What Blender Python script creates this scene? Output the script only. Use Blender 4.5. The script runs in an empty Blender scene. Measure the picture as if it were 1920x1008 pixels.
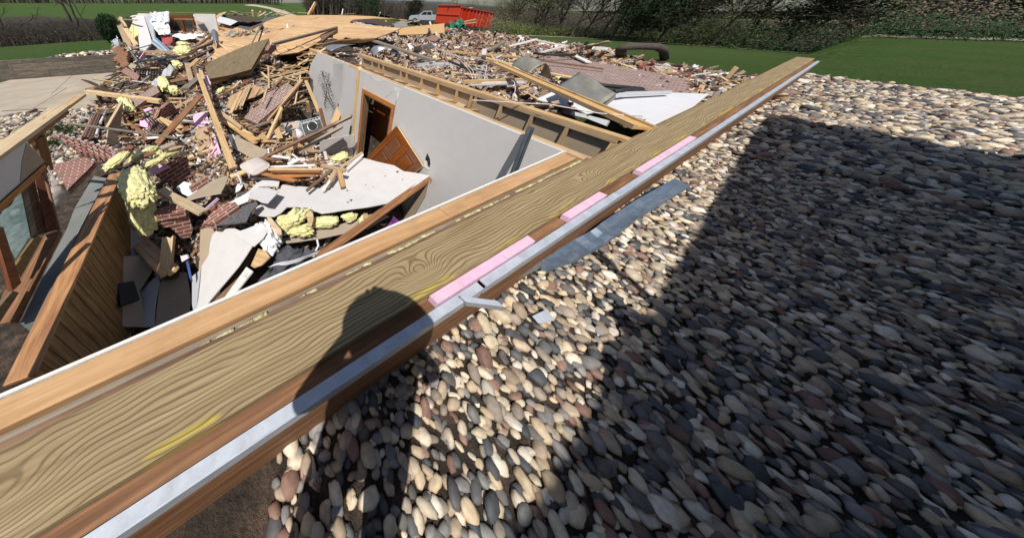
import bpy, bmesh, math, random
import numpy as np
from mathutils import Vector, Matrix, noise
random.seed(7)
rnd = random.Random(11)
R = math.radians
C = bpy.context.scene.collection
# ------------------------------------------------------------------ camera, sky, sun, exposure
FPX, PPX, PPY, HOR, CAMZ = 470.0, 600.0, 297.0, 6.0, 1.15      # focal length etc. in pixels of the photograph
TH = math.atan((PPY-HOR)/FPX); SN, CN = math.sin(TH), math.cos(TH)
cam = bpy.data.cameras.new('camera'); camo = bpy.data.objects.new('camera', cam); C.objects.link(camo)
camo.location = (0, 0, CAMZ); camo.rotation_euler = (math.pi/2-TH, 0, 0)
cam.sensor_width = 36; cam.lens = FPX/1920*36; cam.shift_x = 360/1920; cam.shift_y = -207/1920
cam.clip_start = 0.02; cam.clip_end = 5000
bpy.context.scene.camera = camo
SUN_AZ, SUN_EL = 25.0, 58.0                                     # light travels towards azimuth 25 degrees
w = bpy.data.worlds.new('World'); bpy.context.scene.world = w; w.use_nodes = True
nt = w.node_tree; bg = nt.nodes['Background']
sky = nt.nodes.new('ShaderNodeTexSky'); sky.sky_type = 'NISHITA'; sky.sun_disc = False
sky.sun_elevation = R(SUN_EL); sky.sun_rotation = R(SUN_AZ+180)
nt.links.new(sky.outputs[0], bg.inputs[0]); bg.inputs[1].default_value = 0.085
sl = bpy.data.lights.new('sun', 'SUN'); sl.energy = 4.7; sl.angle = R(0.5); sl.color = (1, .955, .89)
so = bpy.data.objects.new('sun', sl); C.objects.link(so)
ldir = Vector((math.sin(R(SUN_AZ))*math.cos(R(SUN_EL)), math.cos(R(SUN_AZ))*math.cos(R(SUN_EL)), -math.sin(R(SUN_EL))))
so.rotation_euler = ldir.to_track_quat('-Z', 'Y').to_euler(); so.location = (0, -20, 30)
vs = bpy.context.scene.view_settings; vs.view_transform = 'Standard'; vs.look = 'None'; vs.exposure = 0.0; vs.gamma = 1
bpy.context.scene.cycles.max_bounces = 5; bpy.context.scene.cycles.diffuse_bounces = 3

# ------------------------------------------------------------------ geometry helpers
def ray(px, py): return Vector((px-PPX, FPX*CN-(py-PPY)*SN, -(FPX*SN+(py-PPY)*CN)))
ORG = Vector((0, 0, CAMZ))
def pt(px, py, z):
    r = ray(px, py); return ORG + r*((z-CAMZ)/r.z)
def onp(px, py, P, n):
    r = ray(px, py); return ORG + r*((P-ORG).dot(n)/r.dot(n))
def pix(p):                                                     # world -> photo pixel (for checks only)
    x, y, z = p[0], p[1], p[2]-CAMZ
    f = y*CN-z*SN; u = -y*SN-z*CN
    return PPX+x/f*FPX, PPY+u/f*FPX
A0 = pt(350, 595, 0); C0 = pt(1060, 285, 0)
U = (C0-A0).normalized(); NV = Vector((-U.y, U.x, 0))           # near outside wall: U along it, NV into the house
B0 = pt(600, 100, 0); V = (B0-C0).normalized(); NW = Vector((V.y, -V.x, 0))   # inner wall, NW away from the room
L0 = pt(51, 255, 0); LV = (pt(131.5, 196.4, 0)-L0).normalized(); NL = Vector((LV.y, -LV.x, 0))  # left wall, NL into the room
Z = Vector((0, 0, 1))
def vo(p): return (Vector((p[0], p[1], 0))-C0).dot(NV)
def lo(p): return (Vector((p[0], p[1], 0))-L0).dot(NL)
def wo(p): return (Vector((p[0], p[1], 0))-C0).dot(NW)

# ------------------------------------------------------------------ materials
MATS = {}
def mat(name, rough=.8, spec=.3):
    m = bpy.data.materials.new(name); m.use_nodes = True; n = m.node_tree
    b = n.nodes['Principled BSDF']; b.inputs['Roughness'].default_value = rough
    b.inputs['Specular IOR Level'].default_value = spec
    MATS[name] = m; return m, n, b
def N(n, t, **k):
    x = n.nodes.new(t)
    for a, v in k.items(): setattr(x, a, v)
    return x
def uvn(n, sx=1, sy=1, sz=1, src='UV'):
    tc = N(n, 'ShaderNodeTexCoord'); mp = N(n, 'ShaderNodeMapping')
    n.links.new(tc.outputs[src], mp.inputs[0]); mp.inputs['Scale'].default_value = (sx, sy, sz); return mp.outputs[0]
def noi(n, vec, scale, detail=4, rough=.6, dist=0):
    x = N(n, 'ShaderNodeTexNoise'); n.links.new(vec, x.inputs[0])
    x.inputs['Scale'].default_value = scale; x.inputs['Detail'].default_value = detail
    x.inputs['Roughness'].default_value = rough; x.inputs['Distortion'].default_value = dist; return x.outputs['Fac']
def ramp(n, fac, stops):
    x = N(n, 'ShaderNodeValToRGB'); n.links.new(fac, x.inputs[0]); e = x.color_ramp.elements
    e[0].position, e[0].color = stops[0][0], (*stops[0][1], 1); e[1].position, e[1].color = stops[-1][0], (*stops[-1][1], 1)
    for p, c in stops[1:-1]:
        q = e.new(p); q.color = (*c, 1)
    return x.outputs[0]
def mth(n, op, a, b=None, c=None):
    x = N(n, 'ShaderNodeMath', operation=op)
    for i, v in enumerate((a, b, c)):
        if v is None: continue
        if isinstance(v, (int, float)): x.inputs[i].default_value = v
        else: n.links.new(v, x.inputs[i])
    return x.outputs[0]
def mix(n, fac, a, b, bt='MIX'):
    x = N(n, 'ShaderNodeMix', data_type='RGBA', blend_type=bt)
    for i, v in ((0, fac), (6, a), (7, b)):
        if isinstance(v, (int, float)): x.inputs[i].default_value = v
        elif isinstance(v, tuple): x.inputs[i].default_value = (*v, 1)
        else: n.links.new(v, x.inputs[i])
    return x.outputs[2]
def vary(n, col, amt=.35):                                       # each piece of wood / brick a little lighter or darker
    oi = N(n, 'ShaderNodeObjectInfo'); hs = N(n, 'ShaderNodeHueSaturation')
    n.links.new(mth(n, 'MULTIPLY_ADD', oi.outputs['Random'], amt, 1-amt/2), hs.inputs['Value'])
    n.links.new(mth(n, 'MULTIPLY_ADD', oi.outputs['Random'], .25, .85), hs.inputs['Saturation'])
    n.links.new(col, hs.inputs['Color']); return hs.outputs[0]
def bump(n, b, h, s=.3, d=.01):
    x = N(n, 'ShaderNodeBump'); x.inputs['Strength'].default_value = s; x.inputs['Distance'].default_value = d
    n.links.new(h, x.inputs['Height']); n.links.new(x.outputs[0], b.inputs['Normal'])
def wood(name, light, dark, rough=.7, gs=38, amt=.35, knots=True, dirt=.25):
    m, n, b = mat(name, rough)
    v = uvn(n, 1.6, gs); f = noi(n, v, 1.0, 5, .65, .6)
    col = ramp(n, f, [(.32, dark), (.5, tuple((a+c)/2 for a, c in zip(light, dark))), (.62, light)])
    if knots:
        vv = N(n, 'ShaderNodeTexVoronoi'); n.links.new(uvn(n, 2.2, 9), vv.inputs[0]); vv.inputs['Scale'].default_value = 1
        k = ramp(n, vv.outputs['Distance'], [(.05, (1, 1, 1)), (.13, (0, 0, 0))])
        col = mix(n, mth(n, 'MULTIPLY', k, .8), col, tuple(c*.35 for c in dark))
    d = noi(n, uvn(n, 3, 3), 2, 4); dm = ramp(n, d, [(.48, (0, 0, 0)), (.72, (1, 1, 1))])
    col = mix(n, mth(n, 'MULTIPLY', dm, dirt), col, tuple(c*.45 for c in dark))
    n.links.new(vary(n, col, amt), b.inputs['Base Color']); bump(n, b, f, .35, .004); return m
wood('pine', (.60, .42, .235), (.40, .25, .125)); wood('pale', (.74, .57, .34), (.53, .35, .17)); wood('plate', (.56, .36, .20), (.42, .245, .125), gs=30, amt=.1)
wood('gray_wood', (.30, .25, .19), (.15, .115, .085)); wood('brown_wood', (.30, .16, .085), (.13, .06, .03)); wood('dark_wood', (.13, .075, .045), (.05, .028, .018))
wood('orange_wood', (.60, .26, .07), (.36, .115, .028), rough=.5); wood('oak', (.60, .29, .09), (.28, .10, .03), gs=16, knots=False, rough=.5); wood('panel_wood', (.30, .19, .09), (.12, .065, .03), gs=26, knots=False)
wood('red_door', (.225, .075, .025), (.12, .036, .011), rough=.38, knots=False, dirt=.1)
wood('slab_wood', (.26, .19, .095), (.15, .105, .05), gs=60, amt=.1, knots=False); wood('timber', (.26, .215, .165), (.085, .07, .055), gs=22, amt=.5)
wood('boards_tan', (.55, .37, .20), (.37, .22, .11)); wood('white_wood', (.82, .80, .76), (.66, .63, .58), knots=False, dirt=.4)
def osb():
    m, n, b = mat('osb', .75); vv = N(n, 'ShaderNodeTexVoronoi'); n.links.new(uvn(n, 26, 60), vv.inputs[0])
    col = ramp(n, vv.outputs['Color'], [(0, (.36, .18, .06)), (.5, (.60, .36, .13)), (1, (.72, .50, .23))])
    n.links.new(vary(n, col, .25), b.inputs['Base Color']); bump(n, b, vv.outputs['Distance'], .3, .003)
osb()
def treated(name='treated', ku=-2.09, kv=-.30):
    m, n, b = mat(name, .75)
    tc = N(n, 'ShaderNodeTexCoord'); sp = N(n, 'ShaderNodeSeparateXYZ'); n.links.new(tc.outputs['UV'], sp.inputs[0])
    u, v = sp.outputs[0], sp.outputs[1]
    f = mth(n, 'MULTIPLY', v, 58.0)
    f = mth(n, 'ADD', f, mth(n, 'MULTIPLY', noi(n, uvn(n, 1.3, 4.0), 1.0, 3, .5), 8.5))
    for (a, c, s, k, st) in ((ku, kv, .05, 6.5, .55), (-.42, -.31, .04, 5, .32), (.42, -.30, .03, 4.0, .5), (-3.6, -.3, .05, 4, .4)):
        du = mth(n, 'MULTIPLY', mth(n, 'SUBTRACT', u, a), st); dv = mth(n, 'SUBTRACT', v, c)
        r2 = mth(n, 'ADD', mth(n, 'MULTIPLY', du, du), mth(n, 'MULTIPLY', dv, dv))
        g = mth(n, 'MULTIPLY', mth(n, 'EXPONENT', mth(n, 'MULTIPLY', r2, -1/(s*s))), k); f = mth(n, 'ADD', f, g)
    sn = mth(n, 'SINE', mth(n, 'MULTIPLY', f, 6.283)); ln = mth(n, 'MULTIPLY_ADD', sn, .5, .5)
    base = ramp(n, noi(n, uvn(n, 1.5, 40), 1, 5), [(.3, (.25, .175, .09)), (.6, (.36, .275, .15)), (.8, (.43, .345, .205))])
    lm = ramp(n, ln, [(.62, (0, 0, 0)), (.97, (1, 1, 1))])
    lm = mth(n, 'MULTIPLY', lm, mth(n, 'MULTIPLY_ADD', noi(n, uvn(n, 1.6, 9), 2, 4), 1.9, -.28))
    band = mth(n, 'EXPONENT', mth(n, 'MULTIPLY', mth(n, 'POWER', mth(n, 'MULTIPLY', mth(n, 'ADD', mth(n, 'ADD', v, .372), mth(n, 'MULTIPLY', noi(n, uvn(n, 3, 3), 1, 2), .03)), 110), 2), -1))
    yel = mth(n, 'MULTIPLY', band, ramp(n, noi(n, uvn(n, 2.2, 2), 1, 3), [(.5, (0, 0, 0)), (.58, (1, 1, 1))]))
    base = mix(n, mth(n, 'MULTIPLY', yel, .75), base, (.55, .42, .05))
    n.links.new(mix(n, mth(n, 'MINIMUM', lm, .62), base, (.085, .052, .02)), b.inputs['Base Color']); bump(n, b, ln, .25, .003)
treated()
def flat(name, col, rough=.8, spec=.3, metal=0, nz=.12, sc=6, bumps=.1, dirt=None, dl=.55, src='UV'):
    m, n, b = mat(name, rough, spec); b.inputs['Metallic'].default_value = metal
    f = noi(n, uvn(n, sc, sc, sc, src), 1, 6, .65)
    c = ramp(n, f, [(.3, tuple(x*(1-nz) for x in col)), (.7, tuple(min(1, x*(1+nz)) for x in col))])
    if dirt:
        d = ramp(n, noi(n, uvn(n, sc*.5, sc*.5, sc*.5, src), 1.3, 8, .7), [(dl, (0, 0, 0)), (dl+.2, (1, 1, 1))]); c = mix(n, mth(n, 'MULTIPLY', d, .6), c, dirt)
    n.links.new(vary(n, c, .1), b.inputs['Base Color'])
    if bumps: bump(n, b, f, bumps, .01)
    return m
flat('dw', (.63, .60, .58), .85, nz=.03, sc=5, bumps=.03, dirt=(.74, .72, .70), dl=.64); flat('dw_light', (.57, .55, .54), .85, nz=.05, sc=5, bumps=.05, dirt=(.45, .42, .39), dl=.6)
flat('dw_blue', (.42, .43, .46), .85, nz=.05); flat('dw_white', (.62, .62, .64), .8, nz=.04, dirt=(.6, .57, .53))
flat('paper', (.37, .295, .215), .9, nz=.08, sc=4, dirt=(.27, .2, .14)); flat('gyp', (.70, .68, .64), .9, nz=.08, sc=25, bumps=.4)
flat('pink', (.74, .47, .62), .85, nz=.10, sc=14, dirt=(.50, .36, .40), dl=.52); flat('pink_ink', (.50, .22, .40), .8)
flat('metal', (.55, .56, .57), .38, .5, .85, nz=.15, sc=5, dirt=(.33, .27, .2)); flat('galv', (.36, .38, .40), .42, .5, .6, nz=.25, sc=7, dirt=(.35, .23, .12), dl=.5)
flat('duct', (.34, .33, .27), .55, .5, .35, nz=.25, sc=2.5, dirt=(.27, .17, .085), dl=.48); flat('gutter_blue', (.12, .18, .27), .45, .5, .3, nz=.3, sc=8, dirt=(.33, .35, .38), dl=.5)
flat('flash_white', (.52, .56, .62), .42, .5, .2, nz=.18, sc=9, dirt=(.33, .31, .28), dl=.54); flat('stud_steel', (.10, .115, .13), .45, .5, .5, nz=.3, dirt=(.3, .3, .28), dl=.58)
flat('shingle', (.105, .10, .105), .95, nz=.4, sc=22, bumps=.6, dirt=(.2, .19, .18)); flat('tar', (.03, .03, .033), .6, .4); flat('pvc', (.68, .64, .66), .4, .5, nz=.05)
flat('cloth_gray', (.085, .085, .10), .95, nz=.25); flat('cloth_purple', (.22, .035, .28), .9, nz=.6, sc=22); flat('cloth_white', (.74, .75, .77), .9, nz=.1, sc=3, bumps=.3)
flat('cushion', (.60, .52, .47), .95, nz=.06, sc=20, dirt=(.42, .34, .28), dl=.6); flat('red_paint', (.42, .03, .03), .6, nz=.15); flat('blue_pad', (.16, .32, .47), .6, nz=.1)
flat('concrete', (.40, .345, .27), .95, nz=.16, sc=.9, bumps=.1, dirt=(.31, .25, .175), dl=.48, src='Object'); flat('conc_gray', (.20, .205, .19), .9, nz=.15, sc=3)
flat('mortar', (.48, .44, .40), .95, nz=.2, sc=20, bumps=.5); flat('black', (.012, .012, .014), .5, .4, nz=.2); flat('strap_blue', (.03, .07, .26), .7)
flat('truck_paint', (.50, .53, .57), .25, .6, .3, nz=.03, bumps=0); flat('glass_dark', (.02, .025, .03), .08, .8, bumps=0); flat('rubber', (.02, .02, .02), .9)
flat('dumpster', (.62, .055, .022), .5, .4, nz=.12, dirt=(.30, .06, .03), dl=.6); flat('green_tarp', (.02, .15, .09), .5, nz=.3, sc=6); flat('skin', (.5, .3, .22), .6); flat('shirt', (.05, .07, .11), .9); flat('hair', (.03, .02, .015), .8)
flat('ins_white', (.80, .80, .80), 1, nz=.2, sc=26, bumps=1.0); flat('road', (.47, .40, .30), .95, nz=.12, sc=.4, src='Object'); flat('bark', (.085, .07, .055), .95, nz=.3, sc=8)
flat('shade_block_gray', (.38, .36, .33), .8, nz=.05); flat('applg', (.42, .43, .43), .45, .4, nz=.12, dirt=(.28, .22, .16), dl=.55); flat('gut', (.09, .085, .08), .6, .3, .4, nz=.6, sc=18, bumps=.8)
def insul():
    m, n, b = mat('insul', 1, .1); f = noi(n, uvn(n, 22, 22, 22, 'Object'), 1, 6, .75); g = noi(n, uvn(n, 5, 5, 5, 'Object'), 1, 4)
    c = ramp(n, f, [(.3, (.56, .48, .15)), (.5, (.86, .81, .40)), (.7, (.93, .90, .66))])
    c = mix(n, ramp(n, g, [(.5, (0, 0, 0)), (.8, (.5, .5, .5))]), c, (.80, .62, .15)); n.links.new(c, b.inputs['Base Color'])
    b.inputs['Subsurface Weight'].default_value = 0; bump(n, b, f, 1, .03)
insul()
def brick(name, c1, c2, mort, lw=.2, rh=.067, ms=.009):
    m, n, b = mat(name, .9); t = N(n, 'ShaderNodeTexBrick'); n.links.new(uvn(n), t.inputs[0])
    for k, v in (('Scale', 1), ('Brick Width', lw), ('Row Height', rh), ('Mortar Size', ms), ('Mortar Smooth', .1), ('Bias', 0)): t.inputs[k].default_value = v
    for k, v in (('Color1', c1), ('Color2', c2), ('Mortar', mort)): t.inputs[k].default_value = (*v, 1)
    f = noi(n, uvn(n, 20, 20), 1, 6, .7)
    c = mix(n, 1.0, t.outputs[0], ramp(n, f, [(.3, (.65, .65, .65)), (.7, (1.15, 1.15, 1.15))]), 'MULTIPLY')
    if 'dusty' in name:
        d = ramp(n, noi(n, uvn(n, 3, 9), 1, 8, .75), [(.55, (0, 0, 0)), (.62, (.8, .8, .8))]); c = mix(n, d, c, (.50, .43, .37)); d2 = ramp(n, noi(n, uvn(n, 1.2, 16, 1), 1, 6, .7), [(.56, (0, 0, 0)), (.66, (.8, .8, .8))]); c = mix(n, d2, c, (.20, .13, .09))
    n.links.new(c, b.inputs['Base Color']); bump(n, b, mth(n, 'MULTIPLY_ADD', t.outputs['Fac'], -1.0, f), .5, .006)
brick('brick', (.31, .10, .065), (.20, .065, .045), (.50, .42, .36)); brick('brick_dusty', (.28, .13, .10), (.20, .10, .085), (.44, .39, .35), ms=.012)
def loose():                                                    # colours of scattered pieces come from a colour attribute
    for nm, rg, bs in (('chips', .9, .3), ('stone', .62, .25)):
        m, n, b = mat(nm, rg); a = N(n, 'ShaderNodeAttribute', attribute_name='Col'); f = noi(n, uvn(n, 40, 40, 40, 'Object'), 1, 4)
        c = mix(n, 1.0, a.outputs['Color'], ramp(n, f, [(.3, (.75, .75, .75)), (.7, (1.15, 1.15, 1.15))]), 'MULTIPLY')
        n.links.new(c, b.inputs['Base Color']); bump(n, b, f, bs, .004)
def deckmat():
    m, n, b = mat('roof_deck', .75); t = N(n, 'ShaderNodeTexBrick'); n.links.new(uvn(n), t.inputs[0])
    for k, v in (('Scale', 1), ('Brick Width', 2.4), ('Row Height', .30), ('Mortar Size', .013), ('Mortar Smooth', .1), ('Bias', 0)): t.inputs[k].default_value = v
    for k, v in (('Color1', (.74, .50, .27)), ('Color2', (.60, .385, .195)), ('Mortar', (.22, .12, .055))): t.inputs[k].default_value = (*v, 1)
    f = noi(n, uvn(n, .5, 9), 1, 6, .7, .5); c = mix(n, 1.0, t.outputs[0], ramp(n, f, [(.3, (.72, .66, .6)), (.65, (1.08, 1.08, 1.08))]), 'MULTIPLY'); g = noi(n, uvn(n, .4, .8), 1, 5)
    n.links.new(mix(n, ramp(n, g, [(.5, (0, 0, 0)), (.75, (.4, .4, .4))]), c, (.34, .21, .11)), b.inputs['Base Color'])
deckmat()
loose()
def ground_mats():
    m, n, b = mat('grass', 1, .1); v = uvn(n, 1, 1, 1, 'Object')
    f = noi(n, v, 9, 6, .75); g = noi(n, v, .22, 7, .72)
    c = mix(n, mth(n, 'MULTIPLY_ADD', f, 1.5, -.25), (.022, .046, .012), (.090, .155, .036))
    c = mix(n, ramp(n, g, [(.45, (0, 0, 0)), (.7, (.55, .55, .55))]), c, (.10, .11, .045)); n.links.new(c, b.inputs['Base Color']); bump(n, b, f, 1, .12)
    m, n, b = mat('dirt', 1, .1); v = uvn(n, 1, 1, 1, 'Object'); f = noi(n, v, 7, 8, .75)
    c = ramp(n, f, [(.3, (.03, .024, .02)), (.5, (.075, .06, .048)), (.62, (.15, .105, .08)), (.75, (.30, .24, .18))]); n.links.new(c, b.inputs['Base Color']); bump(n, b, f, 1, .08)
    m, n, b = mat('forest_floor', 1, .1); v = uvn(n, 1, 1, 1, 'Object'); f = noi(n, v, 1.5, 8, .75)
    c = ramp(n, f, [(.3, (.03, .026, .02)), (.55, (.075, .062, .045)), (.75, (.12, .10, .065))]); n.links.new(c, b.inputs['Base Color']); bump(n, b, f, 1, .3)
    m, n, b = mat('hills', 1, .1); f = noi(n, uvn(n, 1, 1, 1, 'Object'), .02, 8, .7)
    n.links.new(ramp(n, f, [(.35, (.055, .07, .085)), (.65, (.09, .10, .105))]), b.inputs['Base Color'])
    for nm, cs in (('leaf_olive', (.12, .15, .045)), ('leaf_dark', (.022, .05, .018)), ('leaf_bud', (.19, .16, .10)), ('leaf_red', (.12, .055, .04))):
        m, n, b = mat(nm, .8, .2); f = noi(n, uvn(n, 1, 1, 1, 'Object'), 1.2, 3)
        n.links.new(ramp(n, f, [(.35, tuple(x*.6 for x in cs)), (.65, tuple(x*1.3 for x in cs))]), b.inputs['Base Color'])
    m, n, b = mat('plastic', .25, .5); b.inputs['Base Color'].default_value = (.62, .64, .66, 1); b.inputs['Alpha'].default_value = .62
    m, n, b = mat('pane', .12, .6); f = noi(n, uvn(n, 3, 8), 1, 6, .7, 1.5); bump(n, b, f, .8, .02); c = ramp(n, f, [(.4, (.42, .55, .53)), (.66, (.85, .93, .90))]); n.links.new(c, b.inputs['Base Color'])
    tr = N(n, 'ShaderNodeBsdfTranslucent'); n.links.new(c, tr.inputs[0]); ms = N(n, 'ShaderNodeMixShader'); ms.inputs[0].default_value = .6; n.links.new(b.outputs[0], ms.inputs[1]); n.links.new(tr.outputs[0], ms.inputs[2]); n.links.new(ms.outputs[0], n.nodes['Material Output'].inputs[0])
ground_mats()
M = MATS

# ------------------------------------------------------------------ object helpers
def setp(o, label=None, cat=None, group=None, kind=None, category=None):
    cat = cat or category
    for k, v in (('label', label), ('category', cat), ('group', group), ('kind', kind)):
        if v: o[k] = v
    return o
def link(name, me, mats, parent=None, loc=None):
    for m in (mats if isinstance(mats, (list, tuple)) else [mats]): me.materials.append(M[m])
    o = bpy.data.objects.new(name, me); C.objects.link(o)
    if parent: o.parent = parent
    return o
def empty(name, loc, label, cat, group=None):
    o = bpy.data.objects.new(name, None); C.objects.link(o); o.location = loc; return setp(o, label, cat, group)
def recenter(o):
    me = o.data; n = len(me.vertices)
    if not n: return o
    a = np.empty(n*3); me.vertices.foreach_get('co', a); a = a.reshape(-1, 3)
    c = (a.min(0)+a.max(0))/2; c[2] = a[:, 2].min(); a -= c; me.vertices.foreach_set('co', a.ravel()); me.update()
    o.location = Vector(c); return o
def finish(name, bm, mats, parent=None, label=None, cat=None, group=None, kind=None, smooth=False):
    me = bpy.data.meshes.new(name); bm.normal_update(); bm.to_mesh(me); bm.free()
    if smooth: me.shade_smooth()
    o = link(name, me, mats, parent)
    if parent is not None:                                       # parents are never rotated: keep world coordinates
        recenter(o); o.location = Vector(o.location)-parent.location
        if parent.parent: o.location = Vector(o.location)-parent.parent.location
    else: recenter(o)
    return setp(o, label, cat, group, kind)
def addbox(bm, O, X, Y, Zv, mi=0, uvo=None, jag=0, cols=1, taper=1, rr=rnd):
    """box with corner O and edge vectors X (length), Y (width), Zv (thickness); jag > 0 splinters both ends"""
    uvl = bm.loops.layers.uv.verify(); L, W = X.length, Y.length; T = Zv.length
    uo = uvo if uvo is not None else (rr.uniform(0, 50), rr.uniform(0, 50)); xd = X.normalized() if L else X
    ja = [rr.uniform(-jag, jag*.3) for _ in range(cols+1)]; jb = [rr.uniform(-jag*.3, jag) for _ in range(cols+1)]
    g = {}
    for i in range(cols+1):
        for k in (0, 1):
            base = O+Y*(i/cols)+Zv*k
            g[i, 0, k] = bm.verts.new(base+xd*ja[i]); g[i, 1, k] = bm.verts.new(base+X+xd*jb[i])
    def q(vs, uvs):
        f = bm.faces.new(vs); f.material_index = mi
        for l, t in zip(f.loops, uvs): l[uvl].uv = (t[0]+uo[0], t[1]+uo[1])
    for i in range(cols):
        a, b2 = W*i/cols, W*(i+1)/cols
        q([g[i, 0, 1], g[i, 1, 1], g[i+1, 1, 1], g[i+1, 0, 1]][::1], [(0, a), (L, a), (L, b2), (0, b2)])
        q([g[i+1, 0, 0], g[i+1, 1, 0], g[i, 1, 0], g[i, 0, 0]], [(0, b2), (L, b2), (L, a), (0, a)])
        q([g[i, 0, 0], g[i, 0, 1], g[i+1, 0, 1], g[i+1, 0, 0]], [(a, 0), (a, T), (b2, T), (b2, 0)])
        q([g[i+1, 1, 0], g[i+1, 1, 1], g[i, 1, 1], g[i, 1, 0]], [(b2, 0), (b2, T), (a, T), (a, 0)])
    q([g[0, 0, 0], g[0, 1, 0], g[0, 1, 1], g[0, 0, 1]], [(0, 0), (L, 0), (L, T), (0, T)])
    q([g[cols, 0, 1], g[cols, 1, 1], g[cols, 1, 0], g[cols, 0, 0]], [(0, T), (L, T), (L, 0), (0, 0)])
def BM(): return bmesh.new()
class Fr:                                                        # a wall's own frame: a along, b across, z up
    def __init__(s, O, A, B): s.O, s.A, s.B = O, A, B
    def p(s, a, b, z): return s.O+s.A*a+s.B*b+Z*z
    def box(s, bm, a0, a1, b0, b1, z0, z1, mi=0, along='a', uvo=None, jag=0, cols=1):
        if along == 'a': addbox(bm, s.p(a0, b0, z0), s.A*(a1-a0), s.B*(b1-b0), Z*(z1-z0), mi, uvo, jag, cols)
        elif along == 'z': addbox(bm, s.p(a0, b0, z0), Z*(z1-z0), s.A*(a1-a0), s.B*(b1-b0), mi, uvo, jag, cols)
        elif along == 'f': addbox(bm, s.p(a0, b0, z0), s.A*(a1-a0), Z*(z1-z0), s.B*(b1-b0), mi, uvo, jag, cols)
        else: addbox(bm, s.p(a0, b0, z0), s.B*(b1-b0), s.A*(a1-a0), Z*(z1-z0), mi, uvo, jag, cols)
def part(name, m, parent, fn, label=None, smooth=False):
    bm = BM(); fn(bm); bmesh.ops.recalc_face_normals(bm, faces=bm.faces); return finish(name, bm, m, parent, label, smooth=smooth)
def bevel(o, w=.004, s=1):
    b = o.modifiers.new('bevel', 'BEVEL'); b.width = w; b.segments = s; b.limit_method = 'ANGLE'; return o
def tube(bm, pts, r, seg=6, mi=0):
    """round tube along points; r is a number or a list"""
    uvl = bm.loops.layers.uv.verify(); rings = []; n = len(pts); pts = [Vector(p) for p in pts]; d = 0; ds = [0]
    for i, p in enumerate(pts):
        t = (pts[min(i+1, n-1)]-pts[max(i-1, 0)]).normalized(); a = t.cross(Z if abs(t.z) < .9 else Vector((1, 0, 0))).normalized(); b = t.cross(a)
        rr = r[i] if isinstance(r, (list, tuple)) else r
        rings.append([bm.verts.new(p+(a*math.cos(2*math.pi*k/seg)+b*math.sin(2*math.pi*k/seg))*rr) for k in range(seg)])
        if i: d += (pts[i]-pts[i-1]).length; ds.append(d)
    for i in range(n-1):
        for k in range(seg):
            f = bm.faces.new([rings[i][k], rings[i][(k+1) % seg], rings[i+1][(k+1) % seg], rings[i+1][k]]); f.material_index = mi; f.smooth = True
            for l, t in zip(f.loops, [(ds[i], k*r_(r)), (ds[i], (k+1)*r_(r)), (ds[i+1], (k+1)*r_(r)), (ds[i+1], k*r_(r))]): l[uvl].uv = t
    bm.faces.new(rings[0][::-1]).material_index = mi; bm.faces.new(rings[-1]).material_index = mi
def r_(r): return r[0] if isinstance(r, (list, tuple)) else r

# ------------------------------------------------------------------ terrain and rubble heights
RW0 = pt(20, 150, -2.38); RW1 = pt(225, 134, -2.38); RD = (RW1-RW0).normalized(); RN = Vector((-RD.y, RD.x, 0))
def sm(x, a, b):
    t = np.clip((x-a)/(b-a), 0, 1); return t*t*(3-2*t)
def T(x, y):
    x = np.asarray(x, float); y = np.asarray(y, float)
    v = (x-C0.x)*NV.x+(y-C0.y)*NV.y; l = (x-L0.x)*NL.x+(y-L0.y)*NL.y; q = (x-C0.x)*NW.x+(y-C0.y)*NW.y
    r = np.hypot(x, y); az = np.degrees(np.arctan2(x, np.maximum(y, 1e-3))); az = np.where(y < 0, np.where(x < 0, -90, 90), az)
    rw = (x-RW0.x)*RN.x+(y-RW0.y)*RN.y
    zl = -2.42+.95*sm(rw, .28, .75)-.9*sm(r, 29, 34)
    zl = zl+.25*sm(r, 32, 50)+2.95*sm(r, 48, 150)+3*sm(r, 150, 500)
    zr = -.5-.6*sm(r, 13, 22)-.9*sm(r, 22, 42)-.3*sm(r, 42, 70)+1.6*sm(r, 80, 220)
    zr = zr+.2*sm(az, 25, 45)*sm(r, 10, 20)-6.5*sm(az, 12, 34)*sm(r, 34, 72)-22*sm(az, 20, 50)*sm(r, 90, 500)
    k = sm(az, -13, -3); z = zl*(1-k)+zr*k
    ins = sm(v, -.42, -.22)*sm(l, -.05, .15)                       # inside the house
    foot = ins*(1-sm(v, 8.5, 11))*(1-sm(q, .35, .8))
    near_r = 1-sm(v, -.42, -.22)
    z = z*(1-near_r)+(-.40)*near_r
    outl = (1-sm(l, -.1, .05))*sm(v, -.5, .5); z = np.where(outl > .5, np.where(az < -3, zl, z), z)
    return z*(1-foot)+(-2.62)*foot
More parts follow.
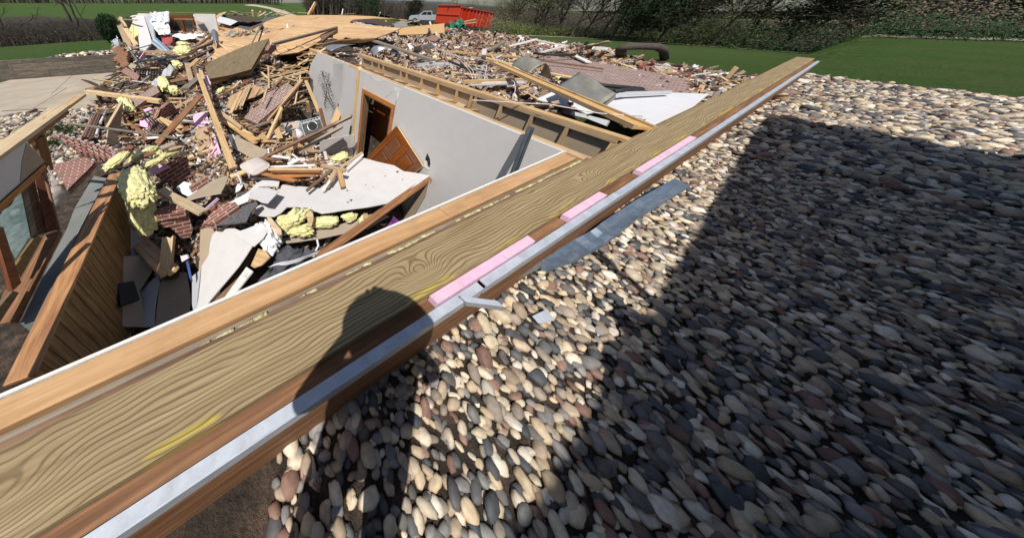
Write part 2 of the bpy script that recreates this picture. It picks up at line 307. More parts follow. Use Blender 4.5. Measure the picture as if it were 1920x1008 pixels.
CP = [(170,200,-2.3),(235,140,-2.05),(222,100,-1.6),(245,85,-1.4),(300,104,-1.25),(300,66,-1.2),(390,64,-1.0),(280,150,-1.7),(350,130,-1.3),(300,200,-1.95),
 (250,255,-2.2),(350,235,-1.8),(400,190,-1.25),(450,150,-.95),(500,115,-.7),(550,140,-.8),(480,180,-1.1),(560,190,-1.6),(580,235,-2.1),(625,260,-2.1),(520,235,-1.7),
 (450,270,-1.7),(500,310,-1.6),(600,310,-1.6),(400,330,-1.65),(350,380,-1.9),(440,400,-1.7),(620,360,-1.75),(700,340,-1.9),(600,430,-2.0),(700,410,-2.2),(250,450,-2.4),
 (330,450,-2.35),(250,560,-2.5),(350,560,-2.45),(500,500,-2.35),(150,330,-2.4),(120,400,-2.4),(80,560,-2.5),(660,300,-2.1),(600,200,-2.1),
 (600,75,-.25),(700,80,-.45),(800,95,-.45),(900,90,-.4),(1000,90,-.42),(1100,120,-.38),(1200,150,-.4),(1100,165,-.45),(960,120,-.4),(800,60,-.7),(640,45,-.5),(500,40,-.7),(840,55,-1.0),
 (760,130,-1.5),(860,165,-1.6),(950,190,-1.7),(1050,200,-1.2),(1150,210,-.7),(1300,200,-.5),(1500,150,-.4),(900,66,-.8),(500,60,-.5)]
CPW = np.array([tuple(pt(*c)) for c in CP])
OUT = [(60,640),(98,420),(112,330),(150,262),(160,205),(212,138),(222,104),(214,78),(250,52),(330,38),(450,32),(560,32),(640,34),(740,40),(800,46),(860,56),(930,64),(1010,76),(1100,96),(1200,120),(1420,150),(1560,160),(1500,200),(1215,285),(1100,320),(700,480),(350,640)]
OUTZ = [-2.4]*6+[-1.6]*2+[-1.3,-1.1,-.8,-.8,-.6,-.8,-1,-1,-.9,-.9,-.8,-.6,-.5,-.5,-.4,-.4,-2,-2,-2]
OUTW = np.array([tuple(pt(p[0], p[1], z))[:2] for p, z in zip(OUT, OUTZ)])
def polydist(x, y, P):
    n = len(P); d = np.full(x.shape, 1e9); ins = np.zeros(x.shape, bool)
    for i in range(n):
        x0, y0 = P[i]; x1, y1 = P[(i+1) % n]; dx, dy = x1-x0, y1-y0
        t = np.clip(((x-x0)*dx+(y-y0)*dy)/(dx*dx+dy*dy), 0, 1); d = np.minimum(d, np.hypot(x-x0-t*dx, y-y0-t*dy))
        c = ((y0 > y) != (y1 > y)) & (x < (x1-x0)*(y-y0)/(y1-y0+1e-12)+x0); ins ^= c
    return np.where(ins, d, -d)
def Mh(x, y):
    x = np.asarray(x, float); y = np.asarray(y, float); sh = x.shape; x = x.ravel(); y = y.ravel()
    sc = 1/(1+.06*np.hypot(x, y)); W = 0; S = 0
    q = (x-C0.x)*NW.x+(y-C0.y)*NW.y; cq = (CPW[:, 0]-C0.x)*NW.x+(CPW[:, 1]-C0.y)*NW.y; v = (x-C0.x)*NV.x+(y-C0.y)*NV.y
    for (cx, cy, cz), k in zip(CPW, cq):
        w_ = 1/(((x-cx)**2+(y-cy)**2)+.04)**1.7
        w_ = w_*np.where(((q > .3) != (k > .3)) & (v < 6), .002, 1); W += w_; S += w_*cz
    z = S/W
    hall = (q > -.05) & (q < .95) & (v < 5.6); z = np.where(hall, -2.45, z)
    d = polydist(x, y, OUTW); t = T(x, y); k = np.clip(d/.7, 0, 1)
    nz = np.array([noise.fractal(Vector((a*.9, b*.9, 3)), 1.0, 2.0, 4) for a, b in zip(x, y)])*.10
    z = np.where(d > 0, t+(np.maximum(z+nz, t+.04)-t)*k, t-.3)
    return z.reshape(sh)
def Hs(x, y):
    return float(max(Mh(np.array([x]), np.array([y]))[0], T(np.array([x]), np.array([y]))[0]))
gx = np.concatenate([np.linspace(-26, -9, 60), np.arange(-8.9, 10, .16), np.linspace(10.1, 30, 60)]); gy = np.concatenate([np.arange(-1, 11, .16), np.linspace(11.1, 32, 90)])
GX, GY = np.meshgrid(gx, gy); GM = Mh(GX, GY); GT = np.maximum(T(GX, GY), GM)
def H(x, y):                                                      # fast bilinear look-up
    i = min(max(int(np.searchsorted(gx, x))-1, 0), len(gx)-2); j = min(max(int(np.searchsorted(gy, y))-1, 0), len(gy)-2)
    a = min(max((x-gx[i])/(gx[i+1]-gx[i]), 0), 1); b = min(max((y-gy[j])/(gy[j+1]-gy[j]), 0), 1)
    return (GT[j, i]*(1-a)+GT[j, i+1]*a)*(1-b)+(GT[j+1, i]*(1-a)+GT[j+1, i+1]*a)*b
def on(px, py, up=0):                                             # where the sight line meets the rubble
    r = ray(px, py).normalized(); s = .8
    while s < 45:
        p = ORG+r*s
        if p.z < H(p.x, p.y)+up: break
        s *= 1.012
    return p
def P3(q):
    if len(q) < 3 or q[2] is None: return on(q[0], q[1], .05)
    if q[2] > 10: r = ray(q[0], q[1]); return ORG+r*(q[2]/r.y)
    return pt(*q)

def grid_obj(name, xs, ys, Zs, m, mask=None, **k):
    ny, nx = Zs.shape; X, Y = np.meshgrid(xs, ys); co = np.stack([X, Y, Zs], -1).reshape(-1, 3)
    idx = np.arange(nx*ny).reshape(ny, nx); f = np.stack([idx[:-1, :-1], idx[:-1, 1:], idx[1:, 1:], idx[1:, :-1]], -1).reshape(-1, 4)
    if mask is not None: f = f[mask[:-1, :-1].ravel() | mask[1:, 1:].ravel() | mask[:-1, 1:].ravel() | mask[1:, :-1].ravel()]
    me = bpy.data.meshes.new(name); me.from_pydata(co.tolist(), [], f.tolist()); me.shade_smooth(); me.update()
    o = link(name, me, m); return setp(o, **k)
sp = lambda a, b, n: np.sign(np.linspace(a, b, n))*np.abs(np.linspace(a, b, n))
tx = np.concatenate([-np.geomspace(900, 24.5, 50), np.arange(-24, -9.1, .3), np.arange(-9, 10, .15), np.geomspace(10.2, 900, 70)])
ty = np.concatenate([-np.geomspace(300, 3.2, 20), np.arange(-3, 12, .15), np.arange(12.1, 20, .3), np.geomspace(20.2, 1500, 90)])
TX, TY = np.meshgrid(tx, ty)
grid_obj('ground', tx, ty, T(TX, TY), 'grass', kind='structure')
grid_obj('rubble_mound', gx, gy, GM, 'dirt', mask=(GM > T(GX, GY)-.2), kind='stuff', label='brown dirt and crushed debris heaped across the collapsed house', category='rubble')

def surf_poly(name, pts2, off, m, zf=None, step=.5, **k):          # a thin sheet lying on the terrain
    P = np.array([(p[0], p[1]) for p in pts2]); xs = np.arange(P[:, 0].min()-step, P[:, 0].max()+step, step); ys = np.arange(P[:, 1].min()-step, P[:, 1].max()+step, step)
    X, Y = np.meshgrid(xs, ys); d = polydist(X, Y, P); Zt = T(X, Y)+off if zf is None else np.full(X.shape, zf)
    return grid_obj(name, xs, ys, Zt, m, mask=(d > 0), **k)

# ------------------------------------------------------------------ slabs whose outline is given by sight lines onto a plane
def plane_of(P):
    if isinstance(P, (int, float)): return Vector((0, 0, P)), Vector((0, 0, 1))
    if isinstance(P[0], Vector): return P
    a, b, c = [pt(*q) for q in P]; n = (b-a).cross(c-a).normalized()
    if n.dot(ORG-a) < 0: n = -n
    return a, n
def slab(name, poly, P, t, mats, label=None, cat=None, group=None, parent=None, ud=(0, 1), jag=0, crk=0, sub=None, bend=None):
    """outline in photo pixels, plane P; faces: 0 front, 1 back, 2 edges"""
    O, n = plane_of(P)
    if n.dot(ORG-O) < 0: n = -n
    pts = [onp(p[0], p[1], O, n) for p in poly]
    u = (pts[ud[1]]-pts[ud[0]]).normalized(); v = n.cross(u)
    if jag:
        q = []
        for i, p in enumerate(pts):
            e = pts[(i+1) % len(pts)]; L = (e-p).length; k = max(1, int(L/.12)); q.append(p)
            for j in range(1, k): q.append(p.lerp(e, j/k)+(u*rnd.uniform(-1, 1)+v*rnd.uniform(-1, 1))*jag)
        pts = q
    bm = BM(); uvl = bm.loops.layers.uv.verify(); uo = (rnd.uniform(0, 9), rnd.uniform(0, 9)) if not name.startswith('brick') else (0, 0)
    if bend: pts = [p+n*bend(p) for p in pts]
    f = [bm.verts.new(p) for p in pts]; b = [bm.verts.new(p-n*t) for p in pts]
    fa = bm.faces.new(f); fb = bm.faces.new(b[::-1]); fb.material_index = 1
    for fc in (fa, fb):
        for l in fc.loops: l[uvl].uv = ((l.vert.co-pts[0]).dot(u)+uo[0], (l.vert.co-pts[0]).dot(v)+uo[1])
    d = 0
    for i in range(len(f)):
        j = (i+1) % len(f); e = bm.faces.new([f[j], f[i], b[i], b[j]]); e.material_index = 2; L = (pts[j]-pts[i]).length
        for l, tt in zip(e.loops, [(d+L, 0), (d, 0), (d, t), (d+L, t)]): l[uvl].uv = tt
        d += L
    if crk: 
        bmesh.ops.triangulate(bm, faces=[fa, fb]); 
    bmesh.ops.recalc_face_normals(bm, faces=bm.faces)
    if isinstance(mats, str): mats = [mats]*3
    return finish(name, bm, mats, parent, label, cat, group)
DW = ['dw_light', 'paper', 'gyp']; PB = ['paper', 'dw_light', 'gyp']; DG = ['dw', 'paper', 'gyp']
def pl(name, label, a, b, w=.09, t=.038, m='pine', roll=0, group=None, cat='board', parent=None, jag=.03, cols=None):
    """a plank from a to b: photo pixels with a height (None: lying on the rubble)"""
    p, q = (a if isinstance(a, Vector) else P3(a)), (b if isinstance(b, Vector) else P3(b))
    X = q-p; d = X.normalized(); s = d.cross(Z); s = s.normalized() if s.length > .05 else Vector((1, 0, 0)); upv = s.cross(d)
    s2 = s*math.cos(roll)+upv*math.sin(roll); u2 = s2.cross(d); 
    if u2.z < 0: u2 = -u2; s2 = -s2
    bm = BM(); addbox(bm, p-s2*w/2-u2*t, X, s2*w, u2*t, jag=jag, cols=cols or (4 if w > .07 else 2)); bmesh.ops.recalc_face_normals(bm, faces=bm.faces)
    return finish(name, bm, m, parent, label, cat, group)
def crumple(name, corners, m, label, cat, amp=.06, n=16, t=.0, freq=3, group=None, parent=None, sag=0, fold=0):
    c = [P3(q) if not isinstance(q, Vector) else q for q in corners]; bm = BM(); uvl = bm.loops.layers.uv.verify(); g = []
    nn = (c[1]-c[0]).cross(c[3]-c[0]).normalized(); sd = rnd.uniform(0, 99)
    for j in range(n+1):
        row = []
        for i in range(n+1):
            a, b = i/n, j/n; p = c[0].lerp(c[1], a).lerp(c[3].lerp(c[2], a), b)
            d = noise.fractal(Vector((p.x*freq+sd, p.y*freq, p.z*freq)), 1, 2, 3)*amp-sag*math.sin(a*math.pi)*math.sin(b*math.pi)
            if fold: d += math.sin(a*fold*math.pi*2)*amp*.5
            row.append(bm.verts.new(p+nn*d+Vector((noise.noise(p*freq*2), noise.noise(p*freq*2+Vector((9, 0, 0))), 0))*amp*.5))
        g.append(row)
    for j in range(n):
        for i in range(n):
            f = bm.faces.new([g[j][i], g[j][i+1], g[j+1][i+1], g[j+1][i]])
            for l, tt in zip(f.loops, [(i, j), (i+1, j), (i+1, j+1), (i, j+1)]): l[uvl].uv = (tt[0]/n, tt[1]/n)
    o = finish(name, bm, m, parent, label, cat, group)
    s = o.modifiers.new('thick', 'SOLIDIFY'); s.thickness = max(t, .003); return o
def blob(name, lumps, m, label, cat, amp=.25, sub=4, freq=2.2, group=None, parent=None):
    """fluffy mass: lumps of (a, b, radius, flatness); each an ellipsoid from a to b pushed about by noise"""
    bm = BM(); sd = rnd.uniform(0, 99)
    for a, b, r, fl in lumps:
        a = P3(a) if not isinstance(a, Vector) else a; b = P3(b) if not isinstance(b, Vector) else b
        X = b-a; L = X.length/2+r*.6; d = X.normalized() if X.length > .01 else Vector((1, 0, 0)); s = d.cross(Z)
        s = s.normalized() if s.length > .05 else Vector((1, 0, 0)); u = s.cross(d); c = (a+b)/2
        rr = bmesh.ops.create_icosphere(bm, subdivisions=sub, radius=1)
        for v in rr['verts']:
            q = v.co.copy(); e = 1+amp*noise.fractal(q*freq+Vector((sd, c.x, c.y)), .8, 2.1, 5)
            boxy = Vector((math.copysign(abs(q.x)**.7, q.x), math.copysign(abs(q.y)**.75, q.y), math.copysign(abs(q.z)**.75, q.z)))
            v.co = c+(d*boxy.x*L+s*boxy.y*r+u*boxy.z*r*fl)*e
    return finish(name, bm, m, parent, label, cat, group, smooth=True)
#SECTIONS
# ------------------------------------------------------------------ loose stones, chips, twigs, leaves (numpy meshes)
def ico(sub):
    bm = BM(); bmesh.ops.create_icosphere(bm, subdivisions=sub, radius=1); v = np.array([x.co[:] for x in bm.verts]); f = np.array([[a.index for a in y.verts] for y in bm.faces]); bm.free(); return v, f
CUBE = (np.array([(x, y, z) for x in (-1, 1) for y in (-1, 1) for z in (-1, 1)], float), np.array([(0, 1, 3, 2), (4, 6, 7, 5), (0, 4, 5, 1), (2, 3, 7, 6), (0, 2, 6, 4), (1, 5, 7, 3)]))
def rotm(rg, n, tilt):
    a = rg.uniform(0, 2*np.pi, n); t = rg.normal(0, tilt, n); s = rg.normal(0, tilt, n)
    ca, sa, ct, st, cs, ss = np.cos(a), np.sin(a), np.cos(t), np.sin(t), np.cos(s), np.sin(s); o = np.zeros(n); e = np.ones(n)
    Rz = np.stack([ca, -sa, o, sa, ca, o, o, o, e], -1).reshape(n, 3, 3); Rx = np.stack([e, o, o, o, ct, -st, o, st, ct], -1).reshape(n, 3, 3); Ry = np.stack([cs, o, ss, o, e, o, -ss, o, cs], -1).reshape(n, 3, 3)
    return Rz@Rx@Ry
def loose_mesh(name, base, cen, dims, cols, m, rg, tilt=.5, smooth=True, jit=.12, **k):
    bv, bf = base; n = len(cen); nv = len(bv); Rm = rotm(rg, n, tilt)
    v = bv[None]*(1+rg.uniform(-jit, jit, (n, nv, 1)))*dims[:, None, :]; v = np.einsum('nij,nvj->nvi', Rm, v)+cen[:, None, :]
    f = (bf[None]+(np.arange(n)*nv)[:, None, None]).reshape(-1, bf.shape[1]); me = bpy.data.meshes.new(name)
    me.vertices.add(n*nv); me.vertices.foreach_set('co', v.ravel()); k2 = bf.shape[1]
    me.loops.add(len(f)*k2); me.loops.foreach_set('vertex_index', f.ravel().astype(np.int32)); me.polygons.add(len(f)); me.polygons.foreach_set('loop_start', np.arange(0, len(f)*k2, k2, dtype=np.int32))
    ca = me.color_attributes.new('Col', 'FLOAT_COLOR', 'POINT'); cc = np.concatenate([np.repeat(cols, nv, 0), np.ones((n*nv, 1))], 1); ca.data.foreach_set('color', cc.ravel())
    me.polygons.foreach_set('use_smooth', np.full(len(f), smooth)); me.update(calc_edges=True); me.validate()
    return setp(link(name, me, m), **k)
STONEC = np.array([(.50, .39, .26), (.60, .51, .39), (.36, .28, .20), (.22, .21, .20), (.07, .075, .08), (.50, .42, .30), (.22, .13, .10), (.60, .54, .45), (.13, .12, .11), (.42, .33, .24), (.10, .10, .10), (.30, .25, .2)])
def stones(name, poly, zf, cell, size, rg, label, sub=2, lay=1, top=None, cm=1.0):
    P = np.array([(p[0], p[1]) for p in poly]); out = []
    for L in range(lay):
        xs = np.arange(P[:, 0].min(), P[:, 0].max(), cell); ys = np.arange(P[:, 1].min(), P[:, 1].max(), cell); X, Y = np.meshgrid(xs, ys)
        X = (X+rg.uniform(-.5, .5, X.shape)*cell*1.1).ravel(); Y = (Y+rg.uniform(-.5, .5, Y.shape)*cell*1.1).ravel(); k = polydist(X, Y, P) > 0; out.append((X[k], Y[k], L))
    X = np.concatenate([o[0] for o in out]); Y = np.concatenate([o[1] for o in out]); n = len(X); s = size*np.exp(rg.normal(0, .28, n)).clip(.55, 2.0)
    Zc = (T(X, Y) if zf is None else np.full(n, zf))+s*rg.uniform(.2, .75, n)
    dims = np.stack([s*rg.uniform(1.0, 1.45, n), s*rg.uniform(.7, 1.0, n), s*rg.uniform(.42, .7, n)], -1)
    cols = STONEC[rg.integers(0, len(STONEC), n)]*rg.uniform(.75, 1.25, (n, 1))*cm*1.12
    return loose_mesh(name, ico(sub), np.stack([X, Y, Zc], -1), dims, cols, 'stone', rg, tilt=.3, jit=.17, kind='stuff', label=label, category='gravel')
rg = np.random.default_rng(5)
FW = Fr(C0, U, NV)
def fw(a, b): return FW.p(a, b, 0)
surf_poly('gravel_bed', [fw(-6, -.46), fw(11, -.46), fw(11, -6), fw(-6, -6)], 0, 'dirt', zf=-.396, kind='structure', step=.4)
stones('river_gravel', [fw(-2.9, -.45), fw(2.6, -.45), fw(3.2, -2.6), (2.9, -.3), (-.2, -.3)], -.40, .034, .0205, rg, 'rounded cream, tan and black river stones along the outside wall')
stones('river_gravel', [fw(2.6, -.45), fw(11, -.45), fw(11, -4.5), fw(3.2, -2.6)], -.40, .06, .037, rg, 'larger rounded river stones farther along the outside wall', sub=1)
surf_poly('bare_soil', [Vector(q+(0,)) for q in ((-9, -2), (-2.35, -2), (-2.5, .4), (-3.3, 2.4), (-3.8, 5), (-9, 4))], .02, 'dirt', kind='structure', step=.25)
# left side: patio slab, timber retaining wall, gravel
pat = [pt(20, 151, -2.40), pt(225, 136, -2.40), pt(235, 175, -2.40), pt(160, 205, -2.40), pt(110, 206, -2.4), pt(-60, 232, -2.40), pt(-260, 200, -2.4), pt(-60, 172, -2.40)]
def patio():
    bm = BM(); uvl = bm.loops.layers.uv.verify(); f = [bm.verts.new((p.x, p.y, -2.375)) for p in pat]; b = [bm.verts.new((p.x, p.y, -2.55)) for p in pat]
    bm.faces.new(f); 
    for i in range(len(f)):
        j = (i+1) % len(f); bm.faces.new([f[j], f[i], b[i], b[j]])
    bmesh.ops.recalc_face_normals(bm, faces=bm.faces); finish('patio', bm, 'concrete', kind='structure')
    bm = BM()
    for a, c in (((95, 178), (140, 137)), ((60, 205), (125, 165))):
        tube(bm, [pt(*a, -2.372), pt(*c, -2.372)], .008, 4)
    finish('patio_joint', bm, 'conc_gray', kind='structure')
patio()
LG = [pt(-40, 222, -2.4), pt(90, 207, -2.4), pt(130, 205, -2.4), pt(175, 205, -2.4), pt(215, 250, -2.4), pt(210, 320, -2.4), pt(110, 345, -2.4), pt(95, 420, -2.4), pt(-40, 470, -2.4)]
surf_poly('gravel_bed', LG, .012, 'dirt', kind='structure', step=.3)
stones('patio_gravel', LG, None, .085, .05, rg, 'grey and white river stones beside the concrete patio', sub=2)
t_ = empty('retaining_wall', RW0, 'weathered grey timber retaining wall behind the concrete patio', 'wall')
RF = Fr(Vector((RW0.x, RW0.y, -2.40)), RD, RN)
LNW = (RW1-RW0).length
for c in range(5):
    a = -2.6-rnd.uniform(0, 1)
    while a < LNW:
        L = rnd.uniform(1.6, 2.9); e = min(a+L, LNW+.3)
        part('timber', 'timber', t_, lambda bm: RF.box(bm, a, e-.015, .02*c, .18+.02*c, c*.195, c*.195+.185)); a = e
LEDGE = [RW0+RD*1.5+RN*.62, RW1+RD*1.5+RN*.62, RW1+RD*1.2+RN*2.9, RW0+RD*4.5+RN*1.7]
stones('ledge_stones', LEDGE, None, .21, .105, rg, 'pale rounded rocks lined up on top of the timber retaining wall', sub=2, cm=1.35)
stones('ledge_gravel', LEDGE, None, .13, .07, rg, 'small pale stones filling the strip behind the timber wall', sub=1, cm=1.3)
tw = lambda x, y, x2, y2, m, lab, z1=-2.36, z2=-2.36, w_=.14, t=.09: pl('landscape_timber', lab, (x, y, z1), (x2, y2, z2), w_, t, m)
tw(-40, 226, 66, 206, 'gray_wood', 'weathered grey landscape timber bordering the patio, nearest the gravel'); tw(4, 208, 85, 203, 'gray_wood', 'thin grey timber lying on the patio edge beside the gravel', w_=.10, t=.06)
tw(48, 212, 66, 204, 'dark_wood', 'short dark timber stub on the patio edge', z2=-2.25, w_=.09)

# ------------------------------------------------------------------ near outside wall (its flat top runs across the foreground)
ow = empty('exterior_wall', FW.p(-2, -.2, -2.4), 'broken off outside wall with its plates and treated board showing in the foreground', 'wall')
part('drywall', 'gyp', ow, lambda bm: FW.box(bm, -5.3, -.015, .001, .014, -2.45, .008))
for a0, a1 in ((-5.3, -1.62), (-1.615, -.03)):
    bevel(part('top_plate', 'plate', ow, lambda bm: FW.box(bm, a0, a1, -.098, -.002, -.038, 0)), .003)
part('lower_plate', 'gray_wood', ow, lambda bm: FW.box(bm, -5.3, -.05, -.104, -.004, -.080, -.041))
part('lower_plate', 'gray_wood', ow, lambda bm: FW.box(bm, -5.3, .1, -.128, -.106, -.1, -.022)); part('lower_plate', 'brown_wood', ow, lambda bm: FW.box(bm, -5.3, -.3, -.168, -.134, -.1, -.012, jag=.05))
def seam(bm):
    for i in range(60):
        a = -3.2+i*.052+rnd.uniform(-.02, .02); s = rnd.uniform(.008, .022)
        if rnd.random() < .55 or a > -.9: tube(bm, [FW.p(a, -.130+rnd.uniform(-.008, .008), -.025), FW.p(a+rnd.uniform(.03, .09), -.131, -.016)], s*.6, 5)
part('seam_insulation', 'insul', ow, seam)
for a0, a1 in ((-5.3, .095), (.100, 5.4), (5.405, 10.5)):
    bevel(part('cap_board', 'treated', ow, lambda bm: FW.box(bm, a0, a1, -.402, -.171, -.008, .030, uvo=(a0, -.402))), .004, 2)
for i, (a0, a1, b) in enumerate(((-2.13, -1.96, .02), (-1.955, -1.83, .022), (-1.825, -1.62, .018), (-1.612, -1.36, .022), (-.97, -.86, .02), (-.855, -.70, .025), (-.695, -.47, .02), (.15, .62, .02), (.63, 1.5, .02))):
    part('foam_board', 'pink', ow, lambda bm: FW.box(bm, a0, a1, -.447, -.4035, -.03, .0+b*.4, jag=.008))
part('sheathing', 'brown_wood', ow, lambda bm: FW.box(bm, -5.3, 10.5, -.445, -.130, -2.4, -.034))
def flashing(bm):
    for a0, a1, dz in ((-5.3, -1.86, 0), (-1.84, -.35, .004), (-.34, 10.5, 0)):
        addbox(bm, FW.p(a0, -.484, -.022+dz), U*(a1-a0), NV*.034, Z*.006+NV*.0); addbox(bm, FW.p(a0, -.489, -.075+dz), U*(a1-a0), NV*.005, Z*.06)
    addbox(bm, FW.p(-2.0, -.50, -.03), U*.13+NV*-.09, NV*.03, Z*.05-U*.02)
part('flashing', 'flash_white', ow, flashing)
part('face_board', 'brown_wood', ow, lambda bm: FW.box(bm, -5.3, 10.5, -.475, -.447, -1.0, -.080))
# gutter thrown on the gravel
def gutter():
    t = empty('metal_gutter', pt(1000, 480, -.38), 'crushed blue-grey metal downspout lying on the gravel beside the wall', 'gutter')
    path = [(1005, 494, .11), (1060, 478, .11), (1118, 447, .10), (1160, 415, .10), (1200, 388, .11), (1300, 330, .1)]
    bm = BM(); uvl = bm.loops.layers.uv.verify(); rows = []
    for i in range(len(path)-1):
        for k in range(4):
            f = k/4; x = path[i][0]*(1-f)+path[i+1][0]*f; y = path[i][1]*(1-f)+path[i+1][1]*f; rows.append(pt(x, y, -.33+.03*math.sin(i*3+k)))
    S = []
    for i, p in enumerate(rows):
        d = (rows[min(i+1, len(rows)-1)]-rows[max(i-1, 0)]).normalized(); s = Vector((-d.y, d.x, 0)); h = .025+.012*noise.noise(p*5)
        S.append([bm.verts.new(p+s*.055+Z*.0), bm.verts.new(p+s*.05+Z*h), bm.verts.new(p+Z*(h-.012)), bm.verts.new(p-s*.05+Z*h*.8), bm.verts.new(p-s*.058-Z*.01)])
    for i in range(len(S)-1):
        for k in range(4):
            f = bm.faces.new([S[i][k], S[i][k+1], S[i+1][k+1], S[i+1][k]])
            for l, tt in zip(f.loops, [(i*.1, k*.1), (i*.1, k*.1+.1), (i*.1+.1, k*.1+.1), (i*.1+.1, k*.1)]): l[uvl].uv = tt
    o = finish('downspout', bm, 'gutter_blue', t); s = o.modifiers.new('t', 'SOLIDIFY'); s.thickness = .003
    slab('gutter_end', [(872, 545), (893, 520), (945, 480), (1008, 462), (1015, 502), (960, 528)], [(872, 545, -.20), (1008, 462, -.18), (1015, 505, -.34)], .004, 'galv', parent=t)
    slab('bent_corner', [(884, 514), (892, 513), (905, 533), (880, 541)], [(884, 514, -.02), (905, 533, -.12), (880, 541, -.1)], .003, 'flash_white', parent=t)
gutter()
slab('metal_scrap', [(998, 592), (1026, 579), (1040, 600), (1010, 606)], -.33, .004, 'flash_white', 'pale folded metal offcut on the shaded gravel at the lower right', 'scrap metal')

# ------------------------------------------------------------------ inner grey wall, hallway framing, stud wall
IW = Fr(C0, V, NW)
iw = empty('interior_wall', IW.p(2.5, .05, -2.45), 'grey painted room wall with a doorway and broken top, right of the debris', 'wall')
def dwp(a0, a1, z0, z1, b=0, nm='drywall', m='dw'):
    def f(bm):
        IW.box(bm, a0, a1, b, b+.012, z0, z1, mi=0, along='f')
    o = part(nm, m, iw, f); return o
dwp(-.0, 2.395, -2.45, -.004); dwp(2.3951, 3.445, -.40, -.004); dwp(3.4451, 3.60, -2.45, -.004); dwp(3.755, 4.95, -2.45, -.035, .02)
slab('drywall', [(622, 108), (654, 121), (625, 240), (612, 270), (603, 250), (597, 200), (590, 190), (584, 165), (585, 150), (578, 138), (584, 118), (596, 98)], (IW.p(0, .02, 0), -NW), .012, DG, parent=iw, jag=.012)
part('drywall_edge', 'gyp', iw, lambda bm: (IW.box(bm, 0, 2.25, .0125, .02, -.03, .004), IW.box(bm, 3.44, 3.60, .0125, .02, -2.4, .002), IW.box(bm, 3.592, 3.603, -.002, .02, -2.4, 0), IW.box(bm, 3.75, 6.4, .033, .04, -.06, -.030)))
for a0, a1 in ((-.12, 2.9), (2.905, 6.6)): bevel(part('top_plate', 'pine', iw, lambda bm: IW.box(bm, a0, a1, .021, .105, -.042, -.006, jag=.02)), .003)
part('top_plate', 'pine', iw, lambda bm: IW.box(bm, -.14, 2.2, .110, .15, -.045, -.016)); part('top_plate', 'pale', iw, lambda bm: IW.box(bm, .0, 6.4, .024, .108, -.085, -.046))
part('corner_post', 'pale', iw, lambda bm: IW.box(bm, 3.612, 3.742, -.012, .09, -2.3, -.01, along='z', jag=.05, cols=4))
part('side_wall', 'dw', iw, lambda bm: addbox(bm, IW.p(3.6, -.9, -2.45), NW*.88, Z*1.0, V*.012))
slab('broken_edge', [(620, 240), (657, 222), (650, 278), (622, 272)], (IW.p(3.9, -.1, 0), -NW), .012, DG, parent=iw, jag=.01)
def patchm(name, poly, m='gyp', b=-.003, jag=.015, th=.004): return slab(name, poly, (IW.p(0, b, 0), -NW), th, m, parent=iw, jag=jag)
patchm('plaster_patch', [(738, 163), (752, 168), (748, 176), (744, 181), (741, 174)]); patchm('plaster_patch', [(697, 144), (716, 151), (712, 154), (702, 150)])
patchm('wall_hole', [(801, 287), (806, 298), (807, 309), (803, 312), (801, 304), (797, 299)], 'black', -.002); patchm('wall_hole', [(799, 309), (806, 311), (805, 315), (799, 314)], 'black', -.002)
patchm('plaster_patch', [(796, 300), (801, 303), (800, 310), (806, 316), (803, 320), (794, 312)], 'gyp', -.01); patchm('plaster_patch', [(1053, 283), (1062, 285), (1058, 290), (1050, 287)])
for i in range(16): 
    x, y = rnd.uniform(775, 1010), 0; y = 175+(x-770)*.40+rnd.uniform(10, 120*(1-(x-770)/330)); s = rnd.uniform(.6, 1.6); patchm('plaster_patch', [(x-s, y), (x, y-s), (x+s, y+s*.3), (x, y+s)], b=-.0025, jag=0, th=.001)
def crack(bm):
    tube(bm, [onp(x, y, IW.p(0, -.002, 0), -NW) for x, y in ((722, 184), (733, 174), (744, 166))], .003, 4); tube(bm, [onp(x, y, IW.p(0, -.002, 0), -NW) for x, y in ((742, 196), (744, 185), (747, 175))], .006, 4)
    tube(bm, [onp(x, y, IW.p(0, -.002, 0), -NW) for x, y in ((695, 144), (705, 153), (714, 159))], .003, 4)
part('plaster_crack', 'gyp', iw, crack)
# door frame
df = part('door_frame', 'orange_wood', iw, lambda bm: IW.box(bm, 2.4455, 3.3845, -.02, -.001, -.415, -.345))
for a0, a1, z0, z1, al in ((3.385, 3.455, -2.4, -.345, 'z'), (2.375, 2.445, -2.4, -.345, 'z')):
    part('casing', 'orange_wood', df, lambda bm: IW.box(bm, a0, a1, -.02, -.001, z0, z1, along=al))
for a0, a1, z0, z1, al in ((3.362, 3.384, -2.4, -.42, 'z'), (2.446, 2.468, -2.4, -.42, 'z'), (2.469, 3.361, -.44, -.418, 'a')):
    part('jamb', 'brown_wood', df, lambda bm: IW.box(bm, a0, a1, -.018, .12, z0, z1, along=al))
hd_ = part('hall_door', 'red_door', iw, lambda bm: IW.box(bm, 2.3, 3.8, .56, .60, -2.45, -.50, along='z'))
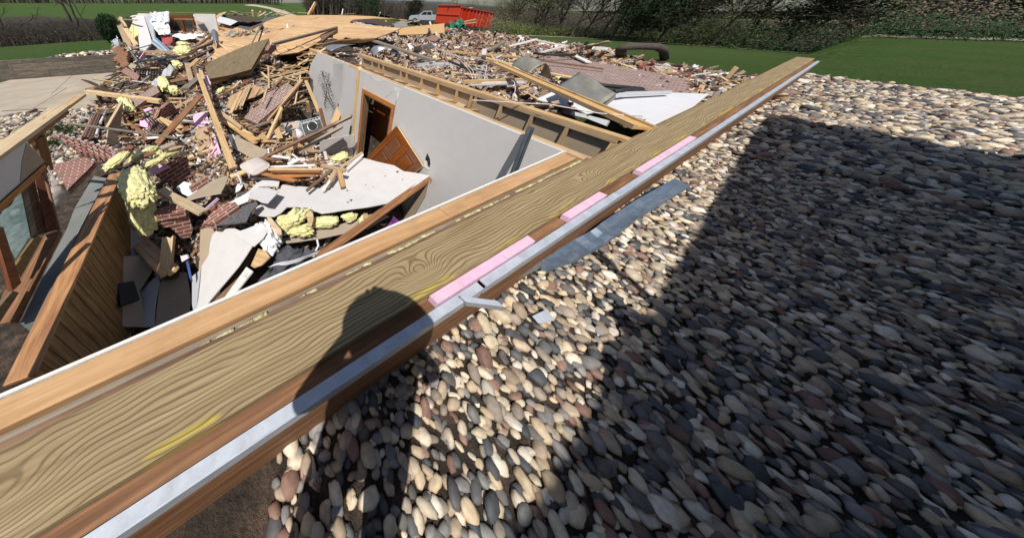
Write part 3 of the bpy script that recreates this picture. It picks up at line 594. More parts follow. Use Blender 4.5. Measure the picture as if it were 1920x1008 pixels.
# ladder blocking over the hall and the far stud wall
W2A = pt(1164, 257.5, 0); W2B = pt(678, 103, 0); V2 = (W2B-W2A).normalized(); N2 = Vector((V2.y, -V2.x, 0)); L2 = (W2B-W2A).length; SW = Fr(W2A, V2, N2)
sw = empty('stud_wall', SW.p(2.5, .05, -2.4), 'open stud wall with brown paper backing across the narrow hall', 'wall')
for z0, z1, a0 in ((-.038, 0, -.1), (-.080, -.041, .0)): bevel(part('top_plate', 'pine', sw, lambda bm: SW.box(bm, a0, L2+.05, .0, .089, z0, z1)), .003)
studpx = [(1150, 259), (1064, 231), (998, 209), (940, 190), (892, 176), (884, 173), (857, 163), (821, 153), (790, 144), (762, 134), (751, 130), (718, 119), (709.5, 116), (697, 111), (679, 105)]
midA = None
for i, (x, y) in enumerate(studpx):
    a = (onp(x, y, SW.p(0, 0, 0), -N2)-W2A).dot(V2); wd = .14 if i == 0 else .038
    part('stud', 'pine' if i else 'pale', sw, lambda bm: SW.box(bm, a-wd, a, .002, .052, -2.3, -.081, along='z'))
part('drywall_back', 'paper', sw, lambda bm: SW.box(bm, -.1, L2, .053, .066, -2.4, -.082, along='f'))
part('mid_plate', 'pine', sw, lambda bm: SW.box(bm, 2.1, L2, -.04, -.001, -.30, -.262))
aM = 2.1
part('header_block', 'pine', sw, lambda bm: SW.box(bm, 2.0, 2.1, -.25, .0, -.32, -.24, along='b'))
for i in range(9):
    a = 1.2+i*.42; p = IW.p(a, .11, -.06); q = Vector(SW.p(max(aM, a+.1)+.02, -.04, -.27)); q = SW.p(a*.99+.35+(.0), -.045, -.275)
    bm = BM(); X = q-p; d = X.normalized(); s = d.cross(Z).normalized(); addbox(bm, p-s*.045, X, s*.089, Z*.036, jag=.01); bmesh.ops.recalc_face_normals(bm, faces=bm.faces); finish('blocking', bm, 'pine', iw)
part('soffit_board', 'pale', iw, lambda bm: (IW.box(bm, 1.0, 4.9, .20, .29, -.175, -.14), ))
slab('soffit_drywall', [(672, 124), (680, 121), (884, 192), (865, 203), (770, 165)], [(680, 121, -.30), (884, 192, -.30), (770, 165, -.25)], .012, ['pale']*3, parent=iw)
# wall decoration
def decor():
    t = BM(); O, n = IW.p(0, -.012, 0), -NW; uvl = t.loops.layers.uv.verify()
    for (xa, ya), (xb, yb) in (((603, 133), (626, 203)), ((618, 137), (612, 160)), ((606, 168), (623, 200)), ((613, 160), (609, 196))):
        tube(t, [onp(xa+(xb-xa)*k/6+rnd.uniform(-1, 1), ya+(yb-ya)*k/6, O, n) for k in range(7)], .006, 4)
    for i in range(230):
        y = rnd.uniform(133, 203); k = (y-133)/70; cx = 606+k*14; wd = (3+9*math.sin(min(1, k*2.2)*math.pi*.9)) if k < .42 else (3+8*math.sin((k-.4)*math.pi*1.3)); wd = 4+wd*.75
        x = cx+rnd.uniform(-1, 1)*wd; p = onp(x, y, O, n)+n*rnd.uniform(0, .02); a = rnd.uniform(0, 6.28); s = .022
        e1 = (V*math.cos(a)+Z*math.sin(a))*s; e2 = (V*-math.sin(a)+Z*math.cos(a))*s*.45
        t.faces.new([t.verts.new(p+e1), t.verts.new(p+e2), t.verts.new(p-e1), t.verts.new(p-e2)])
    o = finish('wall_decoration', t, 'black', None, 'black metal leaf and branch ornament hanging on the grey wall', 'wall ornament'); s = o.modifiers.new('t', 'SOLIDIFY'); s.thickness = .003
decor()
# steel stud leaning on the wall
def steel():
    p = onp(997, 238, IW.p(0, -.03, 0), -NW); q = pt(958, 345, -.75); q = IW.p(.45, -.45, -1.3)
    r = ray(953, 352).normalized(); q = onp(956, 345, IW.p(0, -.30, 0), -NW)
    X = q-p; bm = BM(); addbox(bm, p-V*.028, X, V*.050, -NW*.004); addbox(bm, p-V*.028, X, V*.004, -NW*.03); addbox(bm, p+V*.018, X, V*.004, -NW*.03); bmesh.ops.recalc_face_normals(bm, faces=bm.faces)
    finish('steel_channel', bm, 'stud_steel', None, 'dark steel channel leaning against the grey wall near its corner', 'metal channel')
steel()

# ------------------------------------------------------------------ left wall with the window, knee wall
LWF = Fr(L0, LV, -NL)
lw = empty('window_wall', LWF.p(-1, .05, -2.4), 'torn off end of wall with a window, at the left edge', 'wall')
bevel(part('top_plate', 'pale', lw, lambda bm: LWF.box(bm, -3.2, .985, 0, .185, -.040, 0, jag=.01, cols=4)), .003)
bevel(part('top_plate', 'pine', lw, lambda bm: LWF.box(bm, .4, 1.62, .06, .19, -.075, -.041, jag=.05, cols=4)), .003)
part('lower_plate', 'brown_wood', lw, lambda bm: LWF.box(bm, -3.2, .9, .01, .15, -.085, -.043))
IP = (LWF.p(0, 0, 0), NL)
def lpl(nm, a, b, off, w_, t, m, parent=lw, roll=0, offb=None, label=None):
    p = onp(a[0], a[1], LWF.p(0, off, 0), NL); q = onp(b[0], b[1], LWF.p(0, off if offb is None else offb, 0), NL); X = q-p; d = X.normalized(); s = d.cross(NL).normalized()
    bm = BM(); addbox(bm, p-s*w_/2, X, s*w_, -NL*t); bmesh.ops.recalc_face_normals(bm, faces=bm.faces); return finish(nm, bm, m, parent, label)
slab('drywall', [(-60, 352), (52, 267), (84, 303), (32, 354), (-60, 432)], IP, .013, DG, parent=lw)
slab('drywall_back', [(50, 268), (84, 303), (38, 342), (42, 300)], (LWF.p(0, -.004, 0), NL), .003, 'paper', parent=lw, jag=.01)
lpl('metal_edge', (-60, 434), (85, 305), -.004, .018, .012, 'black'); lpl('drywall_edge', (-60, 349), (52, 265.5), -.002, .012, .02, 'gyp')
wn = lpl('window', (-60, 445), (86, 312), -.02, .05, .02, 'oak', lw); lpl('side_casing', (84, 316), (113, 432), -.02, .022, .02, 'brown_wood', wn)
slab('jamb', [(66, 332), (84, 318), (108, 430), (88, 436)], [(84, 318, -.37), (108, 430, -.95), (66, 332, -.40)], .02, 'red_door', parent=wn)
slab('jamb', [(48, 345), (64, 333), (88, 436), (68, 442)], (LWF.p(0, .10, 0), NL), .02, 'dark_wood', parent=wn)
slab('sash_stile', [(41, 355), (50, 346), (70, 438), (60, 445)], (LWF.p(0, .09, 0), NL), .03, 'timber', parent=wn)
slab('sash_stile', [(-12, 425), (6, 425), (40, 530), (24, 545)], (LWF.p(0, .02, 0), NL), .03, 'red_door', parent=wn)
slab('sash_rail', [(70, 440), (78, 446), (38, 520), (28, 500)], (LWF.p(0, .08, 0), NL), .03, 'slab_wood', parent=wn)
slab('sash_rail', [(24, 545), (36, 548), (-4, 610), (-30, 610)], (LWF.p(0, .05, 0), NL), .03, 'slab_wood', parent=wn)
slab('pane', [(-10, 408), (2, 400), (18, 385), (39, 361), (60, 436), (30, 484), (-10, 415)], (LWF.p(0, .10, 0), NL), .004, 'pane', parent=wn)
slab('broken_pane_edge', [(-10, 400), (40, 352), (39, 361), (28, 372), (20, 386), (6, 394), (2, 401), (-10, 408)], (LWF.p(0, .098, 0), NL), .006, 'timber', parent=wn, jag=.01)
O1 = [(112, 434, -.96), (25, 597, -1.12), (62, 440, -.93)]
slab('stool', [(112, 433), (26, 602), (-20, 610), (8, 545), (40, 520), (84, 440)], O1, .02, 'brown_wood', parent=wn)
slab('apron', [(113, 434), (118, 436), (34, 606), (25, 602)], [(113, 434, -.965), (118, 436, -1.02), (34, 606, -1.16)], .02, 'brown_wood', parent=wn)
pl('stud', None, (72, 255, -.09), (88, 318, -.62), .09, .04, 'brown_wood', parent=lw, cat=None); pl('stud', None, (58, 262, -.10), (75, 300, -.6), .04, .04, 'pale', parent=lw, cat=None)
crumple('wall_paper_torn', [(86, 312, -.42), (98, 322, -.45), (128, 372, -1.0), (104, 392, -1.1)], 'cushion', 'torn beige wall covering hanging off the broken end of the window wall', 'wall covering', amp=.07, n=10)
slab('foundation_ledge', [(176, 330), (200, 334), (152, 425), (118, 500), (72, 606), (38, 606), (104, 470), (124, 432), (140, 390)], -1.18, .5, 'conc_gray', 'bare grey concrete foundation ledge under the window', 'foundation')
kn = empty('knee_wall', pt(160, 480, -1.1), 'wood capped knee wall with vertical board panelling, left of the pit', 'wall')
K0, K1 = pt(229, 322, -1.1), pt(100, 620, -1.1); KD = (K0-K1).normalized(); KN = Vector((-KD.y, KD.x, 0)); KF = Fr(K1, KD, KN); KL = (K0-K1).length
bevel(part('cap', 'oak', kn, lambda bm: KF.box(bm, -.3, KL, 0, .175, -.03, 0)), .006, 2)
def panels(bm):
    a = -.3
    while a < KL: KF.box(bm, a, a+.092, .012, .03, -1.3, -.031, along='z'); a += .1
part('panelling', 'panel_wood', kn, panels); part('core', 'dark_wood', kn, lambda bm: KF.box(bm, -.3, KL, .032, .15, -1.3, -.032))
# ------------------------------------------------------------------ off frame: an added block that darkens the gravel, and the two people whose shade falls into the picture
def shade_block():  # added unseen block behind the camera, placed only to shade the gravel
    O = Vector((1.19, -1.12, -.4)); D = Vector((math.sin(R(60)), math.cos(R(60)), 0)); Bk = Vector((D.y, -D.x, 0)); F = Fr(O, D, Bk)
    g = empty('shade_block', O, 'added unseen grey block behind the camera, put there to shade the gravel', 'shade_block')
    part('wall', 'shade_block_gray', g, lambda bm: F.box(bm, -3.5, 5.6, .15, 5, 0, 3.4)); part('roof', 'shingle', g, lambda bm: F.box(bm, -3.8, 5.9, -.0, 5.3, 3.41, 3.60))  # body and top slab of the added shade caster
shade_block()
def person(loc, face, label, arms, shirt='shirt', hat=False):
    x0, y0, z0 = loc; ca, sa = math.cos(face), math.sin(face)
    def P(x, y, z): return Vector((x0+x*ca+y*sa, y0-x*sa+y*ca, z0+z))
    J = {'pel': (0, 0, .95, .15), 'sp': (0, -.01, 1.15, .145), 'ch': (0, -.02, 1.33, .16), 'nk': (0, .0, 1.47, .062), 'hd': (0, .02, 1.60, .098), 'tp': (0, .01, 1.70, .085)}
    E = [('pel', 'sp'), ('sp', 'ch'), ('ch', 'nk'), ('nk', 'hd'), ('hd', 'tp')]
    for s, t in ((-1, 'l'), (1, 'r')):
        J[t+'hip'] = (.1*s, 0, .88, .10); J[t+'kn'] = (.12*s, .02, .48, .062); J[t+'an'] = (.13*s, -.01, .08, .042); J[t+'to'] = (.15*s, .17, .04, .035)
        J[t+'sh'] = (.19*s, -.02, 1.40, .062); e, h = arms[0 if s < 0 else 1]; J[t+'el'] = (*e, .042); J[t+'wr'] = (*h, .028)
        hd = (Vector(h)-Vector(e)).normalized(); hp = Vector(h)+hd*.09; J[t+'pa'] = (*hp, .034)
        E += [('pel', t+'hip'), (t+'hip', t+'kn'), (t+'kn', t+'an'), (t+'an', t+'to'), ('ch', t+'sh'), (t+'sh', t+'el'), (t+'el', t+'wr'), (t+'wr', t+'pa')]
        for i, (dx, L) in enumerate(((-.028, .07), (-.01, .085), (.01, .08), (.026, .062))):
            J[t+'f%d' % i] = (*(hp+Vector((dx, .02, .02))+hd*.03), .010); J[t+'g%d' % i] = (*(hp+Vector((dx*1.2, .035, .01))+hd*L), .008); E += [(t+'pa', t+'f%d' % i), (t+'f%d' % i, t+'g%d' % i)]
        J[t+'th'] = (*(Vector(h)+hd*.04+Vector((-.04*s, .03, 0))), .012); E.append((t+'wr', t+'th'))
    ks = list(J); me = bpy.data.meshes.new('person'); me.from_pydata([P(*J[k][:3]) for k in ks], [(ks.index(a), ks.index(b)) for a, b in E], [])
    o = bpy.data.objects.new('person', me); C.objects.link(o); me.materials.append(M[shirt]); sk = o.modifiers.new('skin', 'SKIN')
    for i, k in enumerate(ks): r = J[k][3]; me.skin_vertices[0].data[i].radius = (r, r)
    me.skin_vertices[0].data[0].use_root = True; ss = o.modifiers.new('s', 'SUBSURF'); ss.levels = 1; ss.render_levels = 2; recenter(o); setp(o, label, 'person')
    bm = BM(); bmesh.ops.create_icosphere(bm, subdivisions=3, radius=.115)
    for v in bm.verts:
        v.co = P(v.co.x*.92, v.co.y*1.05-.02, v.co.z+1.64) if v.co.z > -.03 or v.co.y < 0 else P(v.co.x*.5, -.03, 1.62)
    finish('hair', bm, 'hair', o, smooth=True)
    if hat:
        bm = BM(); bmesh.ops.create_icosphere(bm, subdivisions=3, radius=1)
        for v in bm.verts:
            q = v.co; rr = math.hypot(q.x, q.y); v.co = P(q.x*(.20 if q.z < .35 else .125), q.y*(.19 if q.z < .35 else .13), 1.66+(max(q.z, -.1)*.14 if q.z > .35 else q.z*.02))
        finish('hat', bm, 'cloth_gray', o, smooth=True)
person((-.04, -.22, -.4), 0.0, 'person standing at the wall with both hands raised, casting the round shadow on the board', [((-.27, .0, 1.26), (-.10, .13, 1.46)), ((.27, .0, 1.26), (.10, .13, 1.46))], hat=True)
person((1.34, -.22, -.4), .1, 'person standing on the gravel to the right, seen by their shadow', [((-.26, .0, 1.12), (-.22, .12, .90)), ((.26, .12, 1.62), (.14, .18, 1.92))])

# ------------------------------------------------------------------ background: hills, woods, trees, field, driveway
def hills():
    xs = np.linspace(-2600, 3200, 220); ys = np.array([1300, 1500, 1750, 2100, 2400.]); X, Y = np.meshgrid(xs, ys)
    base = np.array([-30, .5, 1, .9, .3])[:, None]; h = np.array([-4+6*noise.fractal(Vector((x*.0016, 0, 0)), 1, 2, 5)+9*math.exp(-((x-380)/330)**2)+20*math.exp(-((x+1800)/700)**2)-70*float(sm(x, 700, 1500)) for x in xs])[None]
    grid_obj('hills', xs, ys, np.where(base < 0, -30, h+8*base.clip(0, 1)-6*(1-base.clip(0, 1))), 'hills', kind='structure')
hills()
surf_poly('dirt_bank', [(-24, 22.5), (-19, 23.5), (-14, 26.5), (-11.5, 29), (-11, 40), (-16, 52), (-60, 60), (-70, 40), (-45, 20), (-30, 20)], .03, 'forest_floor', kind='structure', step=1.0)
surf_poly('woods_floor', [(19, 29.5), (24, 25.5), (28, 21), (33, 16.5), (44, 13), (90, 8), (120, 40), (80, 90), (34, 84), (22, 60), (16, 45)], .30, 'forest_floor', kind='structure', step=1.2)
surf_poly('woods_floor', [(14, 92), (34, 84.5), (60, 88), (110, 40), (800, 150), (700, 1000), (40, 900)], 1.2, 'forest_floor', kind='structure', step=16)
surf_poly('driveway', [Vector((x, y, 0)) for x, y in ((3.0, 26), (1.2, 34), (-1.5, 48), (-3.2, 64), (-6, 84), (-14, 112), (-30, 128), (-31, 120), (-17, 104), (-9.5, 80), (-6.3, 62), (-4.6, 46), (-2.6, 33), (-1.2, 26))], .03, 'road', kind='structure', step=.8)
surf_poly('farm_track', [Vector((x, y, 0)) for x, y in ((4, 30), (16, 27.5), (24, 20.5), (32, 15), (42, 10), (42, 8.8), (32, 13.8), (23.5, 19), (15.5, 25.5), (4, 28.5))], .035, 'road', kind='structure', step=.5)
def segs_to_mesh(S, seg=3):
    S = np.array(S, float); p, q, r0, r1 = S[:, 0:3], S[:, 3:6], S[:, 6], S[:, 7]; d = q-p; d /= np.linalg.norm(d, axis=1, keepdims=True)+1e-9
    ref = np.where(np.abs(d[:, 2:3]) < .9, np.array([[0, 0, 1.]]), np.array([[1., 0, 0]])); a = np.cross(d, ref); a /= np.linalg.norm(a, axis=1, keepdims=True); b = np.cross(d, a); vs = []
    for k in range(seg):
        c, s = math.cos(2*math.pi*k/seg), math.sin(2*math.pi*k/seg); vs += [p+(a*c+b*s)*r0[:, None], q+(a*c+b*s)*r1[:, None]]
    v = np.stack(vs, 1); n = len(S); f = [[2*k, 2*((k+1) % seg), 2*((k+1) % seg)+1, 2*k+1] for k in range(seg)]
    F = (np.array(f)[None]+(np.arange(n)*2*seg)[:, None, None]).reshape(-1, 4); me = bpy.data.meshes.new('twigs'); me.from_pydata(v.reshape(-1, 3).tolist(), [], F.tolist()); return me
def grow(rr, p, d, L, r, lev, S, tips, spread, up, kids):
    n = 4; q = p
    for i in range(n):
        d2 = (d+Vector((rr.gauss(0, .13), rr.gauss(0, .13), rr.gauss(0, .10)+up))).normalized(); e = q+d2*L/n; ra, rb = r*(1-.45*i/n), r*(1-.45*(i+1)/n); S.append((*q, *e, ra, rb)); q, d = e, d2
        if lev > 0 and i >= (1 if lev > 2 else 0):
            for _ in range(kids if i < n-1 else kids+1):
                s = Vector((rr.gauss(0, 1), rr.gauss(0, 1), rr.gauss(0, .6))).normalized(); nd = (d*(1-spread)+s*spread).normalized(); grow(rr, e, nd, L*rr.uniform(.5, .75), rb*.6, lev-1, S, tips, spread, up, kids)
    if lev <= 1: tips.append(q)
LEAFV = {}
def tree_kind(seed, h, lean, spread, up, kids, leaf, nleaf, lsize, lev=3, r=.09):
    rr = random.Random(seed); S = []; tips = []; d = Vector((lean[0], lean[1], 1)).normalized(); T0 = []
    q = Vector((0, 0, -.2)); n = 5; L = h*.45
    for i in range(n):
        d2 = (d+Vector((rr.gauss(0, .05), rr.gauss(0, .05), 0))).normalized(); e = q+d2*L/n; T0.append((*q, *e, r*(1-.1*i), r*(1-.1*(i+1)))); q, d = e, d2
        if i > 0:
            for _ in range(2): s = Vector((rr.gauss(0, 1), rr.gauss(0, 1), .3)).normalized(); grow(rr, e, (d*.55+s*.6).normalized(), h*rr.uniform(.28, .42), r*.45, lev-1, S, tips, spread, up, kids)
    grow(rr, q, d, h*.5, r*.5, lev, S, tips, spread, up, kids)
    tm = segs_to_mesh(T0, 7); tm.materials.append(M['bark']); cm = segs_to_mesh(S); cm.materials.append(M['bark'])
    if nleaf:
        V_, F_ = [], []
        for i in range(nleaf):
            s = rr.choice(S); t = rr.random(); c = Vector(s[0:3]).lerp(Vector(s[3:6]), t)+Vector((rr.gauss(0, .1), rr.gauss(0, .1), rr.gauss(0, .1))); a = Vector((rr.gauss(0, 1), rr.gauss(0, 1), rr.gauss(0, 1))).normalized(); b = a.orthogonal().normalized(); k = lsize*rr.uniform(.5, 1.5); j = len(V_)
            V_ += [c-a*k, c+b*k*.4, c+a*k, c-b*k*.4]; F_.append((j, j+1, j+2, j+3))
        base = len(cm.vertices); vv = [v.co[:] for v in cm.vertices]+[tuple(x) for x in V_]; ff = [list(p.vertices) for p in cm.polygons]; nb = len(ff); ff += [[base+i for i in f] for f in F_]
        c2 = bpy.data.meshes.new('crown'); c2.from_pydata(vv, [], ff); c2.materials.append(M['bark']); c2.materials.append(M[leaf]); mi = np.zeros(len(ff), np.int32); mi[nb:] = 1; c2.polygons.foreach_set('material_index', mi); cm = c2
    return tm, cm
def put_tree(kind, name, x, y, s, rot, label, group=None, z=None):
    tm, cm = kind; o = empty(name, (x, y, float(T(np.array([x]), np.array([y]))[0]) if z is None else z), label, 'tree', group); o.rotation_euler = (0, 0, rot); o.scale = (s, s, s)
    for nm, me in (('trunk', tm), ('crown', cm)): c = bpy.data.objects.new(nm, me); C.objects.link(c); c.parent = o
    return o
KW = [tree_kind(s, 6.5, (.25, .05), .55, .03, 2, 'leaf_olive', 5200, .05, 3) for s in (1, 2, 3)]
KB = [tree_kind(s, 7.5, (.12, 0), .5, .05, 2, 'leaf_bud', 1200, .04, 3) for s in (4, 5, 6)]
KD = [tree_kind(s, 5.0, (.0, .0), .7, -.01, 2, 'leaf_dark', 9000, .075, 3) for s in (8, 9)]
KR = [tree_kind(12, 6.5, (.05, 0), .6, .03, 2, 'leaf_red', 3000, .045, 3)]
def at(px, py, zz): p = pt(px, py, zz); return p.x, p.y
wl = [(958, 72, 0, 0, .95), (985, 74, 0, 1, 1.0), (1012, 78, 0, 2, 1.0), (1040, 80, 0, 0, 1.1), (1068, 84, 1, 0, .9), (1090, 84, 1, 1, .95), (1118, 88, 1, 2, 1.0), (1142, 92, 1, 0, 1.0), (1165, 94, 2, 0, .8), (1192, 98, 2, 1, .8), (936, 62, 0, 1, .9),
      (1225, 100, 2, 0, .95), (1275, 96, 0, 2, 1.1), (1330, 100, 1, 1, 1.1), (1390, 100, 0, 0, 1.1), (1460, 104, 2, 1, 1), (1540, 100, 0, 1, 1.2), (1640, 100, 1, 2, 1.2), (1760, 100, 0, 2, 1.2), (1890, 96, 2, 0, 1.2)]
nm = ['budding olive green willow', 'bare grey leaning tree', 'dark green cedar']
whr = {0: 'just right of the red container', 1: 'second right of the red container', 2: 'in the middle of the willow thicket', 3: 'behind the white wooden frame', 4: 'behind the white wooden frame', 5: 'above the broken white window frame, left one', 6: 'above the broken white window frame, right one', 7: 'leaning at the right behind the lawn', 8: 'left of the two cedars at the right behind the lawn', 9: 'right of the two cedars behind the arched pipe', 10: 'touching the back of the red container'}
for i, (px, py, k, j, s) in enumerate(wl):
    x, y = at(px, py-12, -1.35); K = (KW, KB, KD)[k]; lab = nm[k]+' '+whr.get(i, 'in the tree row beyond the wall, %s from the right end' % ('first second third fourth fifth sixth seventh eighth ninth'.split()[len(wl)-1-i] if i > 10 else ''))
    put_tree(K[j % len(K)], 'willow_tree' if k == 0 else 'bare_tree' if k == 1 else 'cedar_tree', x, y, s, rnd.uniform(-.6, .6) if k < 2 else rnd.uniform(0, 6), lab, 'trees along the right edge of the lawn')
# second, farther row so that no gap shows between the trunks: a wood nobody could count
def wood_mass(name, line, n, depth, hh, label, leaf=.3, seed=3):
    rr = random.Random(seed); S = []
    for i in range(n):
        t = rr.random()*(len(line)-1); a = int(t); f = t-a; x = line[a][0]*(1-f)+line[a+1][0]*f+rr.uniform(-1, 1)*depth; y = line[a][1]*(1-f)+line[a+1][1]*f+rr.uniform(-1, 1)*depth; z = float(T(np.array([x]), np.array([y]))[0]); h = hh*rr.uniform(.6, 1.2); r = rr.uniform(.05, .13)*(hh/6 if hh > 3 else .35)
        p = Vector((x, y, z-.3)); d = Vector((rr.gauss(0, .08), rr.gauss(0, .08), 1)); S.append((*p, *(p+d*h), r, r*.25))
        for _ in range(13):
            q = p+d*h*rr.uniform(.15, .95); e = Vector((rr.gauss(0, .7), rr.gauss(0, .7), rr.uniform(.1, .9))).normalized()*h*rr.uniform(.12, .35); S.append((*q, *(q+e), r*.35, r*.08))
            for _ in range(3): q2 = q+e*rr.uniform(.3, 1); e2 = Vector((rr.gauss(0, .8), rr.gauss(0, .8), rr.uniform(-.1, .9))).normalized()*h*rr.uniform(.05, .16); S.append((*q2, *(q2+e2), r*.16, r*.05))
    me = segs_to_mesh(S); o = link(name, me, 'bark'); return setp(o, label, 'woods', None, 'stuff')
wood_mass('far_woods', [(-170, 150), (-110, 165), (-60, 172), (-30, 178)], 800, 9, 12, 'bare grey woods along the top edge of the green field')
wood_mass('far_woods', [(15, 82), (28, 74), (44, 66)], 500, 6, 4.2, 'low brown scrub in front of the blue hills behind the red container', seed=14)
wood_mass('far_woods', [(0, 90), (5, 88), (11, 85)], 700, 5, 11, 'dark bare woods behind the truck and the roof sheathing', seed=4)
wood_mass('far_woods', [(30, 60), (46, 45), (60, 26), (70, 12), (74, 4)], 1100, 6, 6.5, 'bare woods showing through behind the row of willows', seed=5)
wood_mass('brush_thicket', [(-30, 23), (-27, 26), (-21, 30), (-13, 33)], 1800, 2.6, 1.9, 'tangled bare brush on the bank beyond the lawn', seed=6)
wood_mass('brush_thicket', [(-34, 38), (-26, 40), (-17, 42)], 900, 5, 1.5, 'darker brush heap on the far side of the bank', seed=8)
def undergrowth(name, line, n, dep, hh, leaf, ls, lab, seed):
    rr = random.Random(seed); V_, F_ = [], []
    for i in range(n):
        t = rr.random()*(len(line)-1); a = int(t); f = t-a; cx = line[a][0]*(1-f)+line[a+1][0]*f; cy = line[a][1]*(1-f)+line[a+1][1]*f; q = noise.noise(Vector((cx*.25, cy*.25, seed)))
        x = cx+rr.gauss(0, 1)*dep; y = cy+rr.gauss(0, 1)*dep; h = hh*(.7+.6*q+.3*noise.noise(Vector((cx, cy, 3)))); z = rr.random()**1.2*h; c = Vector((x, y, z)); V3 = Vector((rr.gauss(0, 1), rr.gauss(0, 1), rr.gauss(0, 1))).normalized(); b = V3.orthogonal().normalized(); k = ls*rr.uniform(.5, 1.6); j = len(V_); V_ += [c-V3*k, c+b*k*.3, c+V3*k, c-b*k*.3]; F_.append((j, j+1, j+2, j+3))
    P = np.array([v[:] for v in V_]); P[:, 2] += np.repeat(T(P[::4, 0], P[::4, 1]), 4); me = bpy.data.meshes.new(name); me.from_pydata(P.tolist(), [], F_); setp(link(name, me, leaf), lab, 'undergrowth', None, 'stuff')
undergrowth('willow_scrub', [(17.8, 28), (20, 26), (23, 23.5), (25.5, 20.5), (27.5, 18)], 30000, .8, 2.3, 'leaf_olive', .05, 'dense budding willow scrub between the trees at the right', 3)
undergrowth('brown_scrub', [(18.5, 30), (21, 27.5), (24, 25), (27, 22), (30, 18), (40, 13)], 40000, 1.0, 2.7, 'leaf_bud', .05, 'grey brown twiggy scrub filling the gaps behind the willows', 14)
undergrowth('cedar_scrub', [(25, 20), (28, 17), (32, 14), (40, 12)], 16000, .8, 1.9, 'leaf_dark', .06, 'dark evergreen scrub under the cedars at the right', 4)
undergrowth('bank_scrub', [(-34, 24), (-27, 27), (-21, 31), (-13, 34)], 22000, 2.2, 1.5, 'leaf_bud', .05, 'dry brown leaves and stalks on the brush bank', 5)
E1 = tree_kind(21, 5, (0, 0), .8, -.02, 3, 'leaf_dark', 14000, .09, 3)
def ever(px, py, D, s, lab, nmn='evergreen_tree', K=None):
    r = ray(px, py); k = D/math.hypot(r.x, r.y); put_tree(K or E1, nmn, r.x*k, r.y*k, s, rnd.uniform(0, 6), lab)
ever(768, 30, 66, 1.1, 'dark green conical evergreen behind the pickup truck', K=KD[0]); ever(706, 25, 62, 1.3, 'dark evergreen at the edge of the bare woods, left of the truck', K=KD[1])
ever(722, 25, 72, 1.4, 'bare tree between the two evergreens', 'bare_tree', K=KB[0]); ever(900, 25, 58, 1.1, 'reddish budding tree above the red container', 'budding_tree', K=KR[0])
ever(930, 25, 60, 1.2, 'bare crowned tree behind the right end of the red container', 'bare_tree', K=KB[1]); ever(663, 18, 75, 1.3, 'bare tree at the woods edge above the roof sheathing', 'bare_tree', K=KB[2])
# leaning bare trees and a felled one on the left bank
def leaner(px0, py0, px1, py1, D, r, lab, seed):
    a = ray(px0, py0); b = ray(px1, py1); a = ORG+a*(D/a.y); b = ORG+b*(D*1.0/b.y); rr = random.Random(seed); S = []; tips = []; n = 6; q = a; Tn = []
    for i in range(n):
        e = a.lerp(b, (i+1)/n)+Vector((rr.gauss(0, .05), 0, rr.gauss(0, .05))); Tn.append((*q, *e, r*(1-.1*i), r*(1-.1*(i+1)))); q = e
        if i > 1: grow(rr, e, ((b-a).normalized()+Vector((rr.gauss(0, .5), rr.gauss(0, .4), rr.gauss(0, .3)))).normalized(), (b-a).length*.4, r*.35, 1, S, tips, .5, .02, 2)
    o = empty('bare_tree', a, lab, 'tree', 'bare trees on the brush bank')
    for nm_, s_, sg in (('trunk', Tn, 7), ('crown', S, 3)):
        me = segs_to_mesh(s_, sg); me.materials.append(M['bark']); c = bpy.data.objects.new(nm_, me); C.objects.link(c); c.parent = o; c.location = -a
leaner(133, 42, 104, -22, 29, .16, 'leaning grey bare tree on the bank, thickest of the three trunks', 1); leaner(146, 50, 118, -24, 28, .12, 'leaning bare tree with a split trunk, right of the thickest one', 2)
leaner(172, 64, 128, -6, 25.5, .07, 'thin bent sapling sloping down to the lawn, left of the round bush', 3); leaner(18, 82, -14, 10, 25, .08, 'thin dark leaning tree at the far left edge of the bank', 4); leaner(40, 46, 68, 28, 30, .07, 'broken branch sticking up from the brush pile', 5)
# round bush
def bush():
    r = ray(216, 78); k = 21.5/r.y; P = ORG+r*k; P.z = -1.5; rr = random.Random(5); o = empty('round_bush', P, 'dark green round clipped bush beside the torn end of the house', 'bush'); V_, F_ = [], []
    for i in range(9000):
        d = Vector((rr.gauss(0, 1), rr.gauss(0, 1), rr.gauss(0, 1))).normalized(); q = 1+.16*noise.noise(d*2.5)+.1*noise.noise(d*6); rad = rr.uniform(.62, 1.02)*q; c = Vector((d.x*.86*rad, d.y*.86*rad, 1.0+d.z*.98*rad)); a = Vector((rr.gauss(0, 1), rr.gauss(0, 1), rr.gauss(0, 1)+.5)).normalized(); b = a.orthogonal().normalized(); s = .045; j = len(V_); V_ += [c-a*s, c+b*s*.5, c+a*s, c-b*s*.5]; F_.append((j, j+1, j+2, j+3))
    me = bpy.data.meshes.new('foliage'); me.from_pydata([tuple(v) for v in V_], [], F_); me.materials.append(M['leaf_dark']); c = bpy.data.objects.new('foliage', me); C.objects.link(c); c.parent = o
    part('stem', 'bark', o, lambda bm: [tube(bm, [P+Vector((0, 0, -.1)), P+Vector((rr.uniform(-.4, .4), rr.uniform(-.4, .4), 1.2))], [.06, .02]) for _ in range(6)])
bush()
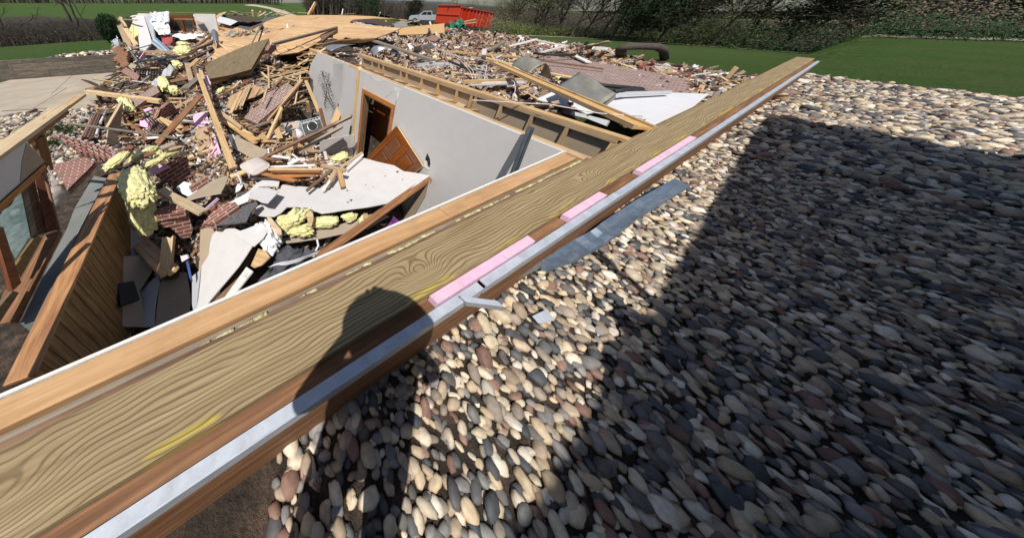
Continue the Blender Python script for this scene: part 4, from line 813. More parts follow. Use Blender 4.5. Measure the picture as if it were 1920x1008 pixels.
def weeds(x, y, n, s, lab, seed):
    rr = random.Random(seed); p = pt(x, y, -2.4); V_, F_ = [], []
    for i in range(n):
        c = Vector((p.x+rr.gauss(0, s), p.y+rr.gauss(0, s*.8), -2.4)); d = Vector((rr.gauss(0, .6), rr.gauss(0, .6), 1)).normalized()*rr.uniform(.08, .22); w_ = d.orthogonal().normalized()*.008; j = len(V_); V_ += [c-w_, c+w_, c+d+Vector((0, 0, -.01))]; F_.append((j, j+1, j+2))
    me = bpy.data.meshes.new('weeds'); me.from_pydata([tuple(v) for v in V_], [], F_); setp(link('weeds', me, 'grass'), lab, 'weeds', None, 'stuff')
weeds(118, 248, 1500, .30, 'green weeds growing through the stones beside the window wall', 1); weeds(95, 272, 500, .14, 'small tuft of weeds by the foot of the racked brick wall', 2)

# pickup truck and roll off container
def prism(bm, prof, F, b0, b1, mi=0):
    uvl = bm.loops.layers.uv.verify(); f = [bm.verts.new(F.p(a, b0, z)) for a, z in prof]; g = [bm.verts.new(F.p(a, b1, z)) for a, z in prof]; bm.faces.new(f).material_index = mi; bm.faces.new(g[::-1]).material_index = mi
    for i in range(len(f)): j = (i+1) % len(f); bm.faces.new([f[j], f[i], g[i], g[j]]).material_index = mi
def wheel(bm, F, a, b, z, r, w_, mi=0):
    tube(bm, [F.p(a, b, z), F.p(a, b+w_, z)], r, 20, mi)
def truck():
    r = ray(766, 42); k = 47/r.y; P = ORG+r*k; r2 = ray(816, 46); P2 = ORG+r2*(45.5/r2.y); A = Vector((P2.x-P.x, P2.y-P.y, 0)); L = A.length; A.normalize(); B = Vector((-A.y, A.x, 0)); s = L/5.4*1.2; z0 = P.z-.15
    F = Fr(Vector((P.x, P.y, z0)), A*s, B*s); F.p = lambda a, b, z: F.O+F.A*a+F.B*b+Z*z*s
    t = empty('pickup_truck', F.O, 'silver crew cab pickup truck parked left of the red container', 'pickup truck')
    part('body', 'truck_paint', t, lambda bm: (prism(bm, [(0, .45), (0, 1.05), (.15, 1.18), (1.5, 1.28), (1.55, .45)], F, 0, 2), prism(bm, [(1.551, .45), (1.551, 1.28), (3.8, 1.28), (3.8, .45)], F, .02, 1.98), prism(bm, [(3.801, .5), (3.801, 1.30), (5.9, 1.28), (5.9, .55)], F, .0, 2)))
    part('cab', 'truck_paint', t, lambda bm: prism(bm, [(1.5, 1.281), (2.15, 1.88), (3.55, 1.90), (3.78, 1.281)], F, .12, 1.88))
    part('side_window', 'glass_dark', t, lambda bm: (prism(bm, [(1.85, 1.33), (2.25, 1.78), (2.78, 1.80), (2.78, 1.33)], F, .10, .118), prism(bm, [(2.86, 1.33), (2.86, 1.80), (3.45, 1.80), (3.6, 1.33)], F, .10, .118)))
    part('windshield', 'glass_dark', t, lambda bm: addbox(bm, F.p(1.58, .2, 1.33), F.B*1.6, F.A*.48+Z*.44*s, Z*.01-F.A*.012))
    for a in (1.0, 4.85):
        wl_ = part('wheel', 'rubber', t, lambda bm: wheel(bm, F, a, -.03, .42, .42*s, .28)); part('rim', 'metal', wl_, lambda bm: wheel(bm, F, a, -.05, .42, .24*s, .019))
        part('wheel', 'rubber', t, lambda bm: wheel(bm, F, a, 1.75, .42, .42*s, .28))
    part('bumper', 'metal', t, lambda bm: F.box(bm, -.12, -.005, .05, 1.95, .45*s, .68*s)); part('headlight', 'pvc', t, lambda bm: F.box(bm, -.012, .0, .05, .4, .85*s, 1.05*s)); part('headlight', 'pvc', t, lambda bm: F.box(bm, -.012, .0, 1.6, 1.95, .85*s, 1.05*s))
    part('trim', 'rubber', t, lambda bm: F.box(bm, .1, 5.8, -.012, -.001, .50*s, .58*s))
truck()
def dumpster():
    def g(px, py, D): r = ray(px, py); return ORG+r*(D/r.y)
    A_, B_, E_ = g(816, 41, 38), g(857, 44.5, 34.5), g(918, 53, 39); zb = (A_.z+B_.z)/2-.1; A_.z = B_.z = zb; X = (B_-A_); Y = Vector((E_.x-B_.x, E_.y-B_.y, E_.z-zb)); h = 1.95; up = Vector((0, 0, h))
    t = empty('roll_off_container', A_, 'large red roll off dumpster heaped with debris at the far edge of the rubble', 'dumpster')
    def panel(bm, o, x, y, th): n_ = x.cross(y).normalized(); addbox(bm, o, x, y, n_*th)
    part('end_panel', 'dumpster', t, lambda bm: panel(bm, A_, X, up, -.06)); part('side_panel', 'dumpster', t, lambda bm: panel(bm, B_, Y, up*.9, -.06)); part('side_panel', 'dumpster', t, lambda bm: panel(bm, A_, Y, up*.9, -.06)); part('end_panel', 'dumpster', t, lambda bm: panel(bm, A_+Y, X, up*.9, -.06)); part('floor', 'dumpster', t, lambda bm: panel(bm, A_, X, Y, .06))
    yn = Y.normalized(); out = X.normalized()
    for i in range(10): part('rib', 'dumpster', t, lambda bm: addbox(bm, B_+Y*((i+.35)/10)+out*.02, up*.86, yn*.10, out*.10))
    nx = Vector((X.y, -X.x, 0)).normalized(); nx = nx if nx.dot(A_) < 0 else -nx
    part('rail', 'dumpster', t, lambda bm: (addbox(bm, A_+up+nx*.03, X, nx*.08, Z*.1), addbox(bm, A_+up*.5+nx*.03, X, nx*.06, Z*.07), addbox(bm, B_+up*.9, Y, out*.1, Z*.1)))
    part('latch', 'rubber', t, lambda bm: addbox(bm, A_+X*.48+up*.75+nx*.05, X*.02, nx*.05, Z*.35))
    for i, (a, b) in enumerate((((862, 20), (885, 14)), ((870, 22), (890, 20)), ((855, 14), (878, 22)))):
        p, q = g(*a, 37.5), g(*b, 38); pl('load_board', 'tan board sticking out of the red container, '+['topmost', 'lowest and flattest', 'leftmost'][i]+' of the three', p, q, .5, .05, 'paper' if i != 1 else 'pine', group='boards on top of the container load')
dumpster()
# ------------------------------------------------------------------ debris in the room: sheets, batts, big pieces
CEIL = [(806, 329, -1.15), (530, 346, -1.45), (640, 396, -1.36)]
def fold(p): return 0
cs = empty('ceiling_sheet', pt(640, 360, -1.5), 'large torn white ceiling panel lying across the debris with a crease', 'drywall sheet')
slab('sheet_face', [(530, 346), (600, 353), (640, 351), (690, 366), (731, 380), (690, 388), (650, 393), (620, 398), (603, 400), (592, 396), (574, 393), (560, 388), (538, 388), (527, 399), (514, 406), (499, 406), (484, 404), (475, 400), (481, 388), (505, 372)], [(731, 380, -1.25), (530, 346, -1.5), (603, 400, -1.42)], .013, ['dw_light', 'paper', 'gyp'], parent=cs, jag=.006)
slab('sheet_face', [(600, 353), (608, 345), (640, 330), (655, 303), (668, 293), (678, 295), (707, 303), (739, 310), (757, 321), (780, 324), (806, 329), (731, 380), (690, 366), (640, 351)], [(806, 329, -1.13), (731, 380, -1.25), (600, 353, -1.44)], .013, ['dw_light', 'paper', 'gyp'], parent=cs, jag=.006)
for i, (x, y, s) in enumerate([(745, 322, 3), (722, 330, 1.6), (755, 336, 1.6), (651, 357, 2), (658, 375, 3), (652, 379, 2), (686, 346, 1.2), (700, 350, 1.2)]):
    slab('tear', [(x-s, y), (x, y-s*.5), (x+s, y-s*.3), (x+s*.3, y+s*.6)], [(806, 329, -1.125), (731, 380, -1.24), (600, 353, -1.43)] if y < 352 else [(731, 380, -1.24), (530, 346, -1.49), (603, 400, -1.41)], .001, 'dark_wood', parent=cs)
pl('roof_rafter', 'weathered brown rafter slanting from the white panel tip down to the foreground plate', (806, 333, -1.16), (596, 482, -1.35), .10, .05, 'brown_wood', jag=.01, roll=.25)
slab('drywall_sheet', [(741, 412), (757, 402), (778, 368), (806, 338), (800, 360), (770, 412)], (IW.p(0, -.10, 0), -NW), .012, PB, 'shaded brown backed drywall piece standing against the grey wall under the rafter', 'drywall sheet')
blob('insulation_batt', [((524, 424, -1.5), (560, 404, -1.42), .12, .6), ((545, 432, -1.55), (578, 432, -1.52), .09, .6), ((540, 410, -1.45), (575, 398, -1.4), .08, .6)], 'insul', 'large torn yellow insulation batt spilling out below the white panel', 'insulation', amp=.45, freq=3)
blob('insulation_roll', [((588, 418, -1.55), (628, 414, -1.5), .085, .8)], 'insul', 'small rolled yellow insulation batt under the edge of the white panel', 'insulation', amp=.2, freq=3)
blob('insulation_tuft', [((646, 408, -1.5), (662, 404, -1.5), .05, .8), ((655, 415, -1.55), (668, 402, -1.5), .03, .8)], 'insul', 'yellow insulation tuft behind the white chip under the panel', 'insulation', amp=.5)
blob('insulation_tuft', [((676, 414, -1.5), (688, 406, -1.5), .045, .9)], 'insul', 'yellow insulation tuft beside the slanting brown rafter', 'insulation', amp=.4)
blob('loose_fill', [((494, 430, -1.4), (508, 462, -1.5), .10, .5), ((502, 420, -1.38), (520, 450, -1.5), .06, .5), ((486, 425, -1.42), (500, 438, -1.42), .07, .5)], 'ins_white', 'heap of white blown insulation left of the yellow batt', 'insulation', amp=.5, freq=3)
slab('drywall_sheet', [(520, 450), (586, 434), (640, 420), (706, 398), (730, 405), (690, 428), (650, 437), (595, 448), (536, 456)], [(520, 450, -1.65), (706, 398, -1.6), (650, 437, -1.66)], .013, PB, 'brown backed drywall strip under the insulation, white edge towards the plate', 'drywall sheet', jag=.005)
slab('wood_block', [(500, 406), (508, 408), (527, 430), (528, 440), (519, 440), (503, 415)], [(500, 406, -1.3), (527, 430, -1.33), (519, 440, -1.36)], .04, 'pale', 'broken brown wood strip between the white fill and the yellow batt', 'board', jag=.01)
slab('wood_block', [(577, 398), (586, 398), (588, 410), (584, 425), (578, 424), (576, 408)], [(577, 398, -1.32), (588, 410, -1.35), (578, 424, -1.42)], .03, 'pine', 'short upright wood chunk between the two yellow batts', 'board', jag=.01)
slab('wood_block', [(682, 399), (690, 402), (692, 412), (680, 409)], [(682, 399, -1.4), (692, 412, -1.4), (680, 409, -1.45)], .04, 'pine', 'tan wood chunk beside the brown rafter', 'board')
WP = [(370, 582, -2.0), (404, 432, -1.72), (476, 456, -1.45)]
slab('drywall_sheet', [(366, 590), (372, 560), (376, 525), (378, 499), (391, 478), (394, 455), (398, 440), (408, 429), (440, 428), (462, 436), (476, 456), (447, 500), (420, 532), (393, 564), (378, 590)], WP, .014, ['dw_light', 'paper', 'gyp'], 'tall bright white drywall piece standing in the pit by the foreground plate', 'drywall sheet', jag=.008)
slab('drywall_sheet', [(440, 436), (484, 420), (500, 436), (494, 446), (476, 462), (452, 448)], [(440, 436, -1.45), (500, 436, -1.35), (476, 462, -1.42)], .013, DW, 'small grey drywall flap between the dark shingles and the white fill', 'drywall sheet', jag=.01)
slab('drywall_sheet', [(376, 430), (398, 424), (403, 440), (392, 470), (388, 500), (379, 500), (372, 520), (374, 470)], [(376, 430, -1.85), (403, 440, -1.8), (372, 520, -2.05)], .013, PB, 'brown paper backing standing left of the tall white drywall piece', 'drywall sheet')
slab('plywood_strip', [(484, 466), (498, 470), (506, 482), (490, 497), (476, 502), (470, 498)], [(484, 466, -1.5), (506, 482, -1.45), (470, 498, -1.6)], .02, 'pine', 'broken tan plywood strip below the white blown insulation', 'board', jag=.01)
slab('wood_trim', [(462, 500), (474, 508), (444, 545), (420, 575), (408, 575)], [(462, 500, -1.6), (474, 508, -1.55), (420, 575, -1.6)], .02, 'white_wood', 'white painted trim leaning beside the tall white drywall piece', 'trim board')
pl('trim_board', 'brown door trim leaning behind the tall white drywall piece', (476, 470, -1.75), (404, 572, -1.95), .10, .03, 'brown_wood')
crumple('dark_blanket', [(470, 545, -1.9), (535, 515, -1.75), (590, 470, -1.5), (538, 462, -1.45)], 'cloth_gray', 'dark grey crumpled blanket in the pit below the brown backed drywall', 'blanket', amp=.12, n=26, freq=4)
crumple('purple_cloth', [(718, 434, -1.6), (738, 407, -1.25), (757, 420, -1.2), (742, 440, -1.5)], 'cloth_purple', 'purple patterned cloth wedged beside the foreground plate', 'cloth', amp=.05, n=12)
crumple('white_cloth', [(505, 500, -1.3), (540, 497, -1.25), (585, 478, -1.1), (600, 470, -1.0)], 'cloth_white', 'white rag hanging behind the foreground plate', 'cloth', amp=.04, n=10)
# shaded pit on the left
slab('drywall_sheet', [(187, 481), (232, 480), (276, 479), (285, 510), (262, 545), (268, 575), (280, 612), (158, 612), (166, 560)], [(187, 481, -1.60), (276, 479, -2.0), (160, 600, -1.85)], .013, PB, 'big shaded brown backed drywall sheet at the bottom of the pit', 'drywall sheet')
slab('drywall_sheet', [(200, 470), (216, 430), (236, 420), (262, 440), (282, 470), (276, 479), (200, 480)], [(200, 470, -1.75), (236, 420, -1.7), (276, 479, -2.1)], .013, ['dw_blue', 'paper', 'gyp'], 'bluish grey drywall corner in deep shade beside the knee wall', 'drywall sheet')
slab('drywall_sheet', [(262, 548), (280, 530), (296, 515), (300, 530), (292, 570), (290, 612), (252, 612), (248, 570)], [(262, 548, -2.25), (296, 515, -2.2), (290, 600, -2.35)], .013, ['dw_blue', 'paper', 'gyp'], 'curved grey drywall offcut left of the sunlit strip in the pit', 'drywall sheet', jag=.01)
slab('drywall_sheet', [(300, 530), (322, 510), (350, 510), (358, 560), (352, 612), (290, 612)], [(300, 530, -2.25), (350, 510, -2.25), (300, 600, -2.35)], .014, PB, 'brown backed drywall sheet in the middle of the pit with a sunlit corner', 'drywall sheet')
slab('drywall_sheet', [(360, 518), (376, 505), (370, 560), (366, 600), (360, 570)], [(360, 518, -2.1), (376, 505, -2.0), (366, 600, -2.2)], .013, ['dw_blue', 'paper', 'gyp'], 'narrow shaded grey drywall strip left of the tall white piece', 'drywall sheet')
pl('lumber', 'wide orange board in shade slanting across the pit under the batt', (246, 436, -1.95), (318, 508, -1.95), .24, .04, 'pine', roll=.3); pl('lumber', 'short sunlit board end with a knot standing in the pit', (314, 446, -1.75), (308, 510, -2.0), .15, .09, 'pale')
pl('lumber', 'small wood block at the foot of the sunlit board end', (314, 512, -1.95), (326, 503, -1.9), .05, .05, 'pale')
slab('flat_screen', [(221, 531), (251, 526), (262, 560), (226, 572)], [(221, 531, -1.83), (251, 526, -1.93), (226, 572, -1.92)], .05, 'black', 'black flat screen lying on the brown drywall in the pit', 'screen')
bm = BM(); 
for k in range(4): tube(bm, [pt(346+k*1.5, 478+k, -1.85), pt(352+k, 500, -1.9), pt(356+k, 520, -1.95), pt(360, 528, -2.0)], .008, 5)
finish('blue_strap', bm, 'strap_blue', None, 'blue nylon strap hanging in the shaded pit left of the white sheet', 'strap')
slab('white_scrap', [(338, 480), (350, 477), (353, 484), (341, 491)], [(338, 480, -1.8), (350, 477, -1.75), (341, 491, -1.85)], .02, 'pvc', 'pale plastic scrap above the blue strap', 'scrap')
# insulation on the left
blob('insulation_batt', [((248, 328, -1.05), (268, 375, -1.15), .185, .6)], 'insul', 'biggest yellow insulation batt hanging down into the pit beside the knee wall', 'insulation', amp=.26, freq=4.5, sub=5)
blob('insulation_batt', [((258, 372, -1.28), (276, 425, -1.6), .16, .5)], 'insul', 'lower folded half of the hanging yellow batt, mostly in shade', 'insulation', amp=.25, freq=2.5, sub=5)
blob('insulation_batt', [((204, 314, -1.15), (236, 288, -1.1), .105, .45)], 'insul', 'yellow insulation batt draped over the brick rubble, left one', 'insulation', amp=.35, freq=3)
blob('insulation_batt', [((248, 298, -1.1), (290, 276, -1.1), .09, .4), ((292, 280, -1.15), (300, 300, -1.2), .08, .4)], 'insul', 'long yellow insulation batt lying across a tan board', 'insulation', amp=.3, freq=3)
blob('insulation_batt', [((272, 312, -1.15), (302, 298, -1.15), .08, .4), ((304, 294, -1.15), (332, 284, -1.2), .085, .4)], 'insul', 'yellow insulation batt stretched to the right over the shaded brick slab', 'insulation', amp=.35, freq=3)
pl('lumber', 'tan board end showing between the yellow batts', (232, 306, -1.15), (262, 292, -1.1), .14, .04, 'paper'); pl('lumber', 'brick coloured board piece lying on the yellow batts', (266, 292, -1.05), (290, 285, -1.05), .10, .03, 'brown_wood')
pl('lumber', 'pale tan board corner on the right yellow batt', (303, 276, -1.02), (326, 268, -1.0), .14, .03, 'paper'); slab('foam_sheet', [(276, 318), (306, 306), (318, 312), (284, 328)], [(276, 318, -1.35), (318, 312, -1.35), (284, 328, -1.4)], .03, 'pink', 'shaded pink foam strip under the right yellow batt', 'foam board')
# brick pieces
BR = ['brick', 'mortar', 'brick']
slab('brick_slab', [(288, 398), (297, 390), (330, 380), (352, 391), (347, 396), (294, 405)], [(288, 398, -1.45), (330, 380, -1.5), (352, 391, -1.5)], .10, BR, 'sunlit top of a brick corner chunk below the yellow batt', 'brick slab', ud=(5, 4))
slab('brick_slab', [(295, 405), (350, 394), (362, 430), (356, 446), (340, 446), (318, 425), (306, 428)], [(295, 405, -1.47), (350, 394, -1.53), (350, 446, -2.0)], .12, BR, 'shaded face of the brick corner chunk hanging into the pit', 'brick slab', ud=(0, 1))
slab('brick_slab', [(283, 325), (316, 305), (350, 293), (354, 300), (353, 345), (330, 342), (300, 336)], [(283, 325, -1.5), (350, 293, -1.4), (330, 342, -1.75)], .10, BR, 'shaded brick slab standing under the right yellow batt', 'brick slab', ud=(0, 1))
slab('brick_slab', [(93, 309), (130, 301), (160, 294), (170, 300), (177, 304), (165, 318), (142, 340), (126, 356), (112, 330)], [(93, 309, -1.65), (160, 294, -1.65), (126, 356, -1.65)], .10, BR, 'square brick slab with cored ends beside the torn wall covering', 'brick slab', ud=(1, 2))
slab('brick_slab', [(354, 352), (388, 330), (395, 340), (360, 362)], [(354, 352, -1.5), (388, 330, -1.4), (360, 362, -1.6)], .1, BR, 'small shaded brick piece left of the printed pink foam', 'brick slab', ud=(3, 2))
slab('brick_slab', [(382, 418), (398, 396), (420, 384), (440, 378), (448, 386), (424, 402), (396, 420)], [(382, 418, -1.42), (440, 378, -1.35), (424, 402, -1.36)], .09, BR, 'broken brick slab on the dark shingles left of the white panel', 'brick slab', ud=(0, 3), jag=.02)
slab('shingle_sheet', [(382, 422), (402, 412), (440, 392), (480, 377), (484, 383), (470, 398), (462, 416), (440, 419), (410, 422)], [(382, 422, -1.46), (480, 377, -1.36), (462, 416, -1.42)], .02, 'shingle', 'dark roof shingle sheet with a white rim between bricks and white panel', 'shingles', jag=.01)
slab('brick_slab', [(186, 209), (176, 212), (166, 235), (154, 256), (169, 258), (182, 232), (190, 212)], [(186, 209, -1.85), (154, 256, -1.85), (190, 212, -1.9)], .22, BR, 'narrow brick pier lying along the gravel left of the white pipe', 'brick slab', ud=(1, 3))
slab('brick_slab', [(472, 190), (486, 182), (540, 156), (556, 168), (520, 198), (482, 232), (458, 222)], [(458, 222, -1.35), (540, 156, -.75), (482, 232, -1.35)], .14, ['brick_dusty', 'mortar', 'brick'], 'long fallen brick pier slanting towards the dark hole', 'brick slab', ud=(6, 2), jag=.012)
slab('brick_slab', [(502, 95), (508, 85), (517, 84), (519, 93), (508, 102)], [(502, 95, -.15), (517, 84, -.05), (508, 102, -.3)], .1, BR, 'small brick chunk resting against the tilted brown panel', 'brick slab')
slab('brick_slab', [(290, 225), (300, 205), (322, 192), (334, 208), (318, 218), (284, 240)], [(290, 225, -1.55), (322, 192, -1.35), (284, 240, -1.7)], .12, BR, 'sunlit zigzag brick slab in the middle of the left rubble', 'brick slab', ud=(5, 4), jag=.03)
slab('brick_slab', [(286, 244), (306, 226), (318, 222), (312, 236), (296, 252)], [(286, 244, -1.65), (318, 222, -1.55), (296, 252, -1.75)], .1, BR, 'smaller brick slab just below the zigzag one', 'brick slab', jag=.02)
slab('brick_slab', [(232, 190), (262, 178), (290, 160), (300, 172), (270, 190), (250, 204)], [(232, 190, -1.75), (290, 160, -1.45), (250, 204, -1.8)], .12, ['brick_dusty', 'mortar', 'brick'], 'dusty brick slab lying on the left rubble near the patio', 'brick slab', jag=.03)
slab('brick_slab', [(226, 134), (236, 126), (262, 142), (256, 152)], [(226, 134, -1.55), (262, 142, -1.5), (256, 152, -1.6)], .1, BR, 'ribbed brick piece near the end of the timber wall', 'brick slab')
slab('brick_slab', [(798, 70), (826, 64), (824, 72), (817, 78), (800, 74)], -.25, .10, BR, 'square of clean brickwork below the tan beam on the far rubble', 'brick slab')
FB = [(1010, 108, -.27), (1195, 135, -.30), (1195, 172, -.30)]
slab('fallen_brick_wall', [(1003, 112), (1030, 104), (1062, 109), (1110, 114), (1160, 124), (1215, 134), (1290, 150), (1290, 190), (1200, 166), (1150, 158), (1100, 150), (1064, 142), (1034, 134), (1030, 122)], FB, .10, ['brick_dusty', 'mortar', 'brick'], 'big fallen brick wall lying flat across the right of the rubble', 'brick wall', ud=(3, 5), jag=.05)
# racked brick wall with stepped brick ends
rb = empty('racked_brick_wall', pt(160, 285, -2), 'leaning brick wall with mortar capped steps, behind the yellow batts', 'brick wall')
for i in range(11):
    x = 104+i*11.5; y = 256+i*3.4
    for j in range(4):
        p = pt(x+j*13, y+j*9.5, -1.60-.02*j); q = pt(x+11+j*13, y+8+j*9.5, -1.60-.02*j); X = q-p; s = Vector((-X.y, X.x, 0)).normalized()
        if y+j*9 > 300 and x+j*13 > 190: continue
        bm = BM(); addbox(bm, p, X*rnd.uniform(.9, 1.0), s*.055, Z*.09); bmesh.ops.recalc_face_normals(bm, faces=bm.faces); finish('brick', bm, 'brick', rb)
    part('mortar_cap', 'mortar', rb, lambda bm: addbox(bm, pt(x-2, y-2, -1.57), U*.06, NV*.07, Z*.08, jag=.01))
slab('wall_panel', [(226, 188), (231, 197), (226, 240), (220, 272), (200, 268), (204, 238)], [(226, 188, -1.5), (204, 238, -1.75), (226, 240, -1.95)], .05, 'paper', 'upright tan wall panel with a pale edge beside the white pipe', 'wall panel')
pl('panel_edge_board', 'pale board along the top of the upright tan wall panel', (200, 238, -1.7), (228, 190, -1.5), .07, .04, 'pale')
for i, (a, b) in enumerate((((199, 209), (188, 231)), ((186, 237), (180, 256)))):
    bm = BM(); tube(bm, [pt(*a, -1.8), pt(*b, -1.8)], .035, 10); finish('white_pipe', bm, 'pvc', None, ['upper', 'lower'][i]+' pale plastic pipe length lying beside the brick pier', 'pipe', 'pale pipes beside the brick pier')
# foam, drywall and wood sheets in the middle
slab('foam_sheet', [(362, 218), (370, 213), (387, 211), (392, 232), (380, 238), (366, 244)], [(362, 218, -1.4), (387, 211, -1.35), (366, 244, -1.6)], .04, 'pink', 'sunlit pink foam square on top of the orange boxed frame', 'foam board', jag=.01)
bx = empty('boxed_frame', pt(382, 265, -1.9), 'orange plywood box with a pine rim in the middle of the rubble', 'frame')
slab('box_face', [(366, 244), (388, 238), (396, 277), (372, 284)], [(366, 244, -1.55), (388, 238, -1.5), (372, 284, -1.75)], .03, 'orange_wood' if 0 else 'pine', parent=bx); pl('rim', None, (347, 298, -1.72), (398, 277, -1.68), .08, .06, 'pale', parent=bx, cat=None)
pk = empty('foam_sheet', pt(405, 300, -1.7), 'pink foam board printed with rows of dark pink writing', 'foam board')
slab('foam', [(388, 250), (402, 250), (416, 292), (388, 300)], [(388, 250, -1.65), (402, 250, -1.62), (388, 300, -1.75)], .04, 'pink', parent=pk); PKP = [(388, 300, -1.72), (416, 293, -1.70), (402, 336, -1.85)]
slab('foam', [(388, 300), (416, 293), (425, 327), (404, 335), (397, 320), (392, 308)], PKP, .04, 'pink', parent=pk)
O_, n_ = plane_of(PKP)
def inkrow(bm, y0, x0, x1, h, wd):
    x = x0
    while x < x1:
        w2 = wd*rnd.uniform(.5, 1.1); f = [onp(a+ (b-y0)*.28, b-(a-x0)*.22, O_+n_*.003, n_) for a, b in ((x, y0), (x+w2, y0), (x+w2, y0+h), (x, y0+h))]
        bm.faces.new([bm.verts.new(p) for p in f]); x += w2*1.5
part('print', 'pink_ink', pk, lambda bm: (inkrow(bm, 300.5, 396, 404, 2.2, 1.3), inkrow(bm, 303.5, 396, 405, 2, 1.3), inkrow(bm, 306.5, 396, 405, 2, 1.3), inkrow(bm, 311.5, 400, 419, 4.6, 2.0), inkrow(bm, 301.2, 409, 413, 1.3, .8), inkrow(bm, 304.8, 409, 415, 1.5, .8)))
slab('drywall_sheet', [(347, 373), (362, 362), (400, 337), (429, 328), (423, 345), (414, 362), (390, 366), (368, 371), (355, 375)], [(347, 373, -1.5), (429, 328, -1.38), (414, 362, -1.4)], .014, PB, 'tan backed drywall sheet lying below the printed pink foam', 'drywall sheet')
slab('drywall_sheet', [(436, 252), (464, 265), (502, 284), (490, 296), (470, 295), (450, 284), (436, 276)], [(436, 252, -1.5), (502, 284, -1.42), (470, 295, -1.5)], .014, PB, 'long tan backed drywall offcut pointing at the cushion', 'drywall sheet', jag=.004)
slab('drywall_sheet', [(428, 252), (437, 252), (441, 270), (438, 274), (431, 270)], [(428, 252, -1.5), (437, 252, -1.46), (438, 274, -1.6)], .01, 'gyp', 'torn white gypsum end of the tan drywall offcut', 'drywall sheet', jag=.015)
slab('drywall_sheet', [(464, 371), (474, 360), (484, 351), (505, 353), (523, 358), (516, 366), (502, 381), (490, 379), (481, 374)], [(464, 371, -1.36), (523, 358, -1.28), (502, 381, -1.30)], .014, DW, 'small square white panel on the left end of the ceiling panel', 'drywall sheet')
slab('drywall_sheet', [(456, 366), (480, 344), (492, 338), (524, 340), (522, 350), (486, 350), (462, 372)], [(456, 366, -1.44), (524, 340, -1.4), (462, 372, -1.46)], .012, DW, 'jagged pale drywall strip above the small square white panel', 'drywall sheet', jag=.02)
slab('trim_panel', [(430, 380), (462, 362), (472, 366), (464, 378), (434, 390)], [(430, 380, -1.46), (472, 366, -1.42), (434, 390, -1.5)], .012, ['gyp', 'paper', 'gyp'], 'cream board strip behind the dark shingles', 'drywall sheet')
def cushion():
    bm = BM(); bmesh.ops.create_icosphere(bm, subdivisions=4, radius=1); a, b, c, d = pt(453, 312, -1.28), pt(480, 297, -1.28), pt(509, 312, -1.26), pt(472, 327, -1.28); o = (a+b+c+d)/4; e1 = (c-a)/2; e2 = (b-d)/2
    for v in bm.verts:
        q = v.co; x = math.copysign(abs(q.x)**.55, q.x); y = math.copysign(abs(q.y)**.55, q.y); X = x*1.0; Y = y*1.0; ed = max(abs(X), abs(Y)); v.co = o+(e1*(X+Y)+e2*(Y-X))*.62+Z*(q.z*.09*(1-.5*ed**3)+.02*noise.noise(q*2))
    finish('cushion', bm, 'cushion', None, 'flattened beige cushion lying in the middle of the debris', 'cushion', smooth=True)
cushion()
slab('plastic_wrap', [(330, 352), (345, 340), (372, 348), (368, 362), (352, 368), (340, 362)], [(330, 352, -1.6), (372, 348, -1.55), (352, 368, -1.62)], .01, 'ins_white', 'crumpled white plastic bag right of the shaded brick slab', 'plastic bag', jag=.03)
pl('lumber', 'pale 2 by 6 with a rounded shadow across it, slanting down right below the batt', (300, 355, -1.35), (380, 396, -1.4), .14, .04, 'pale', roll=.2)
slab('foam_sheet', [(384, 392), (408, 371), (412, 373), (396, 388), (386, 394)], [(384, 392, -1.4), (412, 371, -1.36), (396, 388, -1.42)], .02, 'pink', 'thin pink foam sliver beside the broken brick slab', 'foam board')
# lying six panel door
def door():
    Tp, Rp, Lp = onp(743, 236, IW.p(0, -.05, 0), -NW), onp(792, 312, IW.p(0, -.05, 0), -NW), pt(679, 292, -1.52); X = (Rp-Tp); W_ = X.length; X.normalize(); Y = (Lp-Tp); Y = (Y-X*Y.dot(X)).normalized(); n = X.cross(Y); n = n if n.dot(ORG-Tp) > 0 else -n; H_ = 1.75
    d = empty('panel_door', Tp+Y*1.6, 'reddish brown six panel door torn off and leaning on the grey wall', 'door')
    sc = W_/.80
    def B(a0, a1, b0, b1, z0, z1, al=0): return lambda bm: addbox(bm, Tp+X*a0+Y*b0+n*z0, *( (X*(a1-a0), Y*(b1-b0), n*(z1-z0)) if al == 0 else (Y*(b1-b0), X*(a1-a0), n*(z1-z0))))
    part('core', 'red_door', d, B(0, W_, 0, H_, -.035, -.012, 1)); s = .11*sc; m0 = W_/2
    for a0, a1 in ((0, s), (m0-s*.45, m0+s*.45), (W_-s, W_)): part('stile', 'red_door', d, B(a0, a1, 0, H_, -.0115, 0, 1))
    for b0, b1 in ((0, .12), (.42, .52), (1.15, 1.27)):
        for a0, a1 in ((s+.001, m0-s*.45-.001), (m0+s*.45+.001, W_-s-.001)): part('rail', 'red_door', d, B(a0, a1, b0, b1, -.0115, -.001))
    for b0, b1 in ((.12, .42), (.52, 1.15), (1.27, H_)):
        for a0, a1 in ((s, m0-s*.45), (m0+s*.45, W_-s)):
            o = part('door_panel', 'red_door', d, B(a0+.03, a1-.03, b0+.03, b1-.03, -.0119, -.003, 1)); bevel(o, .006)
    part('edge', 'pale', d, B(W_, W_+.003, 0, H_, -.034, -.001, 1)); part('edge', 'pale', d, B(0, W_, -.003, 0, -.034, -.012))
door()
